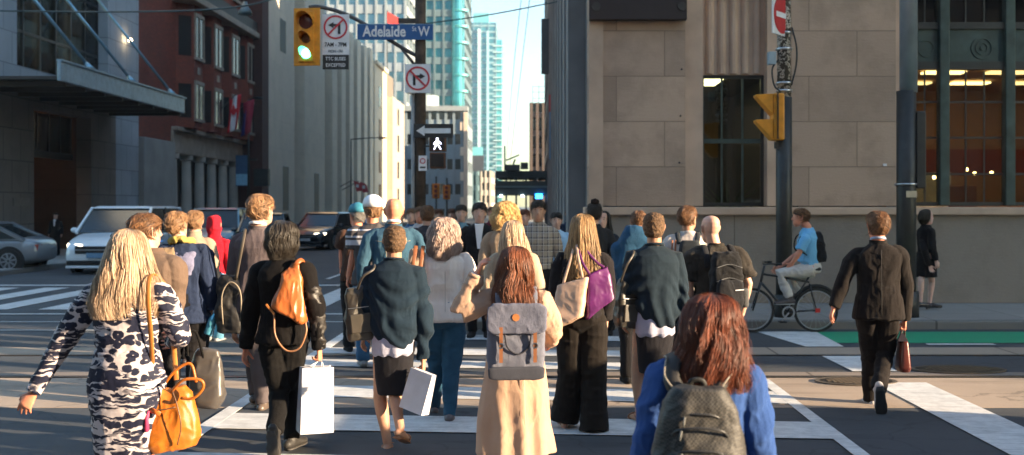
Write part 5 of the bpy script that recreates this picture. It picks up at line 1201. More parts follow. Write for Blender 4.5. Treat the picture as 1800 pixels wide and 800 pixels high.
# ------------------------------------------------------------------ clothing materials of their own
def leopard():
    t = NT('leopard_print'); v = t.coord((1, 1, 1))
    w = t.noise(v, 6, 3); 
    def mask(vec, s, thr):
        vo = t.n('ShaderNodeTexVoronoi'); vo.inputs['Scale'].default_value = s; t.l(vec, vo.inputs['Vector'])
        return t.math('LESS_THAN', vo.outputs['Distance'], thr)
    mp = t.n('ShaderNodeMixRGB') if False else None
    nz = t.n('ShaderNodeTexNoise'); nz.inputs['Scale'].default_value = 13; nz.inputs['Detail'].default_value = 3; t.l(v, nz.inputs['Vector'])
    va = t.n('ShaderNodeVectorMath'); va.operation = 'MULTIPLY_ADD'; va.inputs[1].default_value = (.06,)*3
    t.l(nz.outputs['Color'], va.inputs[0]); t.l(v, va.inputs[2])
    m1 = t.n('ShaderNodeMapping'); m1.inputs['Scale'].default_value = (.8, .8, 1.25); t.l(va.outputs[0], m1.inputs['Vector'])
    vo = t.n('ShaderNodeTexVoronoi'); vo.inputs['Scale'].default_value = 19; t.l(m1.outputs[0], vo.inputs['Vector'])
    blot = t.ramp(vo.outputs['Distance'], [(.07, 0), (.10, .9), (.13, 1), (.54, 1), (.58, 0)])
    # zebra bands
    m2 = t.n('ShaderNodeMapping'); m2.inputs['Scale'].default_value = (4.5, 4.5, 30); m2.inputs['Rotation'].default_value = (0, .3, 0); t.l(va.outputs[0], m2.inputs['Vector'])
    n2 = t.noise(m2.outputs[0], 1.1, 2, .5, 1.2); zeb = t.ramp(n2, [(.53, 1), (.56, 0)])
    zone = t.ramp(t.noise(t.coord((1, 1, 2.2)), 3.2, 1), [(.50, 0), (.54, 1)])
    f = t.mix(zone, blot, zeb)
    col = t.mix(f, (.52, .46, .46), (.010, .012, .030))
    t.princ(col, .75, 0, .3, t.bump(t.noise(v, 30, 4), .25, .006)); return t.m
def checked():
    t = NT('plaid'); v = t.coord()
    s = t.n('ShaderNodeSeparateXYZ'); t.l(v, s.inputs[0])
    def stripes(sock, f, thr): 
        a = t.math('FRACT', t.math('MULTIPLY', sock, f)); return t.math('LESS_THAN', a, thr)
    a = stripes(s.outputs[0], 14, .35); b = stripes(s.outputs[2], 12, .35); a2 = stripes(s.outputs[0], 14, .08); b2 = stripes(s.outputs[2], 12, .08)
    f = t.math('MULTIPLY', t.math('ADD', a, b), .5)
    col = t.mix(f, (.30, .25, .19), (.06, .06, .07)); col = t.mix(t.math('MAXIMUM', a2, b2), col, (.45, .42, .38))
    t.princ(col, .85); return t.m
def striped(base, line, zc, n=3):
    t = NT('striped_jersey'); v = t.coord(); s = t.n('ShaderNodeSeparateXYZ'); t.l(v, s.inputs[0])
    f = None
    for z, h in zc:
        a = t.math('LESS_THAN', t.math('ABSOLUTE', t.math('SUBTRACT', s.outputs[2], z)), h)
        f = a if f is None else t.math('MAXIMUM', f, a)
    col = t.mix(f, base, line); t.princ(col, .85, normal=t.bump(t.noise(v, 30, 4), .3, .006)); return t.m
G1 = 'pedestrians crossing the street'

# === woman in the leopard dress
c = person('blonde woman in a tight leopard and zebra print dress with one arm flung out', 225, 405, 300, rot=R(-5), headturn=R(14), wid=1.22, skincol='ruddy', female=True, group=G1,
           pose={'el_l': (104, 612, .05), 'wr_l': (58, 690, .0), 'el_r': (318, 592, .04), 'wr_r': (302, 600, .30), 'hand_l': (0, 1, 0)}, curl=.45)
M = leopard()
c_ = c; o = topwear(c, 'dress', M, hem=1.0, hemw=.155, hemd=.125, fat=1.0, sl=(.074,.060,.046,.040), disp=folds(.0045, (9,9,14), 3), voxel=.0065)
skirt(c, M, top=1.04, hem=.42, w=(.15,.195,.155), d=.80, disp=folds(.004, (8,8,12), 6), name='dress_skirt')
part(c, 'belt', MB().stack([(1.008,.162*1.2,.128,0,-.01),(1.032,.162*1.2,.128,0,-.01)], 28, 2.2), M, True)
shoes(c, plain((.05,.04,.04)), style='heel')
hair(c, 'blonde', [(.125,.012,.012,-.004),(.118,.045,.050,-.006),(.095,.076,.094,-.008),(.05,.096,.120,-.010),(-.02,.112,.128,-.012),(-.09,.130,.130,-.016),(-.18,.175,.128,-.018),(-.28,.205,.125,-.02),(-.37,.18,.122,-.015)],
     (115, 78), 1500, wave=.010, wfreq=1.7, jitter=.012, rad=.0030, clumps=70, seed=4)
part(c, 'sunglasses', MB().tube([(-.088,.02,.05),(-.094,-.0,.085),(-.09,.05,.10)], .006, 6).xf(c.Mh), plain((.02,.02,.02), .3), True)
ORG = leather((.42, .125, .010)); TAN = leather((.42, .16, .05))
def at(c, px, py, dy): return c.L(px, py, dy)
b = soft_box(.30, .15, .36, top=.80, topd=.55, power=3.6, sag=.06); p = at(c, 308, 788, -.02)
b.xf(Matrix.Translation(p) @ Matrix.Rotation(R(-7), 4, 'Y') @ Matrix.Rotation(R(12), 4, 'Z'))
bag = carried(c, 'handbag', b, ORG, 'big soft orange leather handbag on the shoulder of the woman in leopard dress', 'handbag', voxel=.006, sm=2, disp=folds(.008, (7,7,5), 12))
a1 = at(c, 268, 672, -.05); top_ = at(c, 262, 492, -.14); 
part(c, 'shoulder_strap', strap([a1, at(c, 266, 600, -.12), at(c, 261, 540, -.16), top_, at(c, 272, 484, -.02), at(c, 300, 520, .13), at(c, 305, 600, .12), at(c, 310, 668, .02)], .030, .004), leather((.45,.17,.035)), True, parent=bag)
part(c, 'handle', MB().tube(catmull([at(c,300,690,-.10),at(c,322,668,-.14),at(c,352,668,-.13),at(c,357,682,-.12),at(c,340,700,-.12),at(c,318,700,-.11)], 20), .009, 8), leather((.42,.115,.01)), True, parent=bag)
part(c, 'handle', MB().tube(catmull([at(c,285,680,.02),at(c,310,650,.02),at(c,335,640,.02),at(c,345,672,.02)], 20), .009, 8), leather((.42,.115,.01)), True, parent=bag)
part(c, 'zip', MB().tube(catmull([at(c,301,682,-.10),at(c,312,715,-.125),at(c,318,750,-.13),at(c,312,782,-.11)], 16), (.004), 6), plain((.12,.06,.03), .4), True, parent=bag)
part(c, 'zip', MB().tube(catmull([at(c,266,722,-.12),at(c,288,720,-.13),at(c,308,716,-.13)], 10), .004, 6), plain((.12,.06,.03), .4), True, parent=bag)
part(c, 'tassel', MB().tube([at(c,262,722,-.12),at(c,258,735,-.12),at(c,258,758,-.12)], [.006,.012,.014], 8), plain((.6,.04,.12)), True, parent=bag)
part(c, 'side_tab', MB().tube([at(c,264,720,-.12),at(c,282,728,-.13)], [(.016,.004),(.014,.004)], 8), leather((.5,.12,.02)), True, parent=bag)
b = soft_box(.22, .12, .36, top=.72, topd=.4, power=3.2, sag=.08); p = at(c, 360, 715, .28)
b.xf(Matrix.Translation(p) @ Matrix.Rotation(R(4), 4, 'Y'))
bag = carried(c, 'shopping_bag', b, leather((.07,.062,.056), .38), 'grey slouchy shopping bag hanging behind the orange handbag', 'bag', voxel=.007, sm=2, disp=folds(.012, (6,6,6), 31))
part(c, 'handle', MB().tube(catmull([at(c,330,625,.25),at(c,330,590,.2),at(c,345,585,.2),at(c,358,630,.25)], 16), .008, 8), BLK, True, parent=bag)

# === brown jacket man behind her
c = person('man in a brown collared jacket walking beyond the blonde woman', 268, 377, 232, rot=R(-10), headturn=R(-28), wid=1.08, skincol='light', group=G1, headshift=(-.06, 0), hs=1.1,
           pose={'el_r': (308, 510, 0), 'wr_r': (312, 580, .1)})
topwear(c, 'jacket', cloth((.13,.088,.065)), hem=.84, hemw=.2, seed=5, collar=(cloth((.12,.08,.06)), .035, .082), sl=(.078,.066,.055,.05))
trousers(c, BLK2); shoes(c, plain((.03,.02,.015), .4)); hair_short(c, 'brown', 520, .014, 2)

# === navy jacket with yellow scarf
c = person('person in a navy jacket with a yellow scarf holding a blue water bottle', 322, 373, 192, rot=R(10), headturn=R(-30), wid=1.08, group=G1, hs=1.02, headshift=(-.055,0),
           pose={'el_r': (368, 492, 0), 'wr_r': (374, 545, .03)}, grip=('r',))
topwear(c, 'jacket', cloth((.018,.028,.060)), hem=.78, hemw=.21, hemd=.15, seed=8, sl=(.085,.075,.060,.05), disp=folds(.011,(7,7,5),8))
part(c, 'scarf', MB().tube([(.085*math.cos(a)-.01, -.01+.08*math.sin(a), 1.49-.02*math.sin(a)) for a in [2*math.pi*j/20 for j in range(21)]], .024, 10), cloth((.42,.32,.09)), voxel=.007, disp=folds(.008,(20,20,20),3))
part(c, 'shoulder_panel', MB().stack([(1.12,.055,.03,-.13,-.12),(1.2,.07,.035,-.13,-.125),(1.4,.07,.035,-.12,-.11),(1.44,.05,.03,-.11,-.09)], 14, 3), cloth((.22,.15,.09)), voxel=.008, disp=folds(.008,(12,12,12),3))
part(c, 'yoke', MB().stack([(1.2,.06,.03,.03,-.125),(1.28,.085,.03,.03,-.128),(1.40,.09,.03,.03,-.105)], 14, 3), cloth((.17,.17,.26)), voxel=.008, disp=folds(.006,(12,12,12),9))
trousers(c, BLK2); shoes(c, plain((.02,.02,.02))); hair_short(c, 'lightbrown', 460, .016, 6)
h = c.hand_r
b = MB().stack([(0,.033,.033,0,0),(.01,.038,.038,0,0),(.13,.038,.038,0,0),(.16,.030,.030,0,0),(.185,.016,.016,0,0),(.20,.015,.015,0,0)], 16)
b.xf(Matrix.Translation(c.L(365, 588, -.05)) @ Matrix.Rotation(R(18), 4, 'Y'))
bo = carried(c, 'water_bottle', b, mirror_glass((.12,.45,.62), .12), 'pale blue plastic water bottle held low by the person in navy jacket', 'bottle', smooth=True)
b = MB().cyl((0,0,.198), .018, .022, n=14); b.xf(Matrix.Translation(c.L(365, 588, -.05)) @ Matrix.Rotation(R(18), 4, 'Y')); part(c, 'cap', b, plain((.6,.65,.7)), True, parent=bo)

# === taupe coat behind
c = person('man in a light taupe coat seen between the yellow scarf and the red hood', 342, 371, 150, wid=1.0, group=G1)
topwear(c, 'coat', cloth((.34,.25,.18)), hem=.6, hemw=.2, seed=15, collar=(cloth((.34,.25,.18)), .05, .08)); trousers(c, BLK2); shoes(c, plain((.03,.02,.02))); hair_short(c, 'lightbrown', 300, .012, 12)

# === red hoodie
c = person('person in a bright red hooded top and light blue jeans', 377, 381, 128, wid=.92, group=G1, pose={'an_r': (384, 592, .1)})
def hood(mb): mb.stack([(1.42,.10,.09,0,-.02),(1.5,.085,.085,0,-.02),(1.60,.100,.115,0,-.015),(1.68,.098,.118,0,-.01),(1.74,.072,.09,0,-.01),(1.765,.03,.04,0,-.01)], 20)
topwear(c, 'hoodie', cloth((.45,.010,.022)), hem=.86, hemw=.17, seed=18, extra=hood, neck=False, disp=folds(.010,(8,8,6),4))
trousers(c, cloth((.10,.26,.38))); shoes(c, plain((.3,.3,.3))); b = soft_box(.24,.14,.36, top=.85, sag=.05); b.xf(Matrix.Translation((-.10,-.2,1.02)))
carried(c, 'backpack', b, BLK2, 'small dark backpack on the person in the red hood', 'backpack', voxel=.01, disp=folds(.006,(9,9,9),2))

# === tall man in grey-brown suit
c = person('tall brown haired man in a dusky grey suit carrying a slung black bag', 454, 343, 192, rot=R(-8), headturn=R(-22), wid=1.0, group=G1, hs=1.06, headshift=(.02,0), skincol='light',
           pose={'el_l': (412, 500, 0), 'wr_l': (412, 575, .05), 'an_r': (452, 690, .1), 'an_l': (462, 706, 0), 'kn_l': (452, 610, .05), 'kn_r': (446, 612, .16)})
topwear(c, 'suit_jacket', cloth((.105,.082,.085), big=3), hem=.80, hemw=.195, hemd=.14, seed=21, sl=(.07,.058,.050,.045), collar=(cloth((.10,.08,.085)), .028, .077), voxel=.0065, disp=folds(.006,(6,6,3),21))
part(c, 'shirt_collar', MB().tube([(.064*math.cos(a), -.008+.064*math.sin(a), 1.515-.012*math.sin(a)) for a in [2*math.pi*j/24 for j in range(25)]], [(.008,.014)]*25, 8, (0,0,1)), WHITE, True)
trousers(c, cloth((.085,.07,.072)), r=(.100,.075,.064,.060)); shoes(c, plain((.10,.075,.06), .35), SOLE); hair_short(c, 'lightbrown', 700, .016, 22, short=.30)
b = soft_box(.24,.15,.46, top=.9, topd=.7, power=3.4, sag=.06); p = c.L(407, 583, -.05); b.xf(Matrix.Translation(p))
bag = carried(c, 'shoulder_bag', b, plain((.022,.020,.018), .55, var=.3), 'black zipped bag slung from the shoulder of the tall man in grey suit', 'bag', voxel=.008, disp=folds(.009,(8,8,8),7))
part(c, 'bag_strap', strap([c.L(414,492,-.12), c.L(424,440,-.16), c.L(430,408,-.1), c.L(430,404,.02), c.L(420,440,.12)], .028, .004), plain((.09,.07,.05)), True, parent=bag)
part(c, 'piping', MB().tube(catmull([c.L(392,570,-.14),c.L(390,520,-.15),c.L(404,496,-.15),c.L(422,512,-.15),c.L(424,565,-.14)], 20), .006, 6), plain((.22,.18,.13)), True, parent=bag)

# === black haired woman in black
c = person('woman with a short black bob dressed all in black', 498, 390, 234, rot=R(-7), headturn=R(-10), wid=1.06, female=True, skincol='ruddy', group=G1, hs=1.1, headshift=(0,0),
           pose={'el_l': (442, 545, 0), 'wr_l': (432, 612, .03), 'el_r': (556, 545, -.02), 'wr_r': (561, 612, .02), 'kn_l': (492, 690, .02), 'an_l': (484, 756, -.22), 'kn_r': (508, 690, .12), 'an_r': (512, 768, .02)}, feet=(58, 0), grip=('r',))
topwear(c, 'jacket', cloth((.006,.005,.005), sheen=.05), hem=.84, hemw=.20, hemd=.145, seed=24, sl=(.078,.062,.052,.046), collar=(BLK, .03, .076), voxel=.0065, disp=folds(.009,(7,7,4),24))
part(c, 'leather_sleeve', MB().tube([c.J['sh_r'].lerp(c.J['el_r'],.45), c.J['el_r'], c.J['wr_r']], [.068,.060,.048], 16), leather((.02,.017,.015), .5), voxel=.008, disp=folds(.008,(10,10,16),5))
trousers(c, BLK, r=(.108,.076,.062,.056)); shoes(c, plain((.02,.018,.016), .6), plain((.05,.045,.04)))
hair(c, 'black', [(.128,.012,.012,-.004),(.121,.044,.050,-.006),(.10,.076,.094,-.008),(.06,.094,.118,-.010),(.0,.098,.124,-.012),(-.06,.094,.118,-.012),(-.11,.075,.10,-.01),(-.145,.055,.085,-.01)], (130,110), 1000, wave=.006, jitter=.012, rad=.0034, seed=8, lift=.008)
# hobo bag
b = MB(); n = 9; A = c.L(478, 536, -.16); B_ = c.L(536, 568, -.16); T = c.L(519, 462, -.13)
Rr = []
for i in range(11):
    t = i/10; cx = (A+B_)/2*(1-t)+T*t; wd = ((B_-A)/2)*(1-t**1.3*.78)*(1.0 if t > .06 else .93); th = .062*(1-t*.65)
    Rr.append([cx+wd*math.copysign(abs(math.cos(a))**.7, math.cos(a))+Vector((0,-1,0))*th*math.copysign(abs(math.sin(a))**.8, math.sin(a)) for a in [2*math.pi*j/20 for j in range(20)]])
b.rings(Rr)
bag = carried(c, 'hobo_bag', b, leather((.36,.10,.022), .38), 'tan leather slouch bag slung across the back of the woman in black', 'handbag', voxel=.006, disp=folds(.012,(9,9,5),17))
part(c, 'shoulder_strap', strap([c.L(512,476,-.14), c.L(522,462,-.15), c.L(531,457,-.10), c.L(534,462,.02)], .045, .010), leather((.30,.085,.02)), voxel=.006, parent=bag)
part(c, 'side_tab', MB().bar(c.L(468,535,-.20), c.L(482,552,-.205), .008, .014), leather((.55,.2,.05)), parent=bag)
part(c, 'long_strap', MB().tube(catmull([c.L(482,552,-.18),c.L(484,590,-.19),c.L(503,616,-.19),c.L(526,612,-.19),c.L(538,585,-.18),c.L(537,566,-.17)], 24), (.0075,.003)[0], 8), leather((.28,.13,.06)), True, parent=bag)
def paper_bag(c, px0, px1, pyt, pyb, tilt, label, dy=-.05, hand_px=None, yaw=32, dep=.17):
    w = (px1-px0)/c.s/c.k; h = (pyb-pyt)/c.s/c.k; p = c.L((px0+px1)/2, pyb, dy)
    Mx = Matrix.Translation(p) @ Matrix.Rotation(R(tilt), 4, 'Y') @ Matrix.Rotation(R(yaw), 4, 'Z')
    d = dep
    b = MB(); N = 6; Rr = []
    for i in range(N+1):
        t = i/N; z = h*t; kw = 1-.05*t; kd = 1-.45*t; pin = d*.30*t
        Rr.append([(-w/2*kw,-d/2*kd,z),(0,-d/2*kd-.003,z),(w/2*kw,-d/2*kd,z),(w/2*kw-pin*.6,0,z),(w/2*kw,d/2*kd,z),(0,d/2*kd+.003,z),(-w/2*kw,d/2*kd,z),(-w/2*kw+pin*.6,0,z)])
    b.rings(Rr).xf(Mx)
    o = carried(c, 'paper_bag', b, plain((.52,.515,.55), .6, var=.10, scale=7, bumpv=1.0, bscale=9), label, 'paper bag')
    hp = Vector(hand_px) if hand_px else c.hand_r
    for sy in (-1, 1):
        a = Mx @ Vector((-w*.18, sy*d*.24, h*.985)); e = Mx @ Vector((w*.18, sy*d*.24, h*.985))
        part(c, 'handle', MB().tube(catmull([a, hp.lerp(a,.35)+Vector((-.008,0,0)), hp+Vector((0,0,-.005)), hp.lerp(e,.35)+Vector((.008,0,0)), e], 16), .0035, 6), plain((.75,.74,.72)), True, parent=o)
    part(c, 'top_fold', MB().bar(Mx @ Vector((-w/2*.95,-d/2*.56,h*.93)), Mx @ Vector((w/2*.95,-d/2*.56,h*.93)), .004, .002), plain((.6,.6,.62)), parent=o)
    return o
paper_bag(c, 524, 582, 645, 758, 2, 'tall white paper carrier bag held by the woman in black', dy=-.02)

# === man in dark teal draped sweater (twice in the photograph)
def sweater_person(label, px, top, s, pose, shade, bag_label, bagpts, group='people in draped teal sweaters', legs=True, **kw):
    c = person(label, px, top, s, wid=1.02, skincol='dark' if False else 'tan', group=group, hs=1.05, female=False, pose=pose, grip=('r',), **kw)
    SW = cloth((.010,.021,.034) if legs else (.013,.023,.033), var=.25, weave=520)
    rows = [(.80,.07,.10,.055,-.03),(.83,.12,.13,.045,-.03),(.90,.165,.15,.02,-.02),(1.0,.185,.155,.0,-.015),(1.12,.205,.155,0,-.01),(1.25,.215,.15,0,-.008),(1.34,.212,.142,0,-.01),(1.40,.188,.122,0,-.012),(1.435,.155,.098,0,-.010),(1.462,.105,.08,0,-.008),(1.482,.075,.068,0,-.004)]
    mb = MB(); mb.stack(rows, 28, 2.2)
    for sd in ('l', 'r'):
        sh, el, wr = c.J['sh_'+sd], c.J['el_'+sd], c.J['wr_'+sd]
        mb.tube([sh.lerp(Vector((0,0,1.36)),.3), sh, sh.lerp(el,.4), el, el.lerp(wr,.5), wr.lerp(el,.02)], [.075,.080,.082,.070,.056,.042], 14, (0,1,0))
    o = part(c, 'sweater', mb, SW, voxel=.0062, sm=3, disp=drape(.019, .15 if legs else .12, 3.4 if legs else -2.0, .82, 1.38, 2 if legs else 19))
    part(c, 'collar', MB().tube([(.074*math.cos(a), -.008+.072*math.sin(a), 1.487-.012*math.sin(a)) for a in [2*math.pi*j/24 for j in range(25)]], .011, 8), SW, True, parent=o)
    mb = MB(); mb.stack([(.735,.145,.11,-.005,-.02),(.76,.165,.125,0,-.02),(.85,.165,.13,0,-.02),(.95,.155,.12,0,-.01)], 30, 2.2)
    part(c, 'shirt_tail', mb, cloth((.42,.42,.52)), voxel=.0065, disp=pleats(.006, 9, .9, .74))
    skirt(c, cloth((.016,.015,.018)), top=1.0, hem=.43, w=(.14,.165,.120), d=.72, disp=folds(.006,(6,6,2.5),6))
    shoes(c, leather((.30,.13,.06)), style='sandal')
    hair_afro(c)
    x0, x1, yt, yb, sx_, sy_ = bagpts
    b = soft_box((x1-x0)/s/c.k, .14, (yb-yt)/s/c.k, top=.82, topd=.6, power=4, sag=.04); p = c.L((x0+x1)/2, yb, -.03)
    b.xf(Matrix.Translation(p) @ Matrix.Rotation(R(-6 if legs else 3), 4, 'Y') @ Matrix.Rotation(R(20), 4, 'Z'))
    bag = carried(c, 'shoulder_bag', b, leather((.040,.034,.026), .42), bag_label, 'bag', group='dark leather shoulder bags', voxel=.0065, disp=folds(.007,(8,8,8),4))
    xm = (x0+x1)/2
    for dx, dy in ((-.02, -.12), (.03, -.02)):
        part(c, 'bag_strap', strap([c.L(xm-8, yt+4, dy+.02), c.L(xm+2, (yt+sy_)/2, dy-.03), c.L(sx_, sy_+6, -.12), c.L(sx_+3, sy_-2, -.02), c.L(sx_-2, (yt+sy_)/2, .12)], .020, .0045), leather((.045,.038,.03)), True, parent=bag)
    Mb = Matrix.Translation(p) @ Matrix.Rotation(R(-6 if legs else 3), 4, 'Y') @ Matrix.Rotation(R(20), 4, 'Z'); w_ = (x1-x0)/s/c.k; h_ = (yb-yt)/s/c.k
    part(c, 'zip', MB().bar(Mb @ Vector((-w_*.38,-.078,h_*.62)), Mb @ Vector((w_*.38,-.078,h_*.62)), .006, .006), STEEL, parent=bag)
    part(c, 'pocket', MB().box(-w_*.34,w_*.34,-.086,-.066,h_*.14,h_*.50).xf(Mb), leather((.05,.042,.032), .4), parent=bag, bevel=.008)
    return c
c = sweater_person('short haired person in a long draped teal sweater holding a white paper bag', 693, 398, 229,
    {'el_l': (650, 540, -.02), 'wr_l': (640, 590, .08), 'el_r': (742, 560, 0), 'wr_r': (744, 632, .02), 'kn_l': (668, 700, .06), 'an_l': (681, 778, .02), 'kn_r': (694, 690, .0), 'an_r': (703, 752, -.18)}, 0,
    'dark leather bag under the arm of the person who holds a small white paper bag', (610, 662, 505, 596, 656, 468), feet=(0, 22), rot=R(-5), headturn=R(12))
paper_bag(c, 703, 752, 652, 722, 14, 'small white paper bag held against the skirt below the teal sweater', dy=-.18, yaw=-25, dep=.10)
c = sweater_person('short haired person in a draped teal sweater walking in front of a denim jacket', 1150, 375, 206,
    {'el_l': (1104, 505, -.02), 'wr_l': (1098, 560, .08), 'el_r': (1198, 530, 0), 'wr_r': (1196, 600, .02), 'kn_l': (1120, 650, .06), 'an_l': (1124, 725, .02), 'kn_r': (1150, 650, .1), 'an_r': (1160, 735, .1)}, 1,
    'dark leather bag beside the purple tote at the end of a long strap', (1078, 1120, 492, 576, 1112, 444), legs=False, rot=R(9), headturn=R(-18))

# === denim jackets
DEN = cloth((.036,.088,.135), var=.25); DEN2 = cloth((.02,.068,.13), var=.2)
def jean_seams(c, o, m):
    seam(c, o, m, [(-.17,-.118,1.335),(-.08,-.142,1.325),(0,-.145,1.322),(.08,-.142,1.325),(.17,-.118,1.335)])
    for sx in (-1, 1): seam(c, o, m, [(sx*.075,-.145,1.32),(sx*.06,-.142,1.15),(sx*.05,-.145,.98)])
c = person('bald sunburnt man in a blue denim jacket', 692, 349, 160, rot=R(5), wid=1.24, skincol='ruddy', group=G1, hs=1.13)
o = topwear(c, 'denim_jacket', DEN, hem=.85, hemw=.2, seed=31, sl=(.08,.066,.055,.05), collar=(DEN, .03, .082)); jean_seams(c, o, plain((.35,.28,.18)))
part(c, 'shirt_collar', MB().tube([(.066*math.cos(a), -.008+.066*math.sin(a), 1.52-.012*math.sin(a)) for a in [2*math.pi*j/24 for j in range(25)]], [(.008,.014)]*25, 8, (0,0,1)), WHITE, True)
trousers(c, BLK2); shoes(c, plain((.03,.02,.02)))
c = person('person in a bright blue denim jacket with lowered head', 1119, 372, 168, wid=1.08, group=G1, hs=.95, headshift=(.03, .12), pose={'el_l': (1090, 470, 0)}, voxel=.008)
o = topwear(c, 'denim_jacket', DEN2, hem=.85, hemw=.2, seed=33, sl=(.08,.066,.055,.05), collar=(DEN2, .09, .10), rows=[(.85,.19,.13,0,0),(1.0,.18,.13,0,0),(1.3,.2,.14,0,0),(1.45,.19,.13,0,0),(1.54,.15,.11,0,0),(1.6,.10,.08,0,0)]); trousers(c, BLK2); shoes(c, BLK2); hair_short(c, 'brown', 200, .01, 3)

# === white cap, brown tee
c = person('man in a white cap and a charcoal tee with pale stripes', 655, 348, 152, rot=R(9), headturn=R(15), wid=1.1, skincol='ruddy', group=G1, pose={'el_l': (622, 442, 0), 'wr_l': (613, 486, .03)})
topwear(c, 'tee_shirt', striped((.05,.045,.048), (.5,.5,.55), ((1.42*c.k,.008),(1.35*c.k,.012),(1.29*c.k,.03))), hem=.86, sleeve=.45, seed=35, sl=(.085,.07,.06,.05)); trousers(c, cloth((.05,.14,.26))); shoes(c, plain((.2,.2,.2)))
hair_short(c, 'lightbrown', 420, .012, 37)
cap = part(c, 'cap', MB().stack([(.030,.095,.122,0,-.010),(.07,.095,.120,0,-.010),(.11,.082,.102,0,-.008),(.138,.052,.062,0,-.008),(.150,.015,.018,0,-.008)], 24).xf(c.Mh), plain((.8,.8,.8), .8), True)
part(c, 'peak', MB().tube([(-.06,.07,.045),(0,.165,.04),(.06,.07,.045)], [(.02,.006),(.03,.006),(.02,.006)], 8, (0,0,1)).xf(c.Mh), plain((.8,.8,.8), .8), True, parent=cap)
c = person('man in a dark brown tee and teal cap at the edge of the crowd', 628, 361, 138, rot=R(12), headturn=R(30), wid=1.02, skincol='ruddy', group=G1, pose={'el_l': (601, 440, 0), 'wr_l': (601, 480, .03)})
topwear(c, 'tee_shirt', cloth((.06,.03,.02)), hem=.86, sleeve=.45, seed=36, sl=(.08,.07,.06,.05)); trousers(c, BLK2); shoes(c, BLK2); hair_short(c, 'grey', 260, .01, 38)
part(c, 'cap', MB().stack([(.040,.095,.122,0,-.010),(.08,.094,.118,0,-.010),(.12,.075,.092,0,-.008),(.150,.015,.018,0,-.008)], 20).xf(c.Mh), plain((.03,.2,.28), .8), True)

# === cream blazer woman
c = person('woman with curly ash blonde hair in a cream blazer and blue jeans', 781, 385, 201, rot=R(8), headturn=R(-14), wid=1.08, female=True, group=G1, hs=1.10,
           pose={'el_l': (732, 515, .02), 'wr_l': (742, 560, .2), 'el_r': (829, 510, .0), 'wr_r': (818, 560, .2), 'kn_l': (768, 655, .12), 'an_l': (762, 712, .3), 'kn_r': (792, 655, 0), 'an_r': (790, 728, -.1)}, feet=(0, 12))
topwear(c, 'blazer', cloth((.86,.75,.66), var=.06), hem=.86, hemw=.205, hemd=.145, seed=41, sl=(.078,.066,.056,.05), voxel=.0065, disp=folds(.009,(6,6,3),41), collar=(cloth((.86,.75,.66), var=.06), .03, .075))
seam(c, None, plain((.4,.33,.27)), [(0,-.137,1.42),(0,-.148,1.2),(0,-.155,.88)])
trousers(c, cloth((.030,.095,.16), var=.35), r=(.104,.072,.056,.048), name='jeans'); shoes(c, plain((.12,.10,.10)), plain((.7,.68,.66)))
hair(c, 'greyblonde', [(.132,.012,.012,-.004),(.124,.046,.052,-.006),(.10,.082,.10,-.008),(.05,.104,.128,-.010),(-.02,.115,.136,-.012),(-.10,.122,.138,-.012),(-.17,.11,.13,-.012),(-.215,.08,.115,-.01)], (135,115), 1300, wave=.010, wfreq=2.6, jitter=.014, rad=.0036, seed=11, curl=.008, clumps=90)
b = soft_box(.17,.10,.34, top=.8, sag=.04); b.xf(Matrix.Translation(c.L(733, 505, -.06)))
bag = carried(c, 'tote_bag', b, striped((.62,.50,.40), (.28,.12,.05), ()) if False else cloth((.5,.36,.26)), 'pale tote with brown stripes under the arm of the woman in cream blazer', 'bag', voxel=.008)
for px in (727, 740):
    part(c, 'brown_stripe', MB().tube([c.L(px-4, 503, -.13), c.L(px-1, 470, -.15), c.L(px+4, 432, -.12)], [(.018,.004)]*3, 8), leather((.22,.08,.03)), True, parent=bag)

# === trench coat woman
TR = cloth((.46,.295,.205), var=.10)
c = person('woman in a beige trench coat raising a hand to her long chestnut hair', 906, 436, 272, rot=R(4), headturn=R(-12), wid=1.08, female=True, skincol='ruddy', group=G1, hs=1.10,
           pose={'el_l': (810, 548, -.03), 'wr_l': (838, 482, -.03), 'el_r': (972, 578, .0), 'wr_r': (966, 600, .22), 'hand_l': (1, .2, 0)}, curl=.55)
topwear(c, 'coat', TR, hem=.95, hemw=.19, hemd=.14, seed=44, sl=(.082,.070,.056,.05), voxel=.0062, disp=folds(.010,(7,7,6),44), collar=(TR, .035, .078))
def coatfold(co, no):
    m = np.clip((.95-co[:,2])/.4, 0, 1); return no*((np.sin(co[:,0]*42+2*vnoise(co*np.array([3,3,1.2]),3))*.011*m)[:,None])
skirt(c, TR, top=1.0, hem=.295, w=(.185,.215,.268), d=.72, disp=[coatfold, folds(.006,(6,6,2),9)], name='coat_skirt')
part(c, 'vent_flap', MB().tube([(.035,-.165,.86),(.04,-.185,.6),(.05,-.200,.30)], [(.022,.004)]*3, 8), TR, True)
shoes(c, plain((.04,.03,.03)), style='heel')
hair(c, 'chestnut', [(.128,.012,.012,-.004),(.121,.046,.052,-.006),(.098,.080,.098,-.008),(.04,.100,.124,-.010),(-.04,.106,.132,-.012),(-.12,.115,.136,-.016),(-.20,.150,.150,-.022),(-.29,.180,.155,-.03),(-.36,.175,.15,-.025)], (125,88), 1500, wave=.016, wfreq=2.3, jitter=.013, rad=.0032, seed=13, clumps=60)
RS = FP/272.0
NAV = cloth((.13,.135,.17), var=.12)
b = soft_box(.385,.13,.50, top=.97, topd=.85, power=6, sag=.02); p = c.L(907, 665, -.30); b.xf(Matrix.Translation(p))
bag = carried(c, 'backpack', b, NAV, 'slate grey roll top backpack with leather buckles on the woman in trench coat', 'backpack', voxel=.0062, disp=folds(.005,(8,8,8),14))
yb = p.y-.065; z0 = p.z
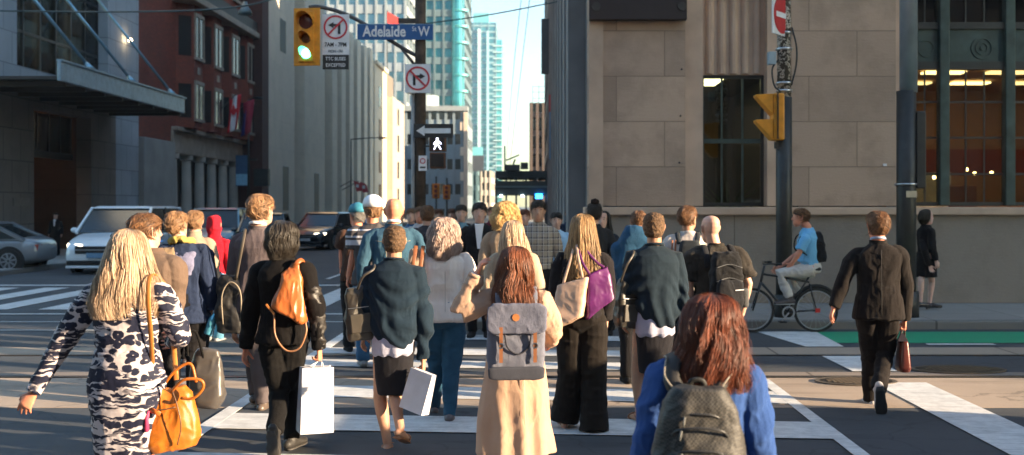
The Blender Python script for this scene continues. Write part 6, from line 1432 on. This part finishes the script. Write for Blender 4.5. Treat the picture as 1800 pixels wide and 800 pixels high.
part(c, 'flap', soft_box(.40,.035,.20, top=1.0, power=6).xf(Matrix.Translation((p.x, yb-.012, z0+.315))), cloth((.115,.12,.16)), voxel=.006, disp=folds(.004,(9,9,9),3), parent=bag)
part(c, 'base_panel', soft_box(.375,.05,.09, top=1.04, power=6).xf(Matrix.Translation((p.x, yb+.0, z0+.0))), cloth((.05,.052,.065)), voxel=.006, parent=bag)
for dx in (-.105, .125):
    part(c, 'buckle_strap', MB().bar((p.x+dx, yb-.026, z0+.36), (p.x+dx, yb-.022, z0+.12), .024, .006), leather((.22, .085, .035)), parent=bag)
    part(c, 'buckle', MB().disc_ring((p.x+dx, yb-.034, z0+.235), .013, .020, .005, 'y', 12), STEEL, parent=bag)
part(c, 'carry_handle', MB().tube(catmull([(p.x-.08,yb-.028,z0+.31),(p.x-.06,yb-.012,z0+.22),(p.x+.01,yb-.008,z0+.175),(p.x+.08,yb-.012,z0+.22),(p.x+.10,yb-.028,z0+.31)], 18), .006, 8), cloth((.04,.04,.05)), True, parent=bag)
part(c, 'leather_patch', MB().cyl((p.x-.005, yb-.018, z0+.425), .026, -.016, 'y', 8), TAN, parent=bag)
for sx in (-1, 1):
    part(c, 'shoulder_strap', strap([(sx*.12,-.16,1.34),(sx*.125,-.13,1.43),(sx*.125,-.02,1.475),(sx*.13,.09,1.40),(sx*.15,.13,1.2)], .05, .008), NAV, True, parent=bag)
part(c, 'wristwatch', MB().tube([c.J['wr_l']+Vector((-.004,0,-.015)), c.J['wr_l']+Vector((.002,0,.0))], [.042,.042], 14), STEEL, True)

# === two blonde women behind the trench coat
c = person('woman with loose golden curls standing above the other blonde', 888, 356, 152, wid=.98, female=True, group=G1, hs=1.12)
topwear(c, 'jacket', cloth((.30,.22,.15)), hem=.85, seed=51); trousers(c, BLK2); shoes(c, BLK2)
hair(c, 'gold', [(.132,.012,.012,-.004),(.124,.046,.052,-.006),(.10,.082,.10,-.008),(.05,.112,.128,-.010),(-.02,.128,.136,-.012),(-.09,.128,.138,-.012),(-.15,.10,.13,-.012)], (140,125), 700, wave=.014, wfreq=2.4, jitter=.016, rad=.0042, seed=52, curl=.008)
c = person('woman with long straight pale blonde hair and a beige jacket', 902, 389, 182, wid=1.05, female=True, group=G1, hs=1.08)
topwear(c, 'jacket', cloth((.40,.30,.21)), hem=.85, seed=55); trousers(c, BLK2); shoes(c, BLK2)
hair(c, 'blonde', [(.128,.012,.012,-.004),(.120,.044,.050,-.006),(.095,.078,.096,-.008),(.04,.096,.12,-.010),(-.04,.105,.126,-.012),(-.14,.12,.13,-.016),(-.24,.13,.13,-.02),(-.34,.12,.125,-.015)], (125,85), 700, wave=.009, wfreq=1.6, jitter=.012, rad=.004, seed=56)

# === woman with the two totes
c = person('woman with long ombre hair in a black cropped top and flared black trousers', 1024, 378, 212, rot=R(-6), wid=1.0, female=True, group=G1, hs=1.04, skincol='light',
           pose={'el_l': (978, 510, .0), 'wr_l': (985, 560, .12), 'el_r': (1068, 505, -.02), 'wr_r': (1066, 560, .1), 'kn_l': (1003, 668, .05), 'an_l': (992, 736, .05), 'kn_r': (1043, 668, 0), 'an_r': (1044, 755, -.1)})
topwear(c, 'jacket', cloth((.014,.012,.013)), hem=.92, hemw=.175, seed=61, sl=(.072,.06,.052,.046), disp=folds(.009,(8,8,5),61), voxel=.0065)
trousers(c, cloth((.014,.011,.009)), r=(.115,.100,.105,.118), seed=62); shoes(c, leather((.22,.10,.06)), style='sandal')
hair(c, 'ombre', [(.128,.012,.012,-.004),(.121,.044,.050,-.006),(.098,.076,.094,-.008),(.04,.092,.116,-.010),(-.04,.098,.124,-.012),(-.12,.108,.128,-.014),(-.22,.140,.138,-.018),(-.33,.165,.14,-.02),(-.43,.15,.135,-.015)], (125,88), 1100, wave=.008, wfreq=1.5, jitter=.012, rad=.0034, seed=63, clumps=50)
def tote(c, P, depth, col, label, name='tote_bag', straps=(), strapcol=None):
    """P: four picture points (bottom-left, bottom-right, top-right, top-left) of the face, depth in metres"""
    q = [c.L(*p) for p in P]; nrm = (q[1]-q[0]).cross(q[3]-q[0]).normalized(); nrm = nrm if nrm.y < 0 else -nrm
    b = MB(); N = 8; Rr = []
    for i in range(N+1):
        t = i/N; A = q[0].lerp(q[3], t); B = q[1].lerp(q[2], t); cx = (A+B)/2; hx = (B-A)/2; th = depth/2*(1-.55*t)
        Rr.append([cx+hx*math.copysign(abs(math.cos(a))**.35, math.cos(a))+nrm*th*math.copysign(abs(math.sin(a))**.4, math.sin(a)) for a in [2*math.pi*j/24 for j in range(24)]])
    b.rings(Rr)
    bag = carried(c, name, b, leather(col, .4), label, 'tote bag', voxel=.0065, disp=folds(.005,(7,7,7),19), group='tote bags of the long haired woman')
    for st in straps: part(c, 'shoulder_strap', strap([c.L(*p) for p in st], .022, .004), leather(strapcol or col, .4), True, parent=bag)
    return bag
tote(c, ((968,583,-.14),(1026,556,-.20),(1034,488,-.18),(980,502,-.12)), .16, (.62,.40,.27), 'beige leather tote hanging beside the purple one', straps=(((990,500,-.16),(1003,455,-.16),(1011,428,-.10),(1013,424,.02)),((1024,490,-.20),(1017,455,-.18),(1013,428,-.12),(1015,424,.02))), strapcol=(.5,.33,.24))
tote(c, ((1030,562,-.18),(1080,524,-.14),(1068,468,-.12),(1034,485,-.17)), .10, (.10,.012,.095), 'purple leather tote tucked behind the shoulder', straps=(((1036,482,-.2),(1024,462,-.19),(1016,436,-.14),(1012,424,.0)),((1062,470,-.15),(1050,462,-.15),(1030,440,-.15),(1018,424,-.05))))

# === people coming the other way
G2 = 'pedestrians coming towards the camera'
c = person('dark haired man in a black suit and open white shirt walking this way', 843, 357, 124, rot=R(180), wid=1.10, face=True, group=G2, hs=1.12)
o = topwear(c, 'suit_jacket', cloth((.012,.012,.014)), hem=.82, hemw=.2, seed=71)
part(c, 'shirt_front', MB().hexa([(-.02,.11,1.16),(.02,.11,1.16),(.02,.155,1.16),(-.02,.155,1.16)],[(-.06,.05,1.485),(.06,.05,1.485),(.055,.125,1.47),(-.055,.125,1.47)]), WHITE)
trousers(c, BLK2); shoes(c, BLK2); hair_short(c, 'black', 260, .01, 72, umax=(180,100))
c = person('man in a grey and brown plaid shirt and dark trousers facing this way', 946, 353, 132, rot=R(180), wid=1.06, face=True, group=G2, skincol='tan', hs=1.08)
topwear(c, 'plaid_shirt', checked(), hem=.93, hemw=.175, seed=73, collar=(checked(), .02, .072)); trousers(c, BLK2); shoes(c, BLK2); hair_short(c, 'black', 260, .008, 74)
part(c, 'belt', MB().stack([(.95,.17,.12,0,-.01),(.985,.17,.12,0,-.01)], 24), BLK2, True)
c = person('man in a pale blue shirt coming past the stone building', 978, 374, 114, rot=R(180), wid=1.05, face=True, group=G2)
topwear(c, 'shirt', cloth((.30,.48,.66), var=.08), hem=.88, seed=75, collar=(cloth((.30,.48,.66), var=.08), .02, .072)); trousers(c, BLK2); shoes(c, BLK2); hair_short(c, 'black', 220, .008, 76)
c = person('man in a grey blue tee under a dark jacket in the oncoming crowd', 811, 361, 107, rot=R(180), wid=1.05, face=True, group=G2)
topwear(c, 'tee_shirt', cloth((.13,.23,.28)), hem=.88, seed=77, fat=.98); trousers(c, BLK2); shoes(c, BLK2); hair_short(c, 'black', 220, .008, 78)
o = topwear(c, 'jacket', cloth((.02,.02,.025)), hem=.84, rows=[(.84,.19,.06,0,-.09),(1.2,.19,.07,0,-.08),(1.4,.185,.07,0,-.04),(1.46,.12,.06,0,-.03)], neck=False)
c = person('man with tidy brown hair and a dark blazer seen from behind', 751, 362, 122, wid=1.08, group=G1)
topwear(c, 'blazer', cloth((.04,.035,.04)), hem=.84, seed=79); trousers(c, BLK2); shoes(c, BLK2); hair_short(c, 'brown', 260, .012, 80)
c = person('person in a blue top deep in the oncoming crowd', 723, 367, 98, rot=R(180), face=True, group=G2)
topwear(c, 'shirt', cloth((.03,.09,.18)), hem=.86, seed=81); trousers(c, BLK2); shoes(c, BLK2); hair_short(c, 'brown', 180, .01, 82)
c = person('red haired person in a rust top half hidden by the plaid shirt', 922, 369, 104, rot=R(180), face=True, group=G2)
topwear(c, 'top', cloth((.16,.07,.05)), hem=.86, seed=83); trousers(c, BLK2); shoes(c, BLK2); hair_short(c, 'chestnut', 200, .014, 84)
c = person('man in a white shirt between the bald man and the brown haired blazer', 738, 364, 106, rot=R(180), face=True, group=G2, skincol='ruddy')
topwear(c, 'shirt', cloth((.45,.42,.42)), hem=.86, seed=85); trousers(c, BLK2); shoes(c, BLK2); hair_short(c, 'brown', 180, .01, 86)
c = person('person with a dark top knot walking towards the stone corner', 1045, 357, 132, wid=1.0, group=G1, female=True)
topwear(c, 'jacket', cloth((.02,.02,.022)), hem=.84, seed=87); trousers(c, BLK2); shoes(c, BLK2); hair_short(c, 'black', 260, .01, 88)
part(c, 'bun', MB().ball((0,-.05,.125), (.045,.045,.038), 14, 9).xf(c.Mh), cloth((.02,.012,.01), big=40), voxel=.006, disp=folds(.006,(40,40,40),5))
c = person('dark haired woman in a patterned dark top facing this way beside the totes', 1060, 372, 122, rot=R(165), wid=.95, face=True, group=G2, female=True)
topwear(c, 'top', cloth((.03,.035,.045), var=.6, big=30), hem=.84, seed=89); trousers(c, BLK2); shoes(c, BLK2)
hair(c, 'black', [(.128,.012,.012,-.004),(.121,.044,.050,-.006),(.098,.078,.096,-.008),(.04,.094,.118,-.010),(-.04,.10,.124,-.012),(-.14,.12,.13,-.016),(-.22,.12,.13,-.02)], (118,110), 420, jitter=.012, rad=.0045, seed=90)

# === striped shirt man, bald backpack man
c = person('dark haired man in a pale shirt with a dark backpack', 1209, 363, 158, wid=1.05, skincol='tan', group=G1, hs=1.06, headturn=R(-35), rot=R(-8))
topwear(c, 'shirt', cloth((.52,.45,.40), var=.1), hem=.86, seed=91, sl=(.075,.062,.05,.045)); trousers(c, BLK2); shoes(c, BLK2); hair_short(c, 'brown', 420, .012, 92)
b = soft_box(.26,.12,.38, top=.8, sag=.03); b.xf(Matrix.Translation((.02,-.20,1.02))); bag = carried(c, 'backpack', b, cloth((.03,.035,.04)), 'dark backpack on the man in the pale shirt', 'backpack', voxel=.009)
for sx in (-1, 1): part(c, 'shoulder_strap', strap([(sx*.09,-.14,1.36),(sx*.105,-.10,1.44),(sx*.11,-.01,1.47),(sx*.12,.10,1.36)], .05, .009), cloth((.03,.035,.04)), True, parent=bag)
for i, dx in enumerate((-.16, -.125)): part(c, 'shirt_stripe', MB().tube([(dx,-.128,1.40),(dx-.008,-.136,1.25),(dx-.005,-.136,1.12)], [(.009,.003)]*3, 8), cloth((.35,.14,.07)), True)

c = person('bald man in a dark olive tee with a black backpack', 1258, 379, 190, rot=R(7), headturn=R(12), wid=1.18, skincol='light', group=G1, hs=1.07, headshift=(-.045,0), pose={'el_r': (1316, 498, 0), 'wr_r': (1304, 552, .06), 'el_l': (1212, 500, 0), 'wr_l': (1214, 560, .1)})
topwear(c, 'tee_shirt', cloth((.034,.029,.024)), hem=.86, hemw=.2, sleeve=.45, seed=95, sl=(.09,.07,.06,.05), collar=(cloth((.034,.029,.024)), .03, .075), voxel=.0068, disp=folds(.010,(8,8,6),95))
trousers(c, cloth((.34,.32,.30))); shoes(c, plain((.1,.1,.1)))
b = soft_box(.32,.20,.52, top=.78, topd=.7, power=3.6, sag=.04); b.xf(Matrix.Translation((.025,-.235,.90)))
bag = carried(c, 'backpack', b, cloth((.014,.014,.015), big=9), 'black hiking backpack with a white bar on the bald man', 'backpack', voxel=.007, disp=folds(.008,(9,9,9),96))
part(c, 'front_pocket', soft_box(.24,.09,.26, top=.9, power=3.6).xf(Matrix.Translation((.025,-.345,.92))), cloth((.018,.018,.02)), voxel=.007, disp=folds(.006,(9,9,9),97), parent=bag)
part(c, 'white_bar', MB().bar((.06,-.393,1.095), (.14,-.385,1.10), .006, .007), WHITE, parent=bag)
part(c, 'side_pocket', soft_box(.07,.12,.17, power=3).xf(Matrix.Translation((.19,-.24,.93))), cloth((.09,.09,.09), big=20), voxel=.007, parent=bag)
for sx in (-1, 1): part(c, 'shoulder_strap', strap([(sx*.12,-.16,1.28),(sx*.13,-.14,1.39),(sx*.125,-.02,1.475),(sx*.13,.10,1.38),(sx*.14,.13,1.2)], .06, .012), cloth((.018,.018,.02)), True, parent=bag)
for z in (1.02, 1.20, 1.32): part(c, 'zip', MB().tube(catmull([(-.10,-.345 if z > 1.2 else -.36,z-.03),(.025,-.385 if z < 1.1 else -.33,z),(.14,-.345 if z > 1.2 else -.36,z-.03)], 12), .004, 6), plain((.10,.10,.10), .5), True, parent=bag)

# === red haired woman in blue, nearest
BLU = cloth((.028,.068,.21), var=.14, weave=300)
c = person('woman with dark red hair in a royal blue cardigan nearest the camera', 1240, 521, 450, wid=1.16, rot=R(-5), headturn=R(-18), female=True, group=G1, hs=1.12, headshift=(.03,0), voxel=.006,
           pose={'el_l': (1140, 790, -.02), 'el_r': (1330, 775, -.02)})
topwear(c, 'cardigan', BLU, hem=.84, hemw=.20, hemd=.145, seed=101, sl=(.084,.072,.060,.052), voxel=.0058, disp=folds(.010,(8,8,5),101), collar=(BLU, .02, .075))
skirt(c, cloth((.02,.02,.025)), top=.95, hem=.5); shoes(c, BLK2)
hair(c, 'auburn', [(.130,.012,.012,-.004),(.122,.048,.054,-.006),(.098,.084,.102,-.008),(.04,.108,.132,-.010),(-.04,.118,.140,-.012),(-.11,.128,.142,-.014),(-.17,.148,.146,-.018),(-.22,.155,.144,-.02),(-.26,.135,.136,-.015)], (128,98), 2400, wave=.014, wfreq=2.0, jitter=.014, rad=.0026, seed=102, clumps=90)
def houndcloth():
    t = NT('ripstop'); v = t.coord((1,1,1)); ch = t.n('ShaderNodeTexChecker'); ch.inputs['Scale'].default_value = 130; t.l(v, ch.inputs['Vector'])
    col = t.mix(ch.outputs['Fac'], (.055,.050,.043), (.010,.0095,.009)); n = t.noise(v, 20, 4)
    t.princ(col, .62, 0, .5, t.bump(t.mix(.5, n, ch.outputs['Fac']), .4, .004)); return t.m
HC_ = houndcloth()
px_, pz = c.L(1230, 660, -.30).x, 0
b = soft_box(.44,.22,.52, top=.60, topd=.6, power=2.9, sag=.08); b.xf(Matrix.Translation((px_,-.275,.86)))
bag = carried(c, 'backpack', b, HC_, 'dark checked backpack with zips on the red haired woman in blue', 'backpack', voxel=.0058, disp=folds(.007,(9,9,9),103))
part(c, 'front_pocket', soft_box(.33,.12,.26, top=.85, topd=.6, power=2.9, sag=.06).xf(Matrix.Translation((px_,-.375,.86))), HC_, voxel=.0058, disp=folds(.006,(9,9,9),104), parent=bag)
for yy, zz, ww in ((-.352,1.28,.105),(-.374,1.225,.13),(-.398,1.135,.13)):
    part(c, 'zip', MB().tube(catmull([(px_-ww,yy+.055,zz-.075),(px_-ww*.75,yy+.008,zz-.012),(px_,yy-.012,zz+.004),(px_+ww*.75,yy+.008,zz-.012),(px_+ww,yy+.055,zz-.075)], 20), .0055, 6), plain((.03,.03,.03), .4), True, parent=bag)
    part(c, 'zip_pull', MB().tube([(px_-ww*.6,yy-.012,zz-.008),(px_-ww*.66,yy-.028,zz-.045)], [.005,.004], 6), plain((.12,.12,.11), .5), True, parent=bag)
part(c, 'grab_handle', MB().tube(catmull([(px_-.035,-.20,1.36),(px_-.025,-.215,1.40),(px_+.02,-.215,1.40),(px_+.035,-.20,1.36)], 12), [(.013,.006)]*13, 8), plain((.02,.02,.02)), True, parent=bag)
for sx in (-1, 1): part(c, 'shoulder_strap', strap([(px_+sx*.07,-.20,1.33),(px_+sx*.11,-.165,1.40),(sx*.145,-.08,1.475),(sx*.15,.04,1.47),(sx*.16,.12,1.36)], .075, .013), plain((.03,.027,.025), .75), True, parent=bag)
for sx in (-1, 1): part(c, 'strap_edge', strap([(px_+sx*.07+.02*sx,-.215,1.35),(px_+sx*.11+.03*sx,-.185,1.415),(sx*.18,-.08,1.478),(sx*.185,.03,1.47)], .008, .004), plain((.25,.22,.18)), True, parent=bag)

# === man in the black suit on the right
c = person('man in a dark suit stepping away with one white sole lifted', 1543, 373, 191, rot=R(-6), headturn=R(10), wid=1.10, skincol='ruddy', group=G1, hs=1.08,
           pose={'el_l': (1484, 492, .0), 'wr_l': (1466, 540, -.02), 'el_r': (1592, 500, -.02), 'wr_r': (1590, 562, .03), 'kn_l': (1530, 620, .14), 'an_l': (1530, 700, .22), 'kn_r': (1556, 622, .06), 'an_r': (1544, 684, -.28)}, feet=(0, 72), grip=('r',))
SU = cloth((.013,.010,.009), big=3)
topwear(c, 'suit_jacket', SU, hem=.80, hemw=.198, hemd=.145, seed=111, sl=(.075,.062,.053,.046), collar=(SU, .03, .075), voxel=.0062, disp=folds(.008,(7,7,3.5),111))
part(c, 'shirt_collar', MB().tube([(.063*math.cos(a), -.008+.063*math.sin(a), 1.512-.012*math.sin(a)) for a in [2*math.pi*j/24 for j in range(25)]], [(.007,.012)]*25, 8, (0,0,1)), plain((.30,.36,.5)), True)
trousers(c, SU, r=(.104,.078,.066,.060)); shoes(c, plain((.50,.46,.44), .6), plain((.03,.03,.03))); hair_short(c, 'brown', 800, .015, 112, short=.3)
seam(c, None, plain((.01,.01,.01)), [(0,-.137,1.42),(0,-.148,1.2),(0,-.158,.82)])
b = soft_box(.115,.26,.30, top=.5, topd=.72, power=4, sag=.03); b.xf(Matrix.Translation(c.L(1587, 652, -.02)))
bag = carried(c, 'briefcase', b, leather((.10,.022,.015), .3), 'narrow red brown leather briefcase carried by the man in dark suit', 'briefcase', voxel=.006)
part(c, 'handle', MB().tube(catmull([c.L(1583,602,-.09), c.L(1584,585,-.04), c.hand_r, c.L(1590,585,.06), c.L(1590,602,.08)], 14), .009, 8), leather((.03,.015,.012)), True, parent=bag)
part(c, 'side_panel', MB().hexa([c.L(1578,600,-.15)+Vector(d) for d in ((0,0,0),(.09,0,0),(.09,.03,0),(0,.03,0))], [c.L(1584,556+30,-.10)+Vector(d) for d in ((0,0,0),(.02,0,0),(.02,.03,0),(0,.03,0))]), leather((.025,.015,.012)), parent=bag)

# === cyclist (side on, facing the centre of the crossing)
SC = 119.0; c = person('man on the bicycle in a sky blue shirt and pale trousers', 1419, 367, SC, rot=R(90), wid=1.0, skincol='ruddy', group=None, hs=1.08,
   headshift=(0,.085), pose={'hip_l': (1426, 474, -.09), 'hip_r': (1428, 476, .09), 'kn_l': (1370, 481, -.10), 'kn_r': (1388, 488, .10), 'an_l': (1388, 524, -.11), 'an_r': (1402, 515, .11),
   'sh_l': (1416, 420, -.18), 'sh_r': (1416, 420, .18), 'el_l': (1404, 446, -.20), 'el_r': (1402, 446, .20), 'wr_l': (1393, 462, -.14), 'wr_r': (1370, 470, .2)}, feet=(0, 10), voxel=.0075)
kk = c.k
tb = c.L(1424, 468, 0); ts = c.L(1416, 416, 0)
def sit_torso(name, m, grow, zt=1.0, hipw=.15):
    mb = MB(); f = Vector((0, 1, 0))
    mb.tube([tb+Vector((0,0,-.03)), tb.lerp(ts,.2), tb.lerp(ts,.6), tb.lerp(ts,.92), ts+Vector((0,.01,.05))], [(hipw+grow,.115+grow),(hipw+grow,.115+grow),(.165+grow,.12+grow),(.165+grow,.105+grow),(.075,.065)], 22, (0,1,0))
    return mb
SKY = cloth((.16,.42,.66), var=.08)
mb = sit_torso('shirt', SKY, .012)
for sd in ('l','r'):
    sh, el = c.J['sh_'+sd], c.J['el_'+sd]; mb.tube([sh.lerp(ts,.4), sh, sh.lerp(el,.75)], [.068,.066,.066], 12)
mb.stack([(1.0,.165,.13,0,0),(1.2,.172,.13,0,-.004),(1.33,.178,.125,0,-.006),(1.40,.15,.105,0,-.008),(1.445,.105,.085,0,-.006),(1.478,.08,.07,0,-.004)], 24, 2.2)
part(c, 'polo_shirt', mb, SKY, voxel=.0075, disp=folds(.007,(9,9,9),121))
mb = MB().tube([tb+Vector((0,-.02,-.09)), tb+Vector((0,-.01,-.02)), tb+Vector((0,0,.05))], [(.155,.13),(.165,.14),(.15,.125)], 20, (0,1,0))
for sd in ('l','r'):
    hp, kn, an = c.J['hip_'+sd], c.J['kn_'+sd], c.J['an_'+sd]; mb.tube([hp, hp.lerp(kn,.4), kn, kn.lerp(an,.5), an+Vector((0,0,.02))], [.10,.092,.070,.064,.058], 14, (0,1,0))
part(c, 'trousers', mb, cloth((.52,.48,.44), var=.07), voxel=.0075, disp=folds(.006,(12,12,12),122))
shoes(c, plain((.05,.04,.04)), plain((.3,.3,.3))); hair_short(c, 'brown', 420, .012, 123, umax=(150,95))
b = soft_box(.30,.17,.42, top=.8, topd=.8, power=3.2, sag=.05); b.xf(Matrix.Translation(c.L(1441, 460, 0)) @ Matrix.Rotation(R(-6), 4, 'X'))
bag = carried(c, 'backpack', b, cloth((.012,.012,.014)), 'black backpack on the cyclist in the sky blue shirt', 'backpack', voxel=.0075, disp=folds(.006,(9,9,9),5))
for sx in (-1, 1): part(c, 'shoulder_strap', strap([ts+Vector((sx*.11,-.10,-.02)), ts+Vector((sx*.11,-.02,.045)), ts+Vector((sx*.11,.10,.0)), ts+Vector((sx*.12,.13,-.16)), ts+Vector((sx*.15,.02,-.26))], .045, .009), BLK2, True, parent=bag)
CYC = c

# === woman in the black dress, doorman
c = person('woman in a black dress walking along the stone plinth', 1628, 369, 105.5, rot=R(-80), z0=.13, wid=.95, female=True, skincol='pale', hs=1.1,
   pose={'kn_l': (1619, 495, -.1), 'an_l': (1618, 531, -.1), 'kn_r': (1638, 495, .1), 'an_r': (1634, 532, .1), 'el_l': (1625, 440, -.2), 'wr_l': (1634, 466, -.18)}, voxel=.0075)
topwear(c, 'dress', cloth((.010,.009,.010)), hem=.95, hemw=.16, seed=131, voxel=.008); skirt(c, cloth((.010,.009,.010)), top=1.0, hem=.58, w=(.15,.18,.19), d=.95)
shoes(c, plain((.02,.015,.015), .3), style='heel')
hair(c, 'black', [(.128,.012,.012,-.004),(.121,.044,.050,-.006),(.098,.078,.096,-.008),(.04,.092,.118,-.010),(-.04,.094,.124,-.012),(-.09,.06,.095,-.014),(-.12,.04,.08,-.016)], (112,80), 380, jitter=.010, rad=.004, seed=132)
c = person('man in dark clothes standing at the dim hotel doorway', 98, 374, 50, rot=R(180), z0=.13, face=True, wid=1.05)
topwear(c, 'jacket', BLK2, hem=.84, seed=135); trousers(c, BLK2); shoes(c, BLK2); hair_short(c, 'black', 80, .01, 136, rad=.006)
part(c, 'shirt_front', MB().hexa([(-.02,.10,1.2),(.02,.10,1.2),(.02,.15,1.2),(-.02,.15,1.2)],[(-.05,.05,1.485),(.05,.05,1.485),(.045,.118,1.46),(-.045,.118,1.46)]), WHITE)

# === more of the far crowd: copies of two figures with looks of their own
def copy_tree(o, parent=None):
    q = o.copy(); COL.objects.link(q); q.parent = parent
    for ch in list(o.children): copy_tree(ch, q)
    return q
far = {o['label']: o for o in bpy.data.objects if o.get('category') == 'person'}
src = [far['person in a blue top deep in the oncoming crowd'], far['red haired person in a rust top half hidden by the plaid shirt'], far['man in a white shirt between the bald man and the brown haired blazer']]
for i, (px, top, sc_, lab, colr) in enumerate(((703, 368, 92, 'small figure in a grey top just past the bald man', (.12,.12,.13)), (771, 368, 88, 'small figure in a dark green top above the curly ash blonde hair', (.03,.07,.05)),
        (866, 369, 86, 'small figure in a wine coloured top beside the black suit', (.14,.02,.03)), (1001, 374, 84, 'small figure in a dark navy top nearest the stone corner', (.02,.03,.06)), (795, 370, 80, 'small figure in a tan top left of the grey blue tee', (.30,.22,.15)))):
    q = copy_tree(src[i % 3]); q.location = ((px-VPX)/sc_, FP/sc_, q.location.z); q['label'] = lab; q.rotation_euler.z = R(180+(i*23) % 40-20)
    for ch in q.children:
        if ch.name.split('.')[0] in ('shirt', 'top'):
            ch.data = ch.data.copy(); ch.data.materials.clear(); ch.data.materials.append(cloth(colr))
